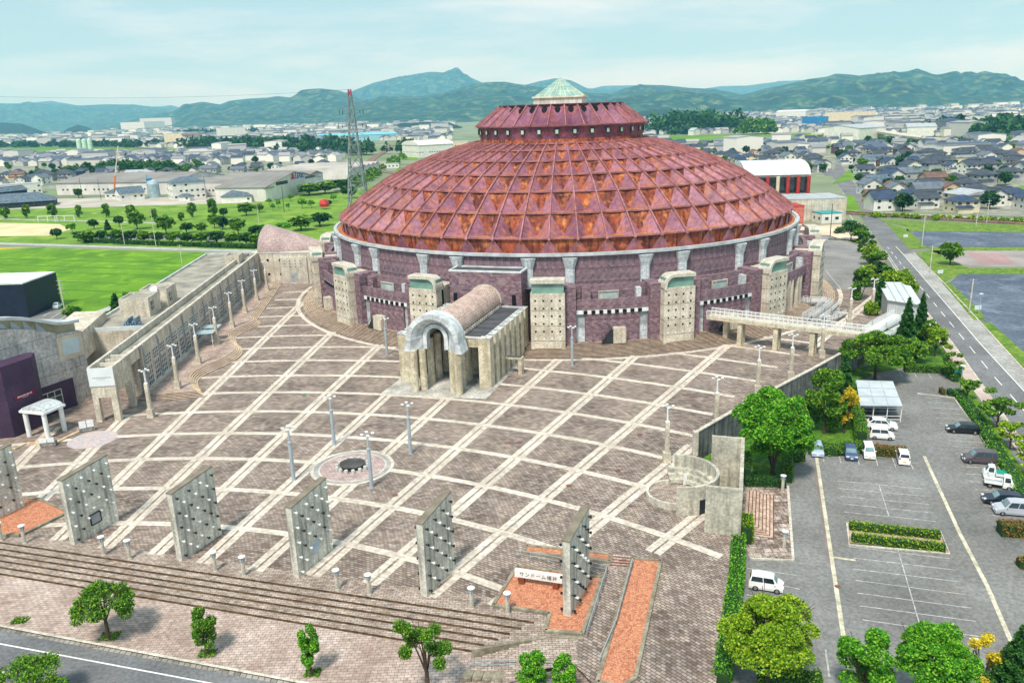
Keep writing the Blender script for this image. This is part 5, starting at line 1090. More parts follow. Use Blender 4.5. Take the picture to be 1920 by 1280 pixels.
# road signs and lamps on the right
for i, (p, s_) in enumerate([((74.41, 125.38), 'beside the first pruned street tree'), ((37.74, 56.84), 'among the trees at the bottom right'), ((108.11, 178.71), 'at the corner of the empty lot')]):
    t = thing('street_lamp', 'slim grey street lamp with flat white head ' + s_, 'street lamp', (p[0], p[1], -1.2)); q = M(); q.tube((0, 0, 0), (0, 0, 4.6 if i else 5.5), .08, .06); q.build('pole', GREYM, t); q = M(); q.cbox(0, 0, 4.7 if i else 5.6, .7, .55, .18); q.build('lamp_head', WHITE, t)
for i, (p, c, s_) in enumerate([((78.88, 134.08), '2a9c8c', 'teal sign board on a post by the pavement'), ((120.54, 219.69), 'dfe8ea', 'white sign board on the grass between the lots'), ((107.77, 178.76), 'dfe8ea', 'white sign board at the corner of the lower empty lot'), ((141.1, 282.6), 'dfe8ea', 'white sign board beside the upper empty lot')]):
    t = thing('sign_board', s_, 'sign', (p[0], p[1], -1.2)); q = M(); q.bar((-.5, 0, 0), (-.5, 0, 1.9), .08); q.bar((.5, 0, 0), (.5, 0, 1.9), .08); q.build('post', GREYM, t); q = M(); q.box(-.75, .75, -.08, -.03, 1.0, 2.0); q.build('board', mat('board_' + c, c, rough=.6), t)

# ---------------- long building on the left ----------------
AN = radians(4.88)
lb = thing('long_building', 'long low concrete building with a window wall and columned end along the plaza', 'building', (-64.9, 124.0, 0), AN)
WGL = mat('window_glass', '353f41', '1e2628', rough=.15, scale=.7, spec=.8); WFR = mat('window_frame_paint', 'e4e6e4', 'cdd0ce', rough=.5)
q = M(); q.box(-.6, 0, 12, 112, 0, 9.2); q.build('front_wall', CONC, lb)
q = M(); q.box(-3.9, -3.4, 0, 112, 7.8, 9.5); q.box(-.55, .05, 0, 112, 9.2, 9.32); q.build('inner_parapet', CONC2, lb)
q = M(); q.box(-3.4, -.6, 9.5, 112, 8.0, 8.3); q.build('gallery_roof', GRAVROOF, lb)
q = M(); q.box(-16.5, -3.9, 28, 118, 0, 8.4); q.build('rear_block', CONC, lb); q = M(); q.sheet([(-16.4, 28.2), (-3.95, 28.2), (-3.95, 117.8), (-16.4, 117.8)], 8.42); q.build('flat_roof', GRAVROOF, lb)
q = M(); q.box(-16.6, -16.2, 28, 118, 8.4, 8.9); q.box(-16.2, -3.9, 28, 28.3, 8.4, 9.2); q.box(-16.2, -3.9, 117.7, 118, 8.4, 8.9); q.build('roof_kerb', COPE, lb)
# columned near end
for x0, x1, y0, y1 in ((-3.9, -3.0, 0, .9), (-1.0, 0, 0, .9), (-1.0, 0, 6.6, 7.6), (-1.0, 0, 12, 13)):
    q = M(); q.box(x0, x1, y0, y1, -.05, 7.8 if x0 < -2 else 9.2); q.build('end_pillar', CONC, lb)
q = M(); q.box(-3.0, -1.0, 0, .5, 6.2, 7.8); q.box(-3.0, -1.0, .01, .5, 4.2, 6.2); q.build('end_beam', CONC, lb)
q = M(); q.box(-.6, -.05, .9, 6.6, 5.0, 9.2); q.box(-.6, -.05, 7.6, 12, 7.2, 9.2); q.build('side_beam', CONC, lb)
q = M(); q.box(-3.95, .05, -.12, 0, 6.2, 9.3); sg = q.build('sign_panel', mat('sign_white', 'dfe5e8', 'd2d9dc', rough=.5), lb)
q = M()
for i in range(11): q.box(-3.3 + i * .27, -3.14 + i * .27, -.135, -.12, 7.55, 7.72)
for i in range(7): q.box(-2.7 + i * .2, -2.6 + i * .2, -.135, -.12, 7.3, 7.38)
q.build('faint_lettering', mat('faint_letters', '8f979b', rough=.6), sg)
q = M(); q.box(-3.4, -.7, 1.0, 11.5, 7.9, 8.1)
for y in (3.2, 5.5, 7.8): q.box(-3.4, -.6, y, y + .4, 8.6, 9.1)
q.build('open_beam', CONC2, lb)
q = M(); q.box(-3.9, -.7, 13, 13.3, 0, 8); q.box(-3.85, -3.4, 13, 28, 0, 8); q.build('portal_wall', CONC, lb)
for i in range(25):
    y = 14.2 + i * 3.86
    for z0, z1, nx, nz in ((1.1, 4.7, 3, 4), (5.15, 7.0, 3, 3)):
        q = M(); q.box(-.02, .03, y, y + 2.75, z0, z1); w = q.build('window', WGL, lb); q = M()
        for k in range(nx + 1): q.box(.03, .08, y + k * 2.75 / nx - .06, y + k * 2.75 / nx + .06, z0, z1)
        for k in range(nz + 1): q.box(.031, .079, y, y + 2.75, z0 + (z1 - z0) * k / nz - .05, z0 + (z1 - z0) * k / nz + .05)
        q.build('window_bar', WFR, w)
for i in range(13): q = M(); y = 13.6 + i * 7.72; q.tube((.2, y, .5), (.2, y, 9.3), .14, n=8); q.build('drainpipe', GREYM, lb)
q = M(); q.box(0, .5, 13, 112, 0, .95); q.build('base_ledge', CONC2, lb)
for (x0, y0, x1, y1, h) in ((-12.8, 39, -6.9, 46, 3.6), (-11.5, 47.5, -5.8, 54, 3.7), (-6.6, 100, -2.6, 106, 1.9)):
    q = M(); q.box(x0, x1, y0, y1, 8.4, 8.4 + h); rb = q.build('roof_house', CONC, lb); q = M(); q.box(x0 + .3, x1 - .3, y0 + .3, y1 - .3, 8.4 + h, 8.42 + h); q.build('roof_house_top', GRAVROOF, rb)
    q = M()
    for a in ((x0, x1, y0, y0 + .25), (x0, x1, y1 - .25, y1), (x0, x0 + .25, y0 + .25, y1 - .25), (x1 - .25, x1, y0 + .25, y1 - .25)): q.box(a[0], a[1], a[2], a[3], 8.4 + h, 8.75 + h)
    q.build('roof_house_parapet', CONC2, rb)
    if h > 3: q = M(); q.box(x1, x1 + .05, y0 + 1.2, y0 + 2.9, 9.4, 11.3); w = q.build('roof_window', WGL, rb); q = M(); q.box(x1 + .05, x1 + .1, y0 + 2.0, y0 + 2.1, 9.4, 11.3); q.box(x1 + .05, x1 + .1, y0 + 1.2, y0 + 2.9, 10.3, 10.4); q.build('window_bar', WFR, w)
q = M(); c = (-8.3, 47.2, 12.9); q.lathe([(0, 0), (.45, .08), (.8, .3)], 16); sdm = q.build('satellite_dish', WHITE, loc=(-64.9 - 8.3 * cos(AN) - 47.2 * sin(AN), 124 - 8.3 * sin(AN) + 47.2 * cos(AN), 12.6)); sdm.rotation_euler = (radians(70), 0, radians(10)); tag(sdm, 'white satellite dish on the rooftop box of the long building', 'dish')
q = M()
for i in range(7): q.box(-9 + i * .45, -8.7 + i * .45, 29.5, 31.5 + (i % 3) * .4, 8.45, 9.3 + (i % 3) * .5)
q.build('roof_machinery', mat('blue_machinery', '5c7f9a', '3a5266', 'c9d2d6', rough=.5, scale=2), lb)
# metal canopy frame in front of the window wall
t = thing('metal_canopy', 'light metal canopy frame with glass top beside the window wall', 'canopy', (-64.05, 165.17) + (.6,), AN)
for x in (-3.5, 0): 
    for y in (0, 7): q = M(); q.bar((x, y, 0), (x, y, 3), .1); q.build('post', WHITE, t)
q = M(); q.box(-3.7, .3, -.3, 3, 3.0, 3.08); q.box(-3.2, .3, 4.5, 7.5, 3.0, 3.08); q.build('canopy_glass', mat('canopy_glass', 'b9cfd4', '9ab4bc', rough=.2, scale=1), t)
# wavy steps
wave = [(-67.68, 232.49), (-64.77, 209.96), (-62.33, 190.68), (-60.88, 188.42), (-60.05, 184.29), (-61.32, 180.57), (-62.13, 176.49), (-62.00, 173.35), (-60.09, 168.62), (-57.73, 164.46), (-56.56, 160.42), (-56.61, 157.79), (-57.26, 153.99), (-58.45, 150.74), (-59.29, 147.95), (-59.66, 145.40), (-59.11, 142.53), (-57.33, 138.61), (-55.02, 134.55), (-61.51, 133.24)]
fine_ = []
for i in range(len(wave) - 2):
    p0, p1, p2, p3 = wave[max(0, i - 1)], wave[i], wave[i + 1], wave[min(len(wave) - 2, i + 2)]
    for k in range(5 if 2 <= i <= 17 else 1):
        s = k / (5 if 2 <= i <= 17 else 1); fine_.append(tuple(.5 * ((2 * b) + (c - a) * s + (2 * a - 5 * b + 4 * c - d) * s * s + (3 * b - a - 3 * c + d) * s ** 3) for a, b, c, d in zip(p0, p1, p2, p3)))
fine_ += wave[-2:]
q, e_, n_ = M(), M(), M()
for i in range(5):
    z = .12 * (i + 1); P_ = [(x - .5 * i, y + .42 * i) for x, y in fine_]; P_[-1] = (P_[-1][0] + .1 * i, P_[-1][1])
    q.sheet(P_ + [(-66.5, 134 + .42 * i), (-74.8, 235)], z)
    for a, b in zip(P_, P_[1:]): e_.quad((a[0], a[1], z - .12), (b[0], b[1], z - .12), (b[0], b[1], z), (a[0], a[1], z))
    n_.strip([(x - .07, y + .06) for x, y in P_], .16, z + .004)
struct('wavy_terrace', q, mat('terrace_pavers', 'c9b2a6', '9a8378', 'b4a094', rough=.9, scale=.35, brick=(.6, .3, .03, .15), mortar='77665c', fine=2)); struct('wavy_step_risers', e_, RISER); struct('wavy_step_edges', n_, STEPN)
# end wall with cone roof hall
ch = thing('cone_roof_hall', 'concrete hall with brown tiled half cone roof at the end of the long building', 'building', (-75.2, 236.0, 0), atan2(-2.3, 15))
q = M(); q.box(-2, 17.5, 0, 16, 0, 9.0); q.build('end_wall', CONC, ch)
q = M(); q.box(7.6, 15.8, -.5, 0, 0, 7.8); q.build('porch_wall', CONC2, ch)
q = M(); q.box(10.6, 12.6, -.55, -.5, .6, 3.4); q.build('door', GREYM, ch)
q = M()
for x in (3.2, 7.0):
    for z in (2.4, 6.6): q.box(x, x + .7, -.04, 0, z, z + .7)
for i in range(4):
    for z in (4.9, 5.8, 6.7): q.box(8.9 + i * 1.6, 9.15 + i * 1.6, -.54, -.5, z, z + .25)
q.build('small_window', HOLE, ch)
q = M(); n = 24; vs = []
for x, r, zc in ((.6, 8.2, 8.6), (10, 5.2, 8.7), (19, 2.0, 8.8)): vs += [(x, 8.3 - r * cos(a), zc + r * .95 * sin(a)) for a in np.linspace(0, pi, n + 1)]
k = n + 1; q.add(vs, [(j * k + i, (j + 1) * k + i, (j + 1) * k + i + 1, j * k + i + 1) for j in range(2) for i in range(n)] + [tuple(range(k))]); q.build('cone_roof', mat('cone_tile', 'bba5a2', 'a38e8c', rough=.7, scale=.2, brick=(.6, .5, .03, .06), mortar='8d7a79', fine=2), ch)
q = M(); q.box(-2.1, 17.6, -.1, .2, 9.0, 9.25); q.build('wall_coping', COPE, ch)
for i, (p0, w_, d_, h, s_) in enumerate([((-58, 252), 24, 16, 9, 'pale flat roofed block tucked behind the cone roof hall'), ((-38, 246), 9, 8, 13.5, 'square concrete block between the cone roof hall and the dome')]):
    t = thing('service_block', s_, 'building', p0 + (0,)); q = M(); q.box(0, w_, 0, d_, 0, h); q.build('wall', CONC, t); q = M(); q.box(.2, w_ - .2, .2, d_ - .2, h, h + .05); q.build('roof', mat('white_roof', 'd9dcdc', 'bfc3c4', rough=.7), t)
# hall and purple tower at the left edge
hl = thing('arched_hall', 'concrete hall with arched glazed roof edge and purple tower at the left edge', 'building', (-78, 124, 0))
def hp(x, y): return (x + 78, y - 124)
HC = mat('grey_concrete', 'cbc7c4', 'a5a19e', rough=.9, scale=.3, streak=.3, fine=2, brick=(7, 3.3, .04, .04), mortar='6c6a68')
def hs(s, back=0, out=0): return (1.0 - .407 * s - .913 * (back - out), 7.7 - .913 * s + .407 * (back - out))
prof = [(-4.4, 12.6), (-2, 12.8), (0, 13.2), (2.3, 14.2), (4.6, 15.1), (7, 15.8), (9.4, 16.3), (12, 16.7), (15, 16.9), (18, 16.9), (22, 16.5), (27, 15.3), (31, 13.5)]
q = M(); n = len(prof); q.add([hs(s) + (0,) for s, z in prof] + [hs(s) + (z,) for s, z in prof] + [hs(s, 26) + (z,) for s, z in prof], [(i, n + i, n + i + 1, i + 1) for i in range(n - 1)] + [(n + i, 2 * n + i, 2 * n + i + 1, n + i + 1) for i in range(n - 1)])
q.add([hs(-4.4) + (0,), hs(-4.4) + (12.6,), hs(-4.4, 26) + (12.6,), hs(-4.4, 26) + (0,)], [(0, 3, 2, 1)]); q.build('hall_wall', HC, hl)
q = M(); q.add([hs(s, 1.5) + (z - .05,) for s, z in prof] + [hs(s, 1.5) + (z + 1.5,) for s, z in prof], [(i, n + i, n + i + 1, i + 1) for i in range(n - 1)]); q.build('arch_infill', mat('arch_cream', 'b9b594', '9c9878', rough=.4), hl)
q = M()
for (s0, z0), (s1, z1) in zip(prof, prof[1:]): q.bar(hs(s0, .9) + (z0 + 1.75,), hs(s1, .9) + (z1 + 1.75,), 1.5, .5)
q.build('arch_rim', COPE, hl)
q = M(); q.add([hs(s, 1.5) + (z + 1.9,) for s, z in prof] + [hs(s, 24) + (z + .4,) for s, z in prof], [(i, n + i, n + i + 1, i + 1) for i in range(n - 1)]); q.build('arched_roof', mat('zinc_roof', 'b9bfc6', '9fa6ae', rough=.5), hl)
q = M()
for k in range(9):
    s0 = 1 + k * 2.1; z0 = np.interp(s0, [a for a, _ in prof], [b for _, b in prof]); z1 = np.interp(s0 + 1.7, [a for a, _ in prof], [b for _, b in prof]); q.quad(hs(s0, 1.4) + (z0 + .05,), hs(s0 + 1.7, 1.4) + (z1 + .05,), hs(s0 + 1.7, 1.4) + (z1 + 1.45,))
q.build('arch_sail', mat('pale_sail', 'c3d3dc', 'a9bcc8', rough=.3), hl)
def plate(nm, m, s0, s1, z0, z1, o): q = M(); q.add([hs(s0, 0, o) + (z0,), hs(s1, 0, o) + (z0,), hs(s1, 0, o) + (z1,), hs(s0, 0, o) + (z1,)], [(0, 3, 2, 1)]); return q.build(nm, m, hl)
plate('cream_frame', mat('cream_render', 'd9cbb6', 'bfb19c', rough=.8), -4.2, .6, 8.4, 12.5, .05); plate('frosted_window', mat('frosted', 'c9d6da', 'b4c3c8', rough=.3), -3.4, -.2, 9.2, 11.9, .1)
plate('purple_plinth', PURPD, -1, 9, 0, 5.1, .12); w = plate('plinth_window', WGL, 1.6, 5.6, .9, 3.9, .16); q = M()
for tt in (1.6, 2.9, 4.2, 5.6): q.bar(hs(tt, 0, .2) + (.9,), hs(tt, 0, .2) + (3.9,), .1)
for z in (.9, 2.9, 3.9): q.bar(hs(1.6, 0, .2) + (z,), hs(5.6, 0, .2) + (z,), .1)
q.build('window_bar', WFR, w)
q = M(); q.prism([hp(-84, 133.2), hp(-77.36, 132.4), hp(-83.5, 161), hp(-90, 161)], 5, 10.2); q.build('side_wing', CONC, hl)
q = M(); q.prism([hp(-79.04, 118.12), hp(-77.3, 123.4), hp(-78.2, 126), hp(-98, 130), hp(-100, 116)], 0, 11.6); q.build('purple_tower', PURPD, hl)
q = M(); A_, B_ = lerp(hp(-78.95, 118.12), hp(-77.2, 123.4), .22), lerp(hp(-78.95, 118.12), hp(-77.2, 123.4), .9); q.bar(A_ + (6.0,), B_ + (6.0,), .1, .75); sg = q.build('red_sign', mat('sign_crimson', '7d0f3c', '6a0c32', rough=.5), hl)
q = M()
for i in range(13): p, r_ = lerp(A_, B_, .14 + i * .055), lerp(A_, B_, .165 + i * .055 + (.012 if i < 2 else 0)); q.bar((p[0] + .07, p[1] - .02, 6.08), (r_[0] + .07, r_[1] - .02, 6.08), .02, .26 - (.1 if i % 3 == 1 else 0))
for i in range(6): p, r_ = lerp(A_, B_, .36 + i * .05), lerp(A_, B_, .38 + i * .05); q.bar((p[0] + .07, p[1] - .02, 5.8), (r_[0] + .07, r_[1] - .02, 5.8), .02, .09)
q.build('sign_lettering', WHITE, sg)
q = M(); q.prism([hp(-98, 121), hp(-85, 124.5), hp(-86.5, 131), hp(-99, 128)], 11.6, 15.0); q.build('tower_cabin', CONC, hl); q = M(); q.add([(x + .15, y - .1, z) for x, y, z in [hp(-90, 123.2) + (12.4,), hp(-86.4, 124.1) + (12.4,), hp(-86.4, 124.1) + (14.4,), hp(-90, 123.2) + (14.4,)]], [(0, 1, 2, 3)]); q.build('cabin_window', HOLE, hl)
for i, (p_, s_) in enumerate([((-100, 146), 'dark navy box building behind the arched hall at the left edge')]):
    t = thing('navy_building', s_, 'building', (-145.99, 205.62) + (-1.2,)); q = M(); q.box(-6, 19, 0, 16, 0, 9); q.build('wall', mat('navy_cladding', '18233c', '111a2e', rough=.5), t); q = M(); q.box(-6, 19, 0, 16, 9, 9.3); q.build('roof', mat('white_roof', 'd9dcdc'), t)
# pavilion
pv = thing('white_pavilion', 'small white pavilion with curved roof on four round posts before the purple tower', 'pavilion', (-74.6, 119.4, 0), radians(-18))
for x, y in ((-1.9, -1.6), (1.9, -1.6), (1.9, 1.6), (-1.9, 1.6)): q = M(); q.lathe([(.36, 0), (.36, 4.1)], 16, x, y); q.build('post', WHITE, pv, smooth=True)
q = M(); q.box(-2.5, 2.5, -2.1, 2.1, 4.1, 4.45); q.build('roof_slab', WHITE, pv)
q = M(); n = 10; q.add([(2.3 * cos(a), y, 4.45 + .75 * sin(a)) for y in (-1.9, 1.9) for a in np.linspace(0, pi, n + 1)], [(i, i + 1, n + 2 + i, n + 1 + i) for i in range(n)] + [tuple(range(n, -1, -1)), tuple(range(n + 1, 2 * n + 2))]); q.build('curved_roof', PANEL, pv)
for i, (p, s_) in enumerate([((-68.55, 120.06), 'low planter cart carrying two white notice panels near the mosaic circle'), ((-71.57, 114.32), 'stone trough with small white panels at the pavilion post')]):
    t = thing('notice_stand', s_, 'notice stand', p + (0,), .5 if i == 0 else .2); q = M(); q.box(-1.1, 1.1, -.5, .5, .1, .7); q.build('trough', DCONC, t)
    for sx in (-1, 1): q = M(); q.box(sx * .55 - .48, sx * .55 + .48, -.56, -.5, .7, 1.9 if i == 0 else 1.5); q.build('panel', WHITE, t)
q = M()
for i in range(1, 5): q.lathe([(.9 * (i - 1), .02 + i * .001), (.9 * i, .02 + i * .001)], 32, -65.8, 116.2)
struct('mosaic_circle', q, mat('mosaic', 'bfa7a4', '9fa3ad', 'd2c2b8', rough=.8, scale=.9))
q = M(); q.strip([(-80.83, 114.46), (-76.03, 113.26), (-75.50, 115.47), (-71.19, 114.09)], .5, 0, .22); q.strip([(-71.19, 114.09), (-70.27, 117.79), (-68.93, 121.00)], .5, 0, .22); o = q.build('low_step', STEPN); o['kind'] = 'structure'
q = M()
for i, c_ in enumerate(('cfd5da', '8fb0cc', '2f4fa8', '6d8fc0', 'b9c9d6')):
    q = M(); q.lathe([(.3, 0), (.36, 1.0), (.38, 1.05), (0, 1.1)], 10); o = q.build('waste_bin', mat('bin_' + c_, c_, rough=.5), loc=((-78.46, 137.32), (-77.90, 137.55), (-77.49, 138.09), (-77.17, 138.63), (-76.86, 139.18))[i] + (.3,)); tag(o, ('pale grey', 'light blue', 'deep blue', 'mid blue', 'whitish blue')[i] + ' waste bin lined up by the end of the long building', 'bin', 'waste bins by the concrete hall')
q = M()
for i in range(5): z = .14 * i; q.box(-1.2, 9, -i * .0 + .4 * i, .4 * i + .4, 0, z + .14)
o = q.build('short_steps', STEP, loc=(-77.38, 132.82) + (0,)); o.rotation_euler = (0, 0, .15); o['kind'] = 'structure'
o = M().lathe([(.0, 0), (.35, .0), (.45, .5), (.3, 1.3), (0, 1.5)], 10).build('red_banner', mat('red_cloth', 'c81f2c', 'a01822', rough=.7), loc=(-69.27, 135.61) + (2.6,)); tag(o, 'red hanging lantern between the end pillars of the long building', 'lantern')
for p, c_, s_, cat_ in (((-45.44, 197.30), '1f9e60', 'green cloth bundle at the foot of the arena tower', 'bundle'),): 
    o = M().lathe([(.9, 0), (1.0, .8), (.6, 1.3), (0, 1.4)], 9).build('green_bundle', mat('green_cloth', c_, rough=.8), loc=p + (1.0,)); tag(o, s_, cat_)
o = M().lathe([(0, 0), (.3, .02), (.2, .12), (0, .14)], 7).build('green_litter', MATS['green_cloth'], loc=(-36.97, 133.67) + (.02,)); tag(o, 'scrap of green litter on the plaza paving', 'litter')

# ---------------- fields and park on the left ----------------
def sh(pts, z, m, nm): return struct(nm, M().sheet(pts, z), m)
RICE = mat('rice_field', '64900f', '4a780c', '76a018', rough=1, scale=.06, fine=2.5); YF = mat('ripe_field', 'b8ae2c', 'a09422', rough=1, scale=.1, fine=1); PKG = mat('park_grass', '6f9428', '557c1e', '86a038', rough=1, scale=.04, fine=1)
sh([(-230.8, 321.5), (-196.6, 333.2), (-112.9, 304.1), (-60, 262), (-96, 240), (-101.44, 206.65), (-115.32, 206.17), (-163.21, 216.10)], -1.22, RICE, 'rice_field')
q = M()
for a, b in (((-196.0, 306.6), (-115.7, 282.2)), ((-187.6, 292.8), (-110.36, 268.31)), ((-179.3, 279.0), (-110.31, 259.11)), ((-169.2, 262.5), (-120.12, 247.93)), ((-161.34, 249.47), (-117.56, 235.89)), ((-201.7, 316.0), (-193.7, 334.0))): q.strip([a, b], 1.2, -1.21)
struct('field_rows', q, mat('dark_row_grass', '3f7f0c', '2f6a0a', rough=1, scale=1))  # darker green strips along the field rows
sh([(-243.3, 339.7), (-200.4, 335.3), (-228.9, 318.7)], -1.205, YF, 'ripe_field')
q = M(); q.strip([(-268.1, 365.3), (-187.4, 336.9), (-139.6, 319.3), (-87.8, 301.7)], 4.5, -1.2); q.strip([(-111.95, 202.33), (-108.03, 221.21), (-90, 236)], 4, -1.2); q.strip([(-321.6, 463.2), (-175.0, 404.8)], 3, -1.2); struct('farm_road', q, mat('farm_road', 'b3b4b4', '9a9b9b', rough=.95))
sh([(-137.54, 220.13), (-125.10, 216.51), (-107.67, 200.67), (-116.77, 188.85), (-133.15, 198.51)], -1.19, ASPH2, 'yard')
q = M()
for i in range(5): q.strip([lerp((-130.95, 211.78), (-117.27, 201.91), i / 4), lerp((-131.76, 216.79), (-117.80, 207.66), i / 4)], .14, -1.185)
struct('yard_lines', q, MATS['road_paint'])
sh([(-357.8, 492.9), (-285.7, 506.7), (-113.0, 553.4), (-71.4, 570.9), (-20, 330), (-62, 270), (-99.4, 306.3), (-188.2, 338.5), (-270.7, 369.0)], -1.23, PKG, 'park_lawn')
sh([(-328.2, 450.8), (-230.5, 414.1), (-212.7, 390.6), (-212.0, 369.5), (-278.8, 380.6)], -1.215, mat('sports_sand', 'd6c9a2', 'c2b48c', rough=1, scale=.1), 'sports_ground')
sh([(-189.1, 367.8), (-103.6, 342.9), (-100.1, 330.3), (-182.0, 353.5)], -1.2, ASPH2, 'tree_lined_car_park')
sh([(-367.2, 506.4), (-308.3, 565.2), (-189.0, 541.8), (-152.7, 491.8), (-272.3, 497.1)], -1.21, mat('yard_ground', 'bdb8ae', 'a19c92', rough=1, scale=.05), 'works_yard')
# park trees from a few kinds
protos = [tree('oval', 'mid', 6, 4.2, 900, .5, 101, .15), tree('round', 'dark', 6, 5.5, 1100, .5, 102, .15), tree('round', 'mid', 6, 6, 1100, .5, 103, .15), tree('spread', 'bright', 5, 6, 900, .45, 104, .25), tree('conifer', 'dark', 7, 3.5, 800, .5, 105, .05), tree('round', 'far', 6, 6.5, 900, .6, 106, .1)]
PH = [6, 6, 6, 5, 7, 6]; PW = [4.2, 5.5, 6, 6, 3.5, 6.5]; used_ = set()
def ptree(k, spec, label, group=None):
    x, y, z, h, w = spec; o = protos[k] if k not in used_ else dup(protos[k]); used_.add(k)
    o.location = (x, y, z); o.scale = (w / PW[k] * 1.1, w / PW[k] * 1.1, h / PH[k]); o.rotation_euler = (0, 0, R.random() * 6); o['label'] = label; o['category'] = 'tree'
    if group: o['group'] = group
    elif 'group' in o: del o['group']
for i, s_ in enumerate([(-278.2, 447.5, -1.2, 6.4, 5.0), (-267.5, 449.5, -1.2, 7.3, 4.2), (-252.4, 447.9, -1.2, 7.0, 5.3), (-232.4, 438.2, -1.2, 7.1, 3.5), (-217.1, 436.6, -1.2, 7.4, 4.3)]): ptree(0, s_, 'goblet shaped tree, %s in the row along the park fence' % ('first from the left', 'second from the left', 'third from the left', 'fourth from the left', 'fifth from the left')[i], 'trees along the park fence')
pk = [((-197.3, 422.8, -1.2, 7.7, 5.0), 0, 'tall oval park tree right of the fence row'), ((-176.4, 382.2, -1.2, 9.5, 7.6), 2, 'large double crowned tree in the middle of the park'), ((-180.9, 412.3, -1.2, 6.4, 3.8), 0, 'slim tree beside the tall lamp mast'), ((-155.1, 363.6, -1.2, 9.0, 8.2), 2, 'broad tree just right of the tall lamp mast'), ((-190.8, 394.8, -1.2, 5.9, 4.7), 1, 'small dark round tree above the parked cars'), ((-200.6, 389.6, -1.2, 5.1, 5.2), 1, 'dark round tree at the edge of the sand ground'), ((-191.3, 383.9, -1.2, 5.0, 3.3), 4, 'dark pointed tree near the sand ground'), ((-201.4, 357.6, -1.2, 5.2, 4.8), 1, 'lone dark tree below the sand ground'), ((-205.2, 378.1, -1.2, 5.2, 4.5), 3, 'light tree at the right end of the sand ground'), ((-166.4, 410.8, -1.2, 4.3, 3.3), 0, 'small tree left of the pair of tall trees'), ((-166.6, 426.0, -1.2, 7.5, 4.5), 0, 'tall tree left of the pair in the lawn'), ((-153.7, 420.5, -1.2, 9.8, 5.0), 0, 'tallest park tree, upright crown on the lawn'), ((-137.7, 376.9, -1.2, 7.4, 5.5), 2, 'leafy tree in front of the tallest park tree'), ((-145.7, 363.2, -1.2, 5.2, 6.3), 1, 'dark tree in the lower middle of the park'), ((-138.4, 361.6, -1.2, 5.0, 5.8), 2, 'green tree beside the dark lower middle tree'), ((-118.8, 352.4, -1.2, 8.1, 7.0), 2, 'big tree in the park near the cone roof hall'), ((-137.9, 425.4, -1.2, 7.2, 9.0), 2, 'broad shade tree on the upper lawn'), ((-147.6, 418.9, -1.2, 5.5, 4.4), 1, 'small dark tree left of the broad shade tree'), ((-134.8, 438.5, -1.2, 5.1, 5.2), 2, 'tree right of the broad shade tree'), ((-132.3, 372.1, -1.2, 6.4, 5.9), 5, 'pale umbrella like tree near the park path'),
      ((-129.1, 444.3, -1.2, 4.9, 2.6), 3, 'young tree on the lawn, first of the scattered saplings'), ((-129.7, 457.2, -1.2, 5.9, 2.7), 3, 'young tree on the lawn, second of the scattered saplings'), ((-120.7, 444.5, -1.2, 4.6, 2.3), 3, 'young tree on the lawn, third of the scattered saplings'), ((-114.5, 450.4, -1.2, 6.7, 4.8), 3, 'leafy sapling left of the red play tower'), ((-109.7, 451.6, -1.2, 5.3, 3.9), 3, 'leafy sapling nearest the red play tower'), ((-100.7, 456.9, -1.2, 3.9, 3.0), 1, 'small dark tree right of the red play tower'), ((-103.6, 483.1, -1.2, 5.0, 3.8), 3, 'sapling above the red play tower'), ((-132.4, 494.7, -1.2, 4.8, 3.3), 3, 'tree by the lawn path below the factory'), ((-141.2, 479.6, -1.2, 4.0, 3.8), 3, 'tree at the edge of the lawn below the white hip roofed house'),
      ((-129.2, 529.6, -1.2, 8.2, 16.0), 2, 'wide tree of the grove beside the factory, left one'), ((-120.4, 537.3, -1.2, 8.7, 15.5), 2, 'wide tree of the grove beside the factory, middle one'), ((-113.0, 553.4, -1.2, 8.5, 16.0), 1, 'wide tree of the grove beside the factory, right one'), ((-97.4, 499.6, -1.2, 8.7, 9.9), 1, 'dark tree near the foot of the lattice pylon'),
      ((-92.9, 359.7, -1.2, 7.1, 10.5), 2, 'bushy tree behind the roof of the cone hall, left'), ((-87.3, 372.4, -1.2, 6.9, 9.9), 1, 'bushy tree behind the roof of the cone hall, right'), ((-99.4, 354.6, -1.2, 5.2, 6.6), 3, 'small tree at the tip of the cone roof'), ((-295.9, 561.3, -1.2, 7.5, 5.9), 1, 'dark round tree before the long factory'), ((-102.2, 326.6, -1.2, 8.0, 7.4), 1, 'dark tree touching the left side of the cone roof')]
for s_, k, l_ in pk: ptree(k, s_, l_)
for i in range(14):
    pass
cp = [(-187.0, 348.4, -1.2, 4.6, 5.1), (-180.6, 342.7, -1.2, 5.6, 7.8), (-176.1, 346.2, -1.2, 5.0, 6.0), (-167.5, 341.4, -1.2, 5.8, 6.8), (-160.4, 340.0, -1.2, 5.4, 6.3), (-153.5, 337.1, -1.2, 5.3, 5.8), (-146.5, 334.2, -1.2, 5.3, 5.8), (-139.7, 332.8, -1.2, 5.3, 6.2), (-132.6, 330.0, -1.2, 5.0, 6.2), (-126.4, 328.7, -1.2, 5.0, 6.6), (-119.0, 325.8, -1.2, 6.0, 7.4), (-112.0, 323.1, -1.2, 5.4, 6.5), (-105.3, 320.4, -1.2, 5.5, 6.4), (-100.0, 316.6, -1.2, 5.5, 5.9)]
od = ['1st', '2nd', '3rd'] + ['%dth' % i for i in range(4, 60)]
for i, s_ in enumerate(cp): ptree((1, 2)[i % 2], s_, 'round car park tree, %s from the left in the row beyond the rice field' % od[i], 'trees of the car park beyond the rice field')
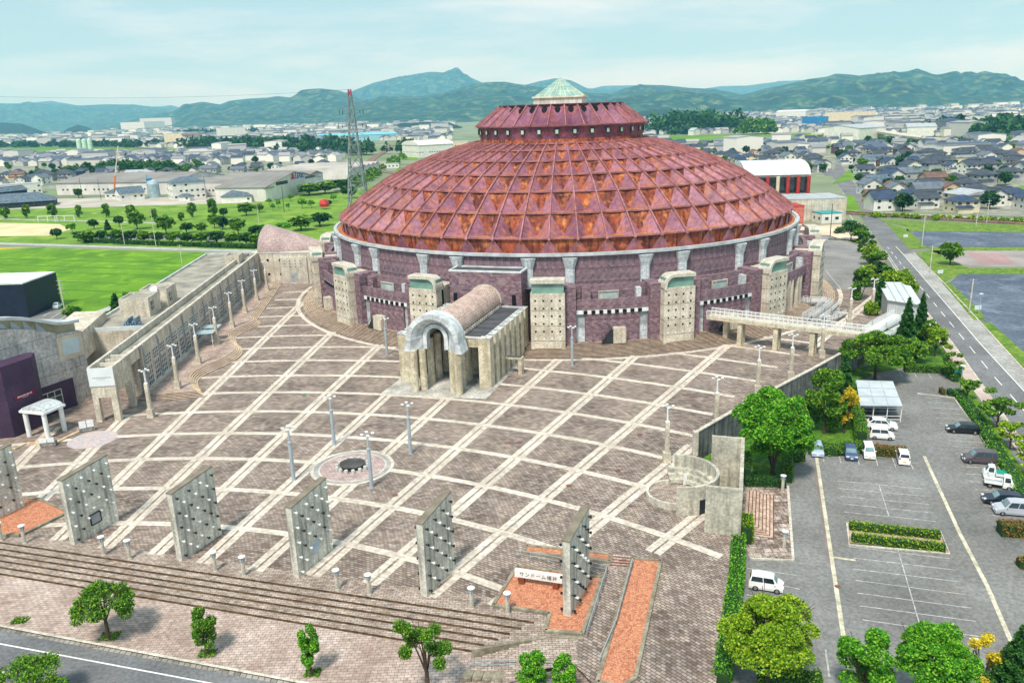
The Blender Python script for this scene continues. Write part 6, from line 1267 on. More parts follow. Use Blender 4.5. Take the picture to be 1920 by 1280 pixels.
for i, (s_, k) in enumerate([((-100.8, 199.8, -1.2, 7.1, 4.1), 4), ((-101.8, 208.5, -1.2, 5.7, 3.4), 2), ((-113.1, 201.4, -1.2, 3.9, 4.7), 2), ((-102.4, 198.4, -1.2, 1.8, 4.1), 3)]): ptree(k, s_, ['dark bushy tree behind the rooftop box of the long building', 'green tree right behind the dark bushy one by the roof', 'shrub beside the parked green truck', 'low shrub along the farm lane'][i])
hedge([(-182.2, 344.5), (-143.2, 328.0), (-98.8, 311.2)], 2, 1.6, 'dark', 'long dark hedge between the farm road and the car park', 4, .4, seed=31)
hedge([(-109.28, 199.78), (-105.20, 207.15)], 1.5, 1.0, 'mid', 'low hedge along the lane by the rice field', 6, .3, seed=32)
# cars among the trees
for i, (a, b, sp, c_, l_) in enumerate([((-179.6, 349.9), (-177.8, 352.6), 'hatch', '2a3350', 'dark blue car parked under the trees, first from the left'), ((-173.6, 345.6), (-172.1, 348.3), 'hatch', 'c9ced6', 'pale car parked under the trees beside the dark blue one'), ((-167.2, 342.8), (-164.7, 345.2), 'wagon', '1a1c22', 'black car parked under the trees near the lamp mast'), ((-133.6, 337.3), (-131.1, 339.7), 'van', '2a3560', 'dark van parked under the trees in the middle of the row'), ((-125.2, 332.7), (-122.8, 333.6), 'hatch', 'eef0f2', 'white car parked under the trees right of the dark van'),
        ((-128.08, 212.60), (-129.21, 220.26), 'van', 'dfe6ea', 'white van parked beside the green truck in the yard'), ((-124.83, 212.77), (-125.00, 219.68), 'kei', 'd9e0e4', 'truck with green tarpaulin parked in the yard by the rice field')]):
    park(a, b, shape=sp, color=c_, name='parked_truck' if i == 6 else 'parked_car', label=l_, cat='truck' if i == 6 else 'car', truck='tarp' if i == 6 else None)
# poles, pylon
def upole(p, z, h, label, arms=3, lean=0, name='utility_pole', m=None):
    t = thing(name, label, 'pole', p + (z,)); q = M(); q.tube((0, 0, 0), (lean, 0, h), .17, .12); q.build('pole', m or CONC2, t)
    for i in range(arms): q = M(); z_ = h - .3 - i * 1.1; q.bar((-.9, .1, z_), (.9, -.1, z_), .12); q.build('crossarm', GREYM, t)
    return t
upole((-118.56, 207.76), -1.2, 9.5, 'concrete utility pole standing in the yard by the rice field', 4)
upole((-108.62, 263.35), -1.2, 9.5, 'utility pole at the edge of the rice field behind the long building', 2)
upole((-143.1, 323.9), -1.2, 15, 'tall pale mast among the car park trees', 1)
upole((-159.9, 332.7), -1.2, 9, 'short pale lamp mast by the farm road', 1)
upole((-108.5, 350.1), -1.2, 13, 'pale mast beside the cone roof hall', 1)
upole((139.5, 267.6), -1.2, 11, 'pale utility pole on the verge above the single round tree', 3); upole((120.47, 225.12), -1.2, 8, 'white lamp mast beside the road verge', 1); upole((106.58, 179.94), -1.2, 8, 'slim lamp mast at the lower empty lot', 1)
upole((116.3, 287.8), -1.2, 13, 'dark wooden pole in front of the side car park', 1, m=BARK); upole((180.6, 307.8), -1.2, 9, 'pale pole beside the railway', 2); upole((189.7, 316.4), -1.2, 9, 'second pale pole beside the railway', 2)
for i, (a, s_) in enumerate([((-120.4, 434.7), 'left of the blue lettered factory'), ((-196.7, 530.5), 'in front of the tall white hip roofed house'), ((-269.9, 539.5), 'by the left end of the long factory'), ((-292.9, 560.4), 'at the left corner of the long factory'), ((-250.4, 568.8), 'beside the blue water tank')]): upole(a, -1.2, 14, 'dark thin utility pole ' + s_, 2, m=DARKM)
def pylon(x, y, h, w, label, tiers, red=True):
    t = thing('lattice_pylon', label, 'pylon', (x, y, -1.2)); n = 11; GA = mat('galvanised', '8f9a9c', '767f82', rough=.5, metal=.3)
    def W_(z): f = z / h; return w * (1 - f) ** 1.15 * .92 + .55
    zs = [h * (1 - (1 - i / n) ** 1.25) for i in range(n + 1)]
    cs = [(-1, -1), (1, -1), (1, 1), (-1, 1)]
    parts = [(0, 8, GA, 'lattice_body'), (8, 10, GA, 'lattice_neck'), (10, 11, mat('pylon_red', 'b0506a', '8c3a52', rough=.6) if red else GA, 'lattice_top')]
    for a, b, m_, nm in parts:
        q = M()
        for i in range(a, b):
            z0, z1 = zs[i], zs[i + 1]; a0, a1 = W_(z0), W_(z1); th = .5 if i < 6 else .36
            for k in range(4):
                c, d = cs[k], cs[(k + 1) % 4]; q.bar((c[0] * a0, c[1] * a0, z0), (c[0] * a1, c[1] * a1, z1), th)
                q.bar((c[0] * a0, c[1] * a0, z0), (d[0] * a1, d[1] * a1, z1), th * .55); q.bar((d[0] * a0, d[1] * a0, z0), (c[0] * a1, c[1] * a1, z1), th * .55); q.bar((c[0] * a1, c[1] * a1, z1), (d[0] * a1, d[1] * a1, z1), th * .5)
        q.build(nm, m_, t)
    for z, l in tiers:
        for s in (-1, 1):
            q = M(); w_ = W_(z); q.bar((s * w_, -w_, z), (s * l, 0, z + .4), .2); q.bar((s * w_, w_, z), (s * l, 0, z + .4), .2); q.bar((s * w_, 0, z + 2.4), (s * l, 0, z + .5), .16); q.build('crossarm', GA, t)
            for e in (l - .1, l * .72): q = M(); q.tube((s * e, 0, z + .3), (s * e, 0, z - 1.6), .14); q.build('insulator', DARKM, t)
    return t
px_, py_ = (-69.0, 375.3)
pylon(px_, py_, 60, 4.8, 'tall lattice power pylon with red top standing behind the park', [(51, 5.4), (45, 6.4), (39, 7.0)])
pylon(*(163.4, 1334.5), 62, 5, 'distant lattice pylon showing over the right shoulder of the dome', [(52, 6), (45, 7)])
for i, (a, b) in enumerate([((-72.2, 400.0, 52.2), (-245.2, 380.0, 68.5)), ((-61.7, 320.0, 48.3), (-357.2, 900.0, 35.9))]):
    pass
def wire(a, b, sag, label):
    n = 24; q = M(); x0, y0, z0 = a; P_ = [(a[0] + (b[0] - a[0]) * i / n - x0, a[1] + (b[1] - a[1]) * i / n - y0, a[2] + (b[2] - a[2]) * i / n - z0 - sag * 4 * (i / n) * (1 - i / n)) for i in range(n + 1)]
    for p, r_ in zip(P_, P_[1:]): q.bar(p, r_, .07)
    o = q.build('power_line', DARKM, loc=a); tag(o, label, 'cable')
ptop = 60 - 1.2
wire((px_, py_, ptop), (px_ - 340, py_ + 25, 80), 8, 'topmost power cable running left from the pylon')
wire((px_ - 8, py_, 46), (px_ - 420, py_ + 560, 30), 10, 'upper power cable running back left from the pylon arm'); wire((px_ - 9, py_, 39), (px_ - 420, py_ + 560, 24), 10, 'lower power cable running back left from the pylon arm')
# ---------------- larger buildings ----------------
TR_ = mat('blue_grey_tile', '56748a', '3f586c', rough=.6, scale=.5, brick=(.6, .5, .05, .2), mortar='2c3c4a'); WW = mat('white_wall', 'e6e6e0', 'd2d2cc', rough=.8, scale=.3, streak=.15)
SLATE = mat('slate_tile', '474e5a', '343a45', rough=.6, scale=.4); SLATE2 = mat('dark_blue_tile', '3a4a66', '2a3750', rough=.55, scale=.4); BROWNR = mat('brown_tile', '7a6058', '5f4a44', rough=.7, scale=.4); LGREY = mat('light_grey_roof', 'b4bac0', '9aa0a6', rough=.6, scale=.3); BLUER = mat('blue_metal_roof', '3c8fc4', '2f78aa', rough=.5, scale=.3); GREYR = mat('mid_grey_tile', '6d7784', '565f6b', rough=.6, scale=.4)
CREAM = mat('cream_wall', 'e2d6bc', 'cdbf9f', rough=.85, scale=.3, streak=.1); BEIGE = mat('beige_wall', 'd9bfa6', 'c4a88c', rough=.85, scale=.3); DBLUEW = mat('navy_wall', '26344e', '1c273c', rough=.7); GREYW = mat('grey_wall', 'a9adaf', '8f9395', rough=.85, scale=.3); BRW = mat('brown_wall', '7a5c50', '60463c', rough=.85, scale=.3)
def bld(name, label, cat, L_, D_, h, roof, wm, rm, rh=2.0, loc=(0, 0, -1.2), rz=0, floors=2, over=.6, group=None, win=True, cols=None, storey=None):
    t = thing(name, label, cat, loc, rz, group); q = M(); q.box(-L_ / 2, L_ / 2, 0, D_, 0, h)
    x0, x1, y0, y1 = -L_ / 2 - over, L_ / 2 + over, -over, D_ + over; ym = D_ / 2
    if roof == 'gable': q.add([(-L_ / 2, 0, h), (-L_ / 2, D_, h), (-L_ / 2, ym, h + rh), (L_ / 2, 0, h), (L_ / 2, D_, h), (L_ / 2, ym, h + rh)], [(0, 2, 1), (3, 4, 5)])
    if roof == 'gablex': q.add([(-L_ / 2, 0, h), (L_ / 2, 0, h), (0, 0, h + rh), (-L_ / 2, D_, h), (L_ / 2, D_, h), (0, D_, h + rh)], [(0, 1, 2), (3, 5, 4)])
    q.build('wall', wm, t); q = M(); e = .16
    if roof == 'gable':
        k = rh / ym * over; A = [(x0, y0, h - k), (x1, y0, h - k), (x1, ym, h + rh), (x0, ym, h + rh), (x1, y1, h - k), (x0, y1, h - k)]; q.add(A + [(a, b, c + .22) for a, b, c in A], [(6, 7, 8, 9), (9, 8, 10, 11), (0, 3, 2, 1), (3, 5, 4, 2), (0, 1, 7, 6), (4, 5, 11, 10), (1, 2, 8, 7), (2, 4, 10, 8), (3, 0, 6, 9), (5, 3, 9, 11)])
        q.bar((x0, ym, h + rh + .28), (x1, ym, h + rh + .28), .4, .3)
    elif roof == 'gablex':
        k = rh / (L_ / 2) * over; A = [(x0, y0, h - k), (0, y0, h + rh), (0, y1, h + rh), (x0, y1, h - k), (x1, y0, h - k), (x1, y1, h - k)]; q.add(A + [(a, b, c + .22) for a, b, c in A], [(6, 7, 8, 9), (7, 10, 11, 8), (0, 3, 2, 1), (1, 2, 5, 4), (0, 1, 7, 6), (1, 4, 10, 7), (4, 5, 11, 10), (3, 0, 6, 9), (2, 3, 9, 8), (5, 2, 8, 11)])
        q.bar((0, y0, h + rh + .28), (0, y1, h + rh + .28), .4, .3)
    elif roof == 'hip':
        r = min(L_, D_) / 2 * .95; q.add([(x0, y0, h), (x1, y0, h), (x1, y1, h), (x0, y1, h), (x0, y0, h - .2), (x1, y0, h - .2), (x1, y1, h - .2), (x0, y1, h - .2), (-L_ / 2 + r if L_ > D_ else 0, ym if L_ > D_ else r, h + rh), (L_ / 2 - r if L_ > D_ else 0, ym if L_ > D_ else D_ - r, h + rh)],
              [(0, 1, 9, 8), (1, 2, 9), (2, 3, 8, 9), (3, 0, 8), (4, 5, 1, 0), (5, 6, 2, 1), (6, 7, 3, 2), (7, 4, 0, 3), (7, 6, 5, 4)] if L_ > D_ else [(0, 1, 8), (1, 2, 9, 8), (2, 3, 9), (3, 0, 8, 9), (4, 5, 1, 0), (5, 6, 2, 1), (6, 7, 3, 2), (7, 4, 0, 3), (7, 6, 5, 4)])
    elif roof == 'shed':
        q.add([(x0, y0, h), (x1, y0, h), (x1, y1, h + rh), (x0, y1, h + rh), (x0, y0, h - .2), (x1, y0, h - .2), (x1, y1, h - .2), (x0, y1, h - .2)], [(0, 1, 2, 3), (4, 5, 1, 0), (5, 6, 2, 1), (7, 4, 0, 3), (6, 7, 3, 2)])
    elif roof == 'flat':
        q.box(-L_ / 2 - .1, L_ / 2 + .1, -.1, D_ + .1, h, h + .35)
    elif roof == 'arc':
        n = 12; q.add([(x, ym - (ym + over) * cos(a), h + rh * sin(a)) for x in (x0, x1) for a in np.linspace(0, pi, n + 1)], [(i, n + 1 + i, n + 2 + i, i + 1) for i in range(n)] + [tuple(range(n + 1)), tuple(range(2 * n + 1, n, -1))])
    elif roof == 'saw':
        n = max(1, int(D_ / 14)); 
        for i in range(n): a, b = D_ * i / n, D_ * (i + 1) / n; q.add([(x, y, z) for x in (x0, x1) for y, z in ((a, h), ((a + b) / 2, h + rh), (b, h))], [(0, 3, 4, 1), (1, 4, 5, 2), (0, 1, 2), (3, 5, 4)])
    q.build('roof', rm, t)
    if win:
        nf = floors; nc = cols or max(1, int(L_ / 3.2))
        for f in range(nf):
            z = (f + .38) * h / nf
            for c in range(nc):
                if R.random() < .22: continue
                x = -L_ / 2 + (c + .5) * L_ / nc; q = M(); q.box(x - .75, x + .75, -.06, 0, z, z + 1.15); q.build('window', WGL, t)
            for c in range(max(1, int(D_ / 4))):
                y = (c + .5) * D_ / max(1, int(D_ / 4)); q = M(); q.box(-L_ / 2 - .06, -L_ / 2, y - .6, y + .6, z, z + 1.1); q.build('window', WGL, t)
    return t
def B2(a, b, D_, h, roof, wm, rm, rh, name, label, cat='building', z=-1.2, **k):
    mx, my = (a[0] + b[0]) / 2, (a[1] + b[1]) / 2; return bld(name, label, cat, hypot(a[0] - b[0], a[1] - b[1]), D_, h, roof, wm, rm, rh, (mx, my, z), atan2(b[1] - a[1], b[0] - a[0]), **k)
B2((-330.8, 496.5), (-287.8, 516.2), 20, 3.4, 'hip', mat('dark_timber', '2c3440', '20262f', rough=.8), TR_, 5, 'tiled_hall', 'wide low hall with blue tiled roof at the left edge of the park', floors=1)
B2((-330.8, 531.7), (-323.2, 548.9), 9, 8.2, 'gable', mat('dark_timber', '2c3440'), TR_, 2.4, 'raised_roof', 'raised ridge roof standing over the wide blue tiled hall', floors=1)
B2((-383.3, 596.0), (-352.4, 617.9), 14, 7.5, 'flat', WW, LGREY, 1, 'office_block', 'pale flat roofed two storey block behind the blue tiled hall')
B2((-270.4, 546.4), (-258.8, 546.3), 11, 4.5, 'hip', WW, TR_, 2.5, 'white_house', 'white walled wing with blue hip roof left of the gate house', 'house', floors=1)
B2((-253.3, 531.2), (-241.4, 540.9), 12, 4.8, 'gable', WW, TR_, 3.2, 'white_house', 'white walled house with twin blue gables before the factory', 'house', floors=1)
B2((-215.0, 522.9), (-197.7, 534.1), 15, 11, 'hip', WW, TR_, 3.2, 'white_house', 'tall three storey white house with blue hip roof', 'house', floors=3)
B2((-209.7, 518.1), (-202.0, 515.7), 4, 3, 'hip', WW, TR_, 1.6, 'gate_lodge', 'tiny tiled porch at the foot of the tall white house', 'house', floors=1)
B2((-174.7, 495.3), (-156.6, 495.9), 12, 4, 'hip', WW, TR_, 3.4, 'white_house', 'single storey white house with wide blue hip roof by the park', 'house', floors=1)
FACW = mat('factory_wall', 'e2dedc', 'cbc7c4', rough=.8, scale=.1, streak=.2); FACR = mat('factory_roof', '8b8987', '73716f', rough=.85, scale=.05, brick=(60, 1.2, .04, .06), mortar='9a9896')
B2((-328.2, 593.9), (-232.4, 570.4), 62, 8.5, 'gable', FACW, FACR, 4.5, 'long_factory', 'long grey roofed factory with strip windows behind the white houses', floors=1, cols=26)
B2((-229.0, 561.8), (-181.1, 539.2), 95, 8, 'saw', FACW, FACR, 2.2, 'ridged_factory', 'low factory with many roof ridges in the middle distance', floors=1)
fx = B2((-186.0, 520.5), (-147.5, 496.2), 6, 8, 'shed', FACW, FACR, 1, 'factory_annex', 'pale low factory front with a loading door by the park', floors=1)
fb_ = B2((-147.5, 496.2), (-130.7, 571.4), 34, 8.5, 'gablex', FACW, FACR, 6.5, 'lettered_factory', 'white gabled factory end with blue letters and red emblem', floors=1, cols=1, win=False)
q = M(); Lf = hypot((-147.5, 496.2)[0] - (-130.7, 571.4)[0], (-147.5, 496.2)[1] - (-130.7, 571.4)[1])
q.box(-Lf * .32, -Lf * .12, -.12, 0, 8.4, 10.4); q.box(Lf * .2, Lf * .4, -.12, 0, 9.2, 10.6); q.build('strip_window', WGL, fb_)
tx = text('LIXIL', 'factory_letters', fb_, (Lf * .1, -.15, 12.2), (pi / 2, 0, 0), 5.6, mat('letter_blue', '1f5fc0', '1a52a8', rough=.5), .1)
q = M(); q.add([(-Lf * .06, -.2, 10.4), (Lf * .015, -.2, 10.4), (-Lf * .022, -.2, 15.2)], [(0, 1, 2)]); q.build('red_emblem', mat('emblem_red', 'd0265a', rough=.5), fb_)
B2((-195.5, 664.1), (-124.7, 657.3), 90, 7.5, 'saw', FACW, mat('pale_factory_roof', 'b4b0ac', '98948f', rough=.85, scale=.05), 1.6, 'pale_factory', 'sprawling pale roofed works left of the pylon', floors=1, win=False)
o = B2((-101.2, 956.0), (-62.9, 979.8), 45, 14, 'arc', WW, mat('white_arc_roof', 'e6e4dc', 'cfcdc5', rough=.6), 5, 'gymnasium', 'white gymnasium with curved roof just left of the dome', floors=1)
B2((-85.7, 993.8), (-45.6, 993.8), 30, 15, 'flat', CREAM, LGREY, 1, 'cream_block', 'cream block behind the white gymnasium')
B2((-116.7, 780.2), (-102.6, 781.0), 10, 4, 'flat', WW, LGREY, 1, 'white_shed', 'small white shed in the fields left of the dome', 'shed', floors=1)
gy = B2((108.6, 369.2), (136.2, 365.9), 34, 17, 'arc', CONC2, mat('white_ribbed_roof', 'dfe3e4', 'c6cbcd', rough=.5, brick=(60, 3, .1, .03), mortar='9ba1a4'), 5.5, 'arched_gymnasium', 'gymnasium with white arched roof and red columns right of the dome', floors=1, win=False)
Lg = hypot((108.6, 369.2)[0] - (136.2, 365.9)[0], (108.6, 369.2)[1] - (136.2, 365.9)[1])
for i in range(7): q = M(); x = -Lg / 2 + .5 + i * (Lg - 1) / 6; q.tube((x, -2.2, 4), (x, -2.2, 16.5), .8, n=10); q.build('red_column' if i != 3 else 'cream_column', mat('column_red', 'c0392f', 'a02c26', rough=.6) if i != 3 else CREAM, gy)
q = M(); q.box(-Lg / 2, Lg / 2, -.2, 0, 9, 16); q.build('glazing', GLASS, gy)
B2((98.6, 338.4), (142.5, 338.0), 20, 9, 'flat', CONC, LGREY, 1, 'concrete_wing', 'plain concrete wing in front of the red columned gymnasium', floors=1, win=False)
B2((113.4, 323.5), (119.5, 323.6), 10, 8, 'flat', mat('red_tiles', 'c0503c', 'a84432', rough=.6, brick=(1, 1, .05, .15), mortar='e0a090'), mat('column_red', 'c0392f'), 1, 'red_tiled_block', 'red tiled block beside the rim of the dome', floors=1, win=False)
B2((128.5, 327.9), (137.3, 329.1), 8, 4, 'flat', WW, mat('teal_roof', '2fa0a8', '22868e', rough=.5), 1, 'kiosk', 'small pavilion with bright teal roof beyond the side car park', 'kiosk', floors=1)
struct('far_forecourt', M().sheet([(117.8, 322.5), (143.7, 327.5), (133.2, 297.2), (123.2, 283.8), (104.7, 296.7)], -1.18), mat('forecourt', 'd9c6b0', 'c0ab94', rough=.9, scale=.1))
t = thing('crane', 'orange and white mobile crane boom raised over the factory yard', 'crane', (-275.4, 569.3) + (-1.2,)); q = M(); q.bar((0, 0, 0), (3, 0, 14), .8); q.build('lower_boom', mat('crane_orange', 'e07a2a', 'c8661e', rough=.5), t); q = M(); q.bar((3, 0, 14), (8.5, 0, 34), .5); q.build('upper_boom', CREAM, t)
o = M().lathe([(0, 0), (2.4, .4), (2.8, 2), (2, 4), (0, 4.6)], 14).build('red_play_tower', mat('play_red', 'd23a3a', 'a82c2c', rough=.6), loc=(-100.6, 444.0) + (-.2,)); tag(o, 'small red roofed play tower on the park lawn', 'play tower')
t = thing('water_tank', 'round blue and grey tank tower in the factory yard', 'tank', (-239.1, 550.6) + (-1.2,)); q = M(); q.lathe([(4, 0), (4, 9), (3, 11), (0, 12)], 16); q.build('tank_body', mat('tank_grey', 'a9bcc4', '8aa0aa', rough=.5), t); q = M(); q.lathe([(1.6, 11), (2.2, 12.5), (0, 13.5)], 12, -2, 0); q.build('tank_cap', BLUER, t)
t = thing('goal_frame', 'left white football goal frame beside the sand ground', 'goal', (-242.7, 425.4) + (-1.2,)); q = M()
for a, b in (((-5, 0, 0), (-5, 0, 3)), ((5, 0, 0), (5, 0, 3)), ((-5, 0, 3), (5, 0, 3)), ((-5, 2, 0), (-5, 0, 3)), ((5, 2, 0), (5, 0, 3)), ((0, 0, 0), (0, 0, 3))): q.bar(a, b, .25)
gf = q.build('frame', WHITE, t); dup(t, loc=(-233.7, 425.3) + (-1.2,), label='right white football goal frame beside the sand ground')
# railway, far roads
RLW = mat('ballast', '8a7468', '6d584e', rough=1, scale=.5, fine=2)
q = M(); q.strip([(136.8, 376.1), (153.2, 355.4), (169.4, 340.0), (187.3, 323.4), (211.7, 301.9)], 7, -1.2, -.5); struct('railway_bed', q, RLW)
q = M(); 
for o_ in (-1.6, -.5, .8, 1.9): q.strip([(p[0], p[1] + o_) for p in ((136.8, 376.1), (153.2, 355.4), (169.4, 340.0), (187.3, 323.4), (211.7, 301.9))], .12, -.5, -.35)
struct('rails', q, mat('rail_rust', '6a4638', '4f3228', rough=.6))
q = M(); q.strip([(154.8, 364.9), (173.4, 348.2), (217.1, 312.9)], 5, -1.21); struct('lane_by_railway', q, mat('farm_road', 'b3b4b4'))
q = M(); q.strip([(-47.8, 606.8), (-74.4, 669.7), (-112.7, 735.8), (-145.1, 859.7), (-158.1, 977.8), (-170.4, 1160.7), (-194.0, 1407.6)], 9, -1.2, -.6); struct('left_railway', q, RLW)
q = M(); q.strip([(218.9, 546.5), (291.0, 781.5), (355.8, 992.6)], 9, -1.19); struct('far_road', q, ASPH)
# far fields
def fieldset(polys, m, nm): q = M(); [q.sheet(p, -1.15) for p in polys]; struct(nm, q, m)
fieldset([[(231.7, 1268.2), (261.9, 1434.2), (497.2, 1318.6), (420.4, 1085.1), (240.6, 1053.8)], [(384.9, 968.2), (493.8, 1099.7), (645.5, 981.6), (572.5, 869.3), (437.1, 893.9)], [(197.5, 492.1), (245.7, 585.2), (265.7, 587.0), (246.6, 544.1)], [(247.3, 584.5), (261.6, 577.9), (239.7, 528.7), (227.2, 529.4)], [(174.3, 425.9), (183.8, 428.4), (161.0, 365.3), (149.6, 364.3)], [(279.6, 512.2), (302.7, 511.3), (285.6, 473.7), (262.9, 475.0)], [(266.7, 449.2), (293.2, 439.6), (262.6, 392.6), (242.0, 404.3)], [(269.7, 543.8), (288.3, 540.4), (273.6, 510.4), (262.4, 515.0)], [(-104.2, 781.8), (-63.5, 817.7), (-68.2, 696.7), (-93.0, 677.5)], [(-103.7, 542.8), (-86.9, 647.4), (-66.0, 590.6), (-73.6, 482.9)], [(-125.9, 926.7), (-129.4, 1117.4), (-97.1, 910.6)], [(-1719.6, 2649.3), (-1067.1, 1637.9), (-517.1, 1291.1), (-287.8, 1275.6), (-319.1, 1417.0), (-620.2, 1552.1)], [(-460.4, 831.9), (-457.0, 867.2), (-405.1, 757.2)]], mat('far_rice', '68901c', '4e7a16', rough=1, scale=.01, fine=.1), 'far_fields')
fieldset([[(317.9, 1161.9), (451.0, 1195.2), (421.2, 1105.9), (316.8, 1080.2)], [(264.7, 514.0), (275.0, 509.8), (259.2, 472.8), (246.8, 477.4)]], YF, 'far_ripe_fields')

# ---------------- the town: individual houses ----------------
ROOFS = [('dark slate', SLATE), ('dark blue', SLATE2), ('grey', GREYR), ('brown', BROWNR), ('pale grey', LGREY), ('blue grey', TR_)]
WALLS = [('white', WW), ('cream', CREAM), ('beige', BEIGE), ('navy', DBLUEW), ('grey', GREYW), ('brown', BRW)]
kinds = []
def hproto(w, r, roof, L_, D_, h, rh, fl, porch=False):
    wn, wm = WALLS[w]; rn, rm = ROOFS[r]; t = bld('house', 'x', 'house', L_, D_, h, roof, wm, rm, rh, floors=fl)
    if porch:
        q = M(); q.box(-L_ * .5, L_ * .1, -2.4, 0, 0, 2.6); q.build('porch', wm, t); q = M(); q.add([(-L_ * .55, -2.9, 2.5), (L_ * .15, -2.9, 2.5), (L_ * .15, 0, 3.5), (-L_ * .55, 0, 3.5)], [(0, 1, 2, 3)]); q.build('porch_roof', rm, t)
    kinds.append((t, wn, rn, {'gable': 'gabled', 'gablex': 'front gabled', 'hip': 'hipped', 'shed': 'single pitched', 'flat': 'flat'}[roof])); return t
hproto(0, 0, 'gable', 11, 8.5, 5.6, 2.4, 2, True); hproto(1, 1, 'hip', 10, 9, 5.4, 2.4, 2, True); hproto(0, 2, 'gablex', 9, 11, 5.8, 2.6, 2); hproto(2, 3, 'gable', 12, 8, 5.4, 2.2, 2, True); hproto(4, 0, 'hip', 12, 9, 5.8, 2.6, 2, True)
hproto(3, 1, 'shed', 9, 9, 6, 1.8, 2); hproto(0, 4, 'flat', 11, 9, 6.2, 1, 2); hproto(1, 5, 'gable', 14, 9, 3.6, 3.0, 1, True); hproto(0, 1, 'gablex', 10, 9, 5.6, 3.0, 2, True); hproto(5, 0, 'gablex', 9, 9, 5.8, 2.4, 2); hproto(1, 4, 'shed', 13, 8, 5.2, 1.6, 2); hproto(4, 2, 'gable', 16, 10, 4.6, 2.6, 1)
roadR = [(429.6, 1246.0), (218.9, 546.5), (157.1, 360.3), (164.0, 358.4), (284.8, 696.5), (441.2, 1233.1)]
noB = [roadR, [(91.1, 321.0), (132.7, 311.4), (211.3, 527.1), (160.0, 547.8)], [(197.5, 492.1), (251.5, 599.3), (270.5, 596.0), (243.1, 536.3), (223.2, 522.3)], [(173.7, 431.7), (186.4, 433.3), (158.2, 356.0), (145.3, 359.5)], [(280.4, 516.2), (305.8, 514.4), (284.6, 470.4), (258.6, 469.4)], [(268.7, 455.2), (299.0, 444.1), (263.3, 389.8), (238.3, 400.2)], [(272.1, 552.5), (293.4, 548.0), (258.3, 469.4), (242.4, 471.8)]]
def scatter(zone, y0, y1, place_words, noz, gname, skew=0.0, step=1.09, dx=15.5):
    xs = [p[0] for p in zone]; y = y0; row = 0; n = 0
    while y < y1:
        row += 1; c = 0; x = min(xs)
        while x < max(xs):
            xx = x + R.uniform(-3, 3); yy = y + R.uniform(-4, 4) + skew * x
            x += dx * (1 + y / 2500) * R.uniform(.85, 1.3)
            if not inpoly(xx, yy, zone) or any(inpoly(xx, yy, z) for z in noz): continue
            if R.random() < .1: continue
            c += 1; k = R.randrange(len(kinds)) if R.random() < .4 else R.choice([0, 0, 4, 4, 8, 1, 2]); t, wn, rn, rf = kinds[k]
            o = dup(t) if k in first_ else t; first_.add(k)
            o.location = (xx, yy, -1.2); s = R.uniform(.8, 1.12); o.scale = (s, s, s * R.uniform(.85, 1.08)); o.rotation_euler = (0, 0, R.choice([0, 0, .12, -.1, 1.57, -1.5, 3.1]) + R.uniform(-.1, .1) + skew)
            o['label'] = '%s house with %s %s roof, %s in the %s row %s' % (wn, rn, rf, od_(c), od_(row), place_words); o['category'] = 'house'; o['group'] = gname; n += 1
        y = y * step + 2
    return n
def od_(i): return {1: '1st', 2: '2nd', 3: '3rd', 21: '21st', 22: '22nd', 23: '23rd'}.get(i, '%dth' % i)
first_ = set()
zoneR = [(159.6, 371.9), (219.0, 325.6), (514.3, 779.8), (341.8, 858.7), (244.5, 986.1), (205.6, 1015.8), (174.9, 606.4), (190.6, 558.4), (218.9, 546.5)]
nR = scatter(zoneR, 345, 800, 'beyond the railway', noB, 'houses beyond the railway', .02, 1.048, 13.2)
zoneL = [(-426.4, 651.2), (-932.4, 1443.5), (-679.1, 1265.1), (-443.5, 1104.7), (-351.7, 1157.4), (-186.7, 960.7), (-149.8, 766.5), (-224.5, 765.3), (-304.8, 753.7), (-390.6, 711.8)]
nL = scatter(zoneL, 545, 860, 'behind the factories', [], 'houses behind the factories', -.02, 1.05, 15)
q = M(); q.sheet(zoneR, -1.21); q.sheet(zoneL, -1.21); q.sheet([(-424.6, 641.9), (-141.3, 697.8), (-152.4, 941.5), (-947.4, 1452.3)], -1.225); struct('town_ground', q, mat('town_ground', '8d8d86', '6e7a5c', 'a39f98', rough=1, scale=.05, fine=.3))
S['n_houses'] = '%d %d' % (nR, nL)
# garden trees among the houses
tp = [(protos[1], 'dark'), (protos[2], 'green'), (protos[5], 'deep green')]
for zone, (x0, x1, y0, y1), most, nobb, wh in ((zoneR, (60, 1000, 345, 1000), 130, [roadR], 'beyond the railway'), (zoneL, (-640, 0, 560, 1050), 70, [], 'behind the factories')):
    P_ = []
    while len(P_) < most:
        x, y = R.uniform(x0, x1), R.uniform(y0, y1)
        if inpoly(x, y, zone) and not any(inpoly(x, y, z) for z in nobb): P_.append((x, y, R.randrange(3)))
    P_.sort(key=lambda p: p[0] / p[1]); k_ = [0, 0, 0]
    for x, y, c in P_: k_[c] += 1; dup(tp[c][0], loc=(x, y, -1.2), rz=R.random() * 6, sc=R.uniform(.6, 1.5), label='%s garden tree, %s from the left of such trees among houses %s' % (tp[c][1], od_(k_[c]), wh), group='garden trees ' + wh)
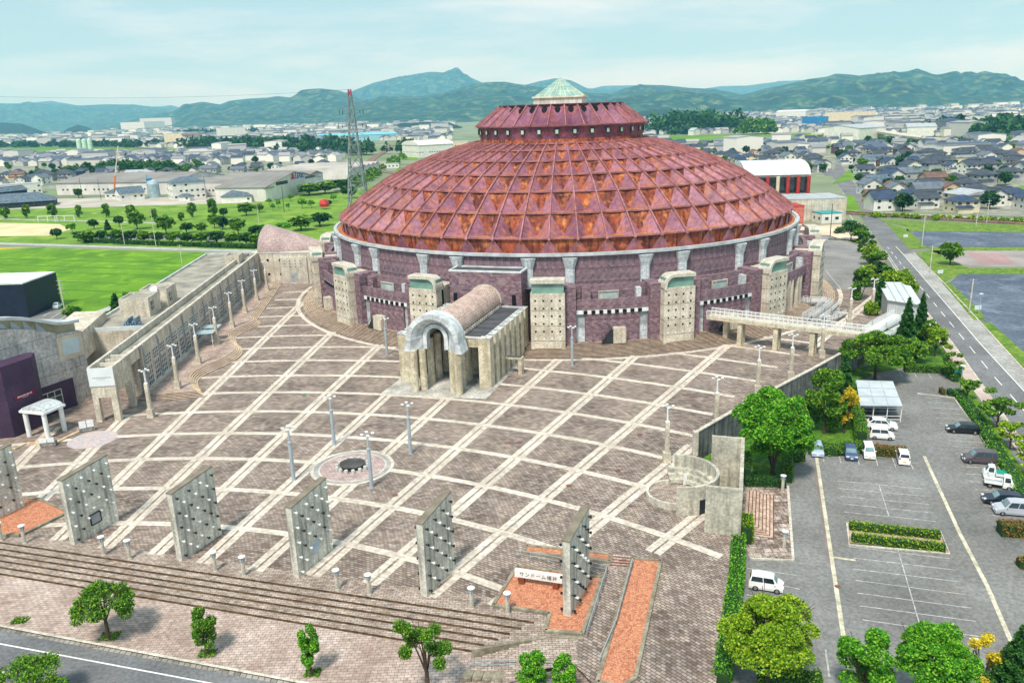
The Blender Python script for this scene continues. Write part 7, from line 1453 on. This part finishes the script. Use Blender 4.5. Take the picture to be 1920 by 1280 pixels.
# ---------------- the distant town as one mass, woods and groves ----------------
RN = np.random.default_rng(3)
WALLM = mat('town_walls', 'd6d4cc', 'f0ede6', 'a4a7ac', island=True, rough=.85); ROOFM = mat('town_roofs', '4e5c70', '323c4c', 'a8a8a6', island=True, rough=.75)
q = M()
def inany(x, y, zs): return any(inpoly(x, y, z) for z in zs)
openf = [[(224.3, 1227.6), (277.4, 1519.3), (505.9, 1341.7), (416.4, 1048.1), (234.2, 1025.5)], [(375.4, 944.1), (508.3, 1132.3), (662.4, 1007.6), (559.8, 849.9)], [(157.3, 366.3), (217.1, 322.7), (450.2, 681.2), (177.3, 875.5), (167.7, 568.0)], [(-419.3, 640.1), (-718.8, 1109.0), (-163.6, 869.2), (-137.6, 727.1)], [(-1845.0, 2843.7), (-1024.0, 1571.0), (-500.5, 1249.0), (-278.6, 1234.5), (-331.2, 1471.3), (-646.0, 1617.3)], [(-141.3, 697.8), (-352.8, 1835.6), (-42.7, 1374.1), (-47.8, 606.8)]]
nb = 0
for i in range(42000):
    d = math.exp(R.uniform(math.log(800), math.log(6800))); a = R.uniform(-.37, .40) * pi / 2 * 1.0; x, y = d * sin(a), d * cos(a)
    if inany(x, y, openf): continue
    if abs(x - .02 * y) < y * .085: continue        # hidden behind the dome
    if sin(x * .0021 + 1.3) * sin(y * .0016 + x * .0007) > .55 and R.random() < .8: continue
    nb += 1
    if nb > 11000: break
    big = R.random() < .035 + (.05 if x < 0 and y > 1900 else 0); L_ = R.uniform(16, 44) if big else R.uniform(8, 14); D_ = R.uniform(12, 30) if big else R.uniform(7, 11); h = R.uniform(7, 16) if big else R.uniform(4.5, 7); rh = 1 if big else R.uniform(1.8, 2.8)
    q.at(x, y, -1.2, R.uniform(-.3, .3) + R.choice([0, 1.57]), 1 + d / 9000); x0, x1, y0, y1 = -L_ / 2, L_ / 2, -D_ / 2, D_ / 2; q.cur = 0
    q.add([(x0, y0, 0), (x1, y0, 0), (x1, y1, 0), (x0, y1, 0), (x0, y0, h), (x1, y0, h), (x1, y1, h), (x0, y1, h), (x0, 0, h + rh), (x1, 0, h + rh)], [(0, 1, 5, 4), (1, 2, 6, 9, 5), (2, 3, 7, 6), (3, 0, 4, 8, 7)]); q.cur = 1
    q.add([(x0 - .5, y0 - .6, h - .2), (x1 + .5, y0 - .6, h - .2), (x1 + .5, 0, h + rh + .1), (x0 - .5, 0, h + rh + .1), (x1 + .5, y1 + .6, h - .2), (x0 - .5, y1 + .6, h - .2)], [(0, 1, 2, 3), (3, 2, 4, 5)])
o = q.build('distant_town', [WALLM, ROOFM]); o['kind'] = 'stuff'; print('town', nb)
# large far buildings that read one by one
for i, (a, b, D_, h, roof, wm, rm, nm, lb_) in enumerate([((-2632.9, 5700.9), (-2398.0, 5530.4), 150, 60, 'flat', WW, LGREY, 'far_office_complex', 'lower left block of the long white complex below the left hills'), ((-2653.1, 6057.6), (-2441.3, 6102.4), 150, 85, 'flat', WW, LGREY, 'far_office_complex', 'taller right block of the long white complex below the left hills'),
        ((-705.7, 1712.5), (-657.2, 1701.5), 60, 26, 'flat', CREAM, LGREY, 'far_block', 'cream office block behind the left tree belt'), ((-650.8, 1670.5), (-629.4, 1679.9), 50, 22, 'gable', WW, BROWNR, 'far_block', 'white block with brown roof behind the left tree belt'),
        ((-769.0, 2239.7), (-711.0, 2271.4), 60, 30, 'flat', WW, LGREY, 'far_block', 'pale apartment block left of the lattice pylon'), ((-345.1, 1373.7), (-307.9, 1366.5), 40, 14, 'flat', BLUER, BLUER, 'blue_warehouse', 'long blue walled warehouse behind the tree belt'), ((-376.2, 1664.3), (-224.0, 1710.6), 60, 12, 'gable', mat('aqua_wall', '9fd0dc', '86bccb'), mat('aqua_roof', '7fc4d8', '66aac0'), 'aqua_sheds', 'long aqua blue roofed sheds beside the pylon'),
        ((788.4, 2407.6), (853.3, 2350.8), 90, 24, 'arc', WW, WW, 'far_dome_hall', 'white curved roof hall far behind on the right'), ((662.9, 1716.7), (750.5, 1676.8), 60, 26, 'flat', CREAM, LGREY, 'far_school', 'long cream school block at the foot of the right hills'), ((564.7, 1498.8), (589.3, 1507.3), 40, 22, 'flat', BLUER, BLUER, 'blue_block', 'bright blue roofed building by the far main road'), ((452.8, 1053.7), (503.4, 1089.5), 60, 14, 'gable', WW, LGREY, 'far_hall', 'white hall beyond the fields on the right'), ((537.1, 1100.7), (570.1, 1088.5), 50, 12, 'gable', WW, LGREY, 'far_hall', 'second white hall farther right beyond the fields'),
        ((585.8, 1095.5), (610.9, 1092.0), 40, 18, 'hip', GREYW, SLATE2, 'far_temple', 'broad dark roofed hall behind the right houses'), ((312.2, 1409.5), (319.4, 1401.2), 20, 8, 'gable', WW, LGREY, 'field_house', 'lone white house on the field edge right of the dome')]):
    B2(a, b, D_, h, roof, wm, rm, 4, nm, lb_, floors=3 if h > 20 else 1, cols=8, win=False)
t = thing('far_silo', 'three pale green silos among the trees at left', 'silo', (-850.1, 1669.7) + (-1.2,))
for i in range(3): q = M(); q.lathe([(4.5, 0), (4.5, 21), (0, 23)], 12, (i - 1) * 11, 0); q.build('silo_drum', mat('silo_green', 'd3e6dc', 'b3cfc2'), t)
def grove(pts, h, n, leaf, label, seed, name='grove', col='far'):
    rng = np.random.default_rng(seed); out_ = []
    for (x, y, r) in pts:
        k = max(3, int(r / 5)); a = rng.uniform(0, 2 * pi, k); e = np.sqrt(rng.uniform(0, 1, k)) * r; cx_, cy_, hh = x + e * np.cos(a), y + e * np.sin(a) * .6, h * rng.uniform(.55, 1.1, k)
        i = rng.integers(0, k, n); d = rng.normal(size=(n, 3)); d /= np.linalg.norm(d, axis=1)[:, None]; d[:, 2] = np.abs(d[:, 2]); rr = (h * .42)
        out_.append(np.c_[cx_[i] + d[:, 0] * rr, cy_[i] + d[:, 1] * rr, -1 + hh[i] * .25 + d[:, 2] * hh[i] * .75 * rng.uniform(.4, 1, n)])
    v = np.concatenate(out_); o = qmesh(name, quads(v, np.full(len(v), leaf), rng, .2), LV[col]); tag(o, label, 'grove'); o['kind'] = 'stuff'; return o
def belt(a, b, n, r): return [(a[0] + (b[0] - a[0]) * i / n + R.uniform(-r, r) * .4, a[1] + (b[1] - a[1]) * i / n, r * R.uniform(.7, 1.3)) for i in range(n + 1)]
grove(belt((-1455.6, 2285.8), (-721.9, 1724.9), 22, 34), 17, 420, 3.4, 'dark tree belt across the left middle distance', 1, 'distant_treeline')
grove(belt((-628.1, 1653.2), (-249.4, 1248.7), 18, 34), 22, 480, 3.4, 'tree belt left of the pylon', 2, 'distant_treeline'); grove(belt((-392.6, 1294.5), (-173.3, 1074.3), 12, 24), 17, 380, 2.6, 'tree belt behind the pylon', 3, 'distant_treeline')
grove(belt((-430.5, 848.1), (-324.6, 831.2), 14, 20), 13, 420, 1.8, 'green wood behind the long factory', 4, 'distant_treeline', 'dark'); grove([(-124.0, 1070.4) + (12,), (-125.5, 1071.4) + (10,)], 26, 900, 2, 'tall tree clump left of the dome', 5, 'distant_treeline', 'dark')
grove(belt((271.9, 1603.1), (324.1, 1463.2), 6, 30), 18, 400, 3.4, 'low dark trees right of the dome', 6, 'distant_treeline'); grove(belt((591.0, 997.5), (599.6, 911.1), 8, 30), 22, 480, 3.4, 'dark trees at the right edge', 7, 'distant_treeline'); grove(belt((629.2, 1152.0), (716.2, 1159.8), 8, 40), 24, 380, 4, 'dark trees below the right hills', 8, 'distant_treeline')
grove(belt((411.5, 914.8), (525.0, 796.2), 12, 22), 9, 300, 2.4, 'scrub along the far canal', 9, 'distant_treeline', 'dark'); grove(belt((-112.0, 685.5), (-128.1, 1045.8), 9, 9), 6, 260, 1.2, 'trackside shrubs left of the dome', 10, 'distant_treeline', 'mid'); grove(belt((-1323.3, 3444.1), (-943.6, 3138.0), 8, 40), 22, 320, 5, 'far dark trees left of the pylon', 11, 'distant_treeline'); grove(belt((-111.5, 585.4), (-112.0, 685.5), 5, 8), 7, 300, 1.2, 'bushes at the foot of the pylon', 12, 'distant_treeline', 'mid')
grove(belt((155.9, 345.3), (208.1, 308.8), 16, 5), 2.2, 160, .5, 'weeds along the railway', 13, 'distant_treeline', 'lime')
q = M(); q.strip([(412.6, 1092.6), (519.2, 1228.5), (508.3, 1132.3), (458.5, 938.0), (439.6, 836.9)], 14, 5, 7.5); o = q.build('viaduct_deck', CONC2); tag(o, 'pale elevated road curving through the right middle distance', 'viaduct')
# ---------------- hills and mountains ----------------
def fbm(x, y, seed, octs=5):
    r = np.random.default_rng(seed); s = np.zeros_like(x); am = 1.0; fr = 1.0
    for o_ in range(octs):
        t = 0
        for k in range(4): a = r.uniform(0, 2 * pi); ph = r.uniform(0, 2 * pi); t = t + np.sin((x * cos(a) + y * sin(a)) * fr + ph + 1.3 * np.sin((x * sin(a) - y * cos(a)) * fr * .7 + ph))
        s += am * (1 - np.abs(t) / 2.2); am *= .52; fr *= 1.95
    return s
def ridge(name, pts, depth, m, seed, rough=.18, nx=300, ny=64, wl=620.):
    xs = np.array([p[0] for p in pts]); ys = np.array([p[1] for p in pts]); zs = np.array([p[2] for p in pts]) + 0.0
    t = np.linspace(0, len(pts) - 1, nx); i = np.arange(len(pts)); X, Y_, Z = np.interp(t, i, xs), np.interp(t, i, ys), np.interp(t, i, zs)
    ker = np.hanning(9); ker /= ker.sum(); Zp = np.convolve(np.pad(Z, 4, 'edge'), ker, 'valid'); v = np.linspace(-1, .6, ny)
    GX = np.zeros((ny, nx)); GY = np.zeros((ny, nx)); GZ_ = np.zeros((ny, nx))
    for j, s in enumerate(v):
        k = X / np.maximum(Y_, 1); GY[j] = Y_ + s * depth; GX[j] = X + s * depth * k; prof = np.clip(1 - abs(s) / (1.0 if s < 0 else .6), 0, 1); GZ_[j] = Zp * (prof ** (1.15 if s < 0 else 1.4))
    nz = fbm(GX / wl, GY / wl, seed); nz = (nz - nz.mean()) / (nz.std() + 1e-6); edge = np.clip(1 - np.abs(v) / 1.0, 0, 1)[:, None]
    w_ = (np.clip(np.abs(v) * 3.0, .03, 1) * np.clip((1 + v) * 4, 0, 1))[:, None]
    GZ_ = GZ_ + nz * rough * Zp[None, :] * w_ * (0.25 + edge); GZ_[0] = -6; GZ_[-1] = -6; GZ_ = np.where(np.arange(ny)[:, None] % (ny - 1) == 0, -6, np.maximum(GZ_, -3))
    ends = np.clip(np.minimum(np.arange(nx), nx - 1 - np.arange(nx)) / 6, 0, 1); GZ_ = GZ_ * ends[None, :] - 2
    co = np.stack([GX, GY, GZ_], -1).reshape(-1, 3); idx = np.arange(nx * ny).reshape(ny, nx); f = np.stack([idx[:-1, :-1], idx[:-1, 1:], idx[1:, 1:], idx[1:, :-1]], -1).reshape(-1, 4)
    me = bpy.data.meshes.new(name); me.from_pydata(co.tolist(), [], f.tolist()); me.materials.append(m); me.polygons.foreach_set('use_smooth', [True] * len(me.polygons))
    o = bpy.data.objects.new(name, me); C.objects.link(o); o['kind'] = 'structure'; return o
FOR = mat('forest_slope', '1f4a34', '10301f', '5c7040', rough=1, scale=.006, detail=10, fine=.03, bump=1.0, bscale=.02); MATS['forest_slope'].node_tree.nodes['Bump'].inputs['Distance'].default_value = 25
FOR2 = mat('dark_forest', '163a24', '0c2416', rough=1, scale=.02, detail=8, fine=.06, bump=1.0, bscale=.05); MATS['dark_forest'].node_tree.nodes['Bump'].inputs['Distance'].default_value = 8
ridge('mountain_far', [(-9281.0, 14500.0, 380.5), (-8156.9, 14500.0, 460.7), (-7829.4, 14500.0, 485.9), (-7429.8, 14500.0, 402.9), (-6892.4, 14500.0, 306.4), (-5917.7, 14500.0, 329.4), (-5777.0, 14500.0, 342.8), (-5554.6, 14500.0, 282.7), (-4873.8, 14500.0, 181.4)], 2500, FOR, 21)
ridge('mountain_far', [(1247.2, 14500.0, 320.3), (1709.5, 14500.0, 429.5), (2355.5, 14500.0, 418.4), (3466.0, 14500.0, 331.3), (3741.9, 14500.0, 366.9), (4204.1, 14500.0, 361.5), (4663.8, 14500.0, 400.1), (5124.0, 14500.0, 421.1), (6056.9, 14500.0, 304.5), (6989.5, 14500.0, 231.6), (8376.5, 14500.0, 250.7), (9389.0, 14500.0, 290.1)], 2500, FOR, 22)
ridge('mountain', [(-7808.4, 12000.0, 436.8), (-7207.0, 12000.0, 396.2), (-6752.0, 12000.0, 382.1), (-6376.7, 12000.0, 348.6), (-6074.1, 12000.0, 331.9), (-5691.6, 12000.0, 334.7), (-5312.6, 12000.0, 315.6), (-4939.9, 12000.0, 252.7), (-4342.2, 12000.0, 145.7)], 3000, FOR, 23)
ridge('mountain', [(-3258.9, 12000.0, 222.6), (-2556.0, 12000.0, 362.0), (-2171.5, 12000.0, 393.9), (-1857.3, 12000.0, 507.7), (-1548.4, 12000.0, 570.6), (-1241.4, 12000.0, 618.9), (-974.6, 12000.0, 639.5), (-634.9, 12000.0, 607.5), (-448.3, 12000.0, 536.8), (-261.6, 12000.0, 451.4), (117.0, 12000.0, 374.4), (500.5, 12000.0, 457.0), (729.7, 12000.0, 493.4), (957.6, 12000.0, 457.5), (1185.6, 12000.0, 341.4), (1797.4, 12000.0, 271.5)], 3000, FOR, 24)
ridge('mountain', [(-4094.4, 8000.0, -13.1), (-3776.8, 8000.0, 41.5), (-3457.2, 8000.0, 115.5), (-3143.0, 8000.0, 164.7), (-3059.0, 8000.0, 216.0), (-2877.3, 8000.0, 239.7), (-2718.8, 8000.0, 205.5), (-2623.0, 8000.0, 236.7), (-2443.0, 8000.0, 250.6), (-2264.3, 8000.0, 254.9), (-2161.2, 8000.0, 266.3), (-2035.9, 8000.0, 247.8), (-1928.4, 8000.0, 302.8), (-1748.7, 8000.0, 321.5), (-1573.2, 8000.0, 296.7), (-1401.0, 8000.0, 228.2), (-1153.4, 8000.0, 132.5), (-802.9, 8000.0, 13.2)], 2600, FOR, 25)
ridge('mountain', [(-1374.7, 7000.0, 38.3), (-1184.2, 7000.0, 170.1), (-1002.8, 7000.0, 207.2), (-735.8, 7000.0, 198.9), (-511.8, 7000.0, 217.6), (-331.3, 7000.0, 263.0), (-152.3, 7000.0, 291.4), (3.2, 7000.0, 290.8), (179.8, 7000.0, 247.3), (513.1, 7000.0, 203.0), (914.7, 7000.0, 148.0), (1273.4, 7000.0, 85.5)], 2400, FOR, 26, rough=.3)
ridge('mountain', [(692.1, 7500.0, 72.2), (1075.3, 7500.0, 220.7), (1218.3, 7500.0, 248.2), (1457.2, 7500.0, 231.7), (1696.9, 7500.0, 201.6), (1888.5, 7500.0, 191.1), (2178.6, 7500.0, 127.3), (2470.2, 7500.0, 63.2)], 2000, FOR, 27)
ridge('mountain', [(452.3, 6200.0, 14.2), (691.3, 6200.0, 83.2), (849.7, 6200.0, 142.8), (948.3, 6200.0, 177.5), (1126.1, 6200.0, 175.8), (1284.7, 6200.0, 155.8), (1483.1, 6200.0, 138.3), (1722.0, 6200.0, 108.3), (1918.0, 6200.0, 147.6), (2113.6, 6200.0, 183.0), (2249.7, 6200.0, 212.7), (2386.7, 6200.0, 227.2), (2456.0, 6200.0, 247.5), (2583.0, 6200.0, 236.1), (2783.8, 6200.0, 196.3), (2979.9, 6200.0, 209.0), (3216.2, 6200.0, 213.0), (3415.6, 6200.0, 195.6), (3572.6, 6200.0, 202.0), (3775.7, 6200.0, 162.0), (4016.9, 6200.0, 135.8), (4382.2, 6200.0, 83.0)], 2300, FOR, 28, rough=.3, nx=420)
ridge('hill', [(-3344.3, 5200.0, 93.6), (-3146.7, 5200.0, 84.3), (-3015.7, 5200.0, 73.8), (-2923.3, 5200.0, 35.5), (-2845.3, 5200.0, 7.2)], 500, FOR2, 29, rough=.05); ridge('hill', [(-2681.5, 5000.0, 7.0), (-2624.7, 5000.0, 36.3), (-2563.4, 5000.0, 56.1), (-2505.6, 5000.0, 38.8), (-2457.3, 5000.0, 3.1)], 420, FOR2, 30, rough=.05, nx=80)
ridge('hill', [(560.3, 3900.0, -8.8), (635.1, 3900.0, 32.4), (735.1, 3900.0, 38.9), (860.5, 3900.0, 27.8), (961.2, 3900.0, 12.6), (1088.1, 3900.0, -20.3)], 500, FOR2, 31, rough=.06); ridge('hill', [(-428.7, 3000.0, 1.1), (-379.0, 3000.0, 21.9), (-301.8, 3000.0, 23.2), (-205.5, 3000.0, 20.2), (-139.2, 3000.0, -4.2)], 250, FOR2, 32, rough=.08, nx=100)
grove([(0, 0) + (20,)] if False else belt((314.9, 1548.9), (403.6, 1513.3), 10, 34), 42, 900, 4, 'steep wooded knoll just right of the dome', 14, 'wooded_knoll', 'dark')
grove(belt((404.5, 1366.5), (434.5, 1363.3), 5, 20), 26, 700, 3, 'small green knoll among the far houses', 15, 'wooded_knoll', 'mid')
# ---------------- haze ----------------
hz = M().box(-13000, 13000, -60, 17500, -2.3, 900).build('haze', mat('haze', 'ffffff')); hz['kind'] = 'stuff'
hm = hz.data.materials[0]; hm.node_tree.nodes.clear(); ho = hm.node_tree.nodes.new('ShaderNodeOutputMaterial'); hv = hm.node_tree.nodes.new('ShaderNodeVolumePrincipled'); hm.node_tree.links.new(hv.outputs[0], ho.inputs['Volume'])
hv.inputs['Color'].default_value = (.20, .60, 1.0, 1); hv.inputs['Density'].default_value = 8e-5; hv.inputs['Anisotropy'].default_value = -.15; hv.inputs['Absorption Color'].default_value = (1, 1, 1, 1)
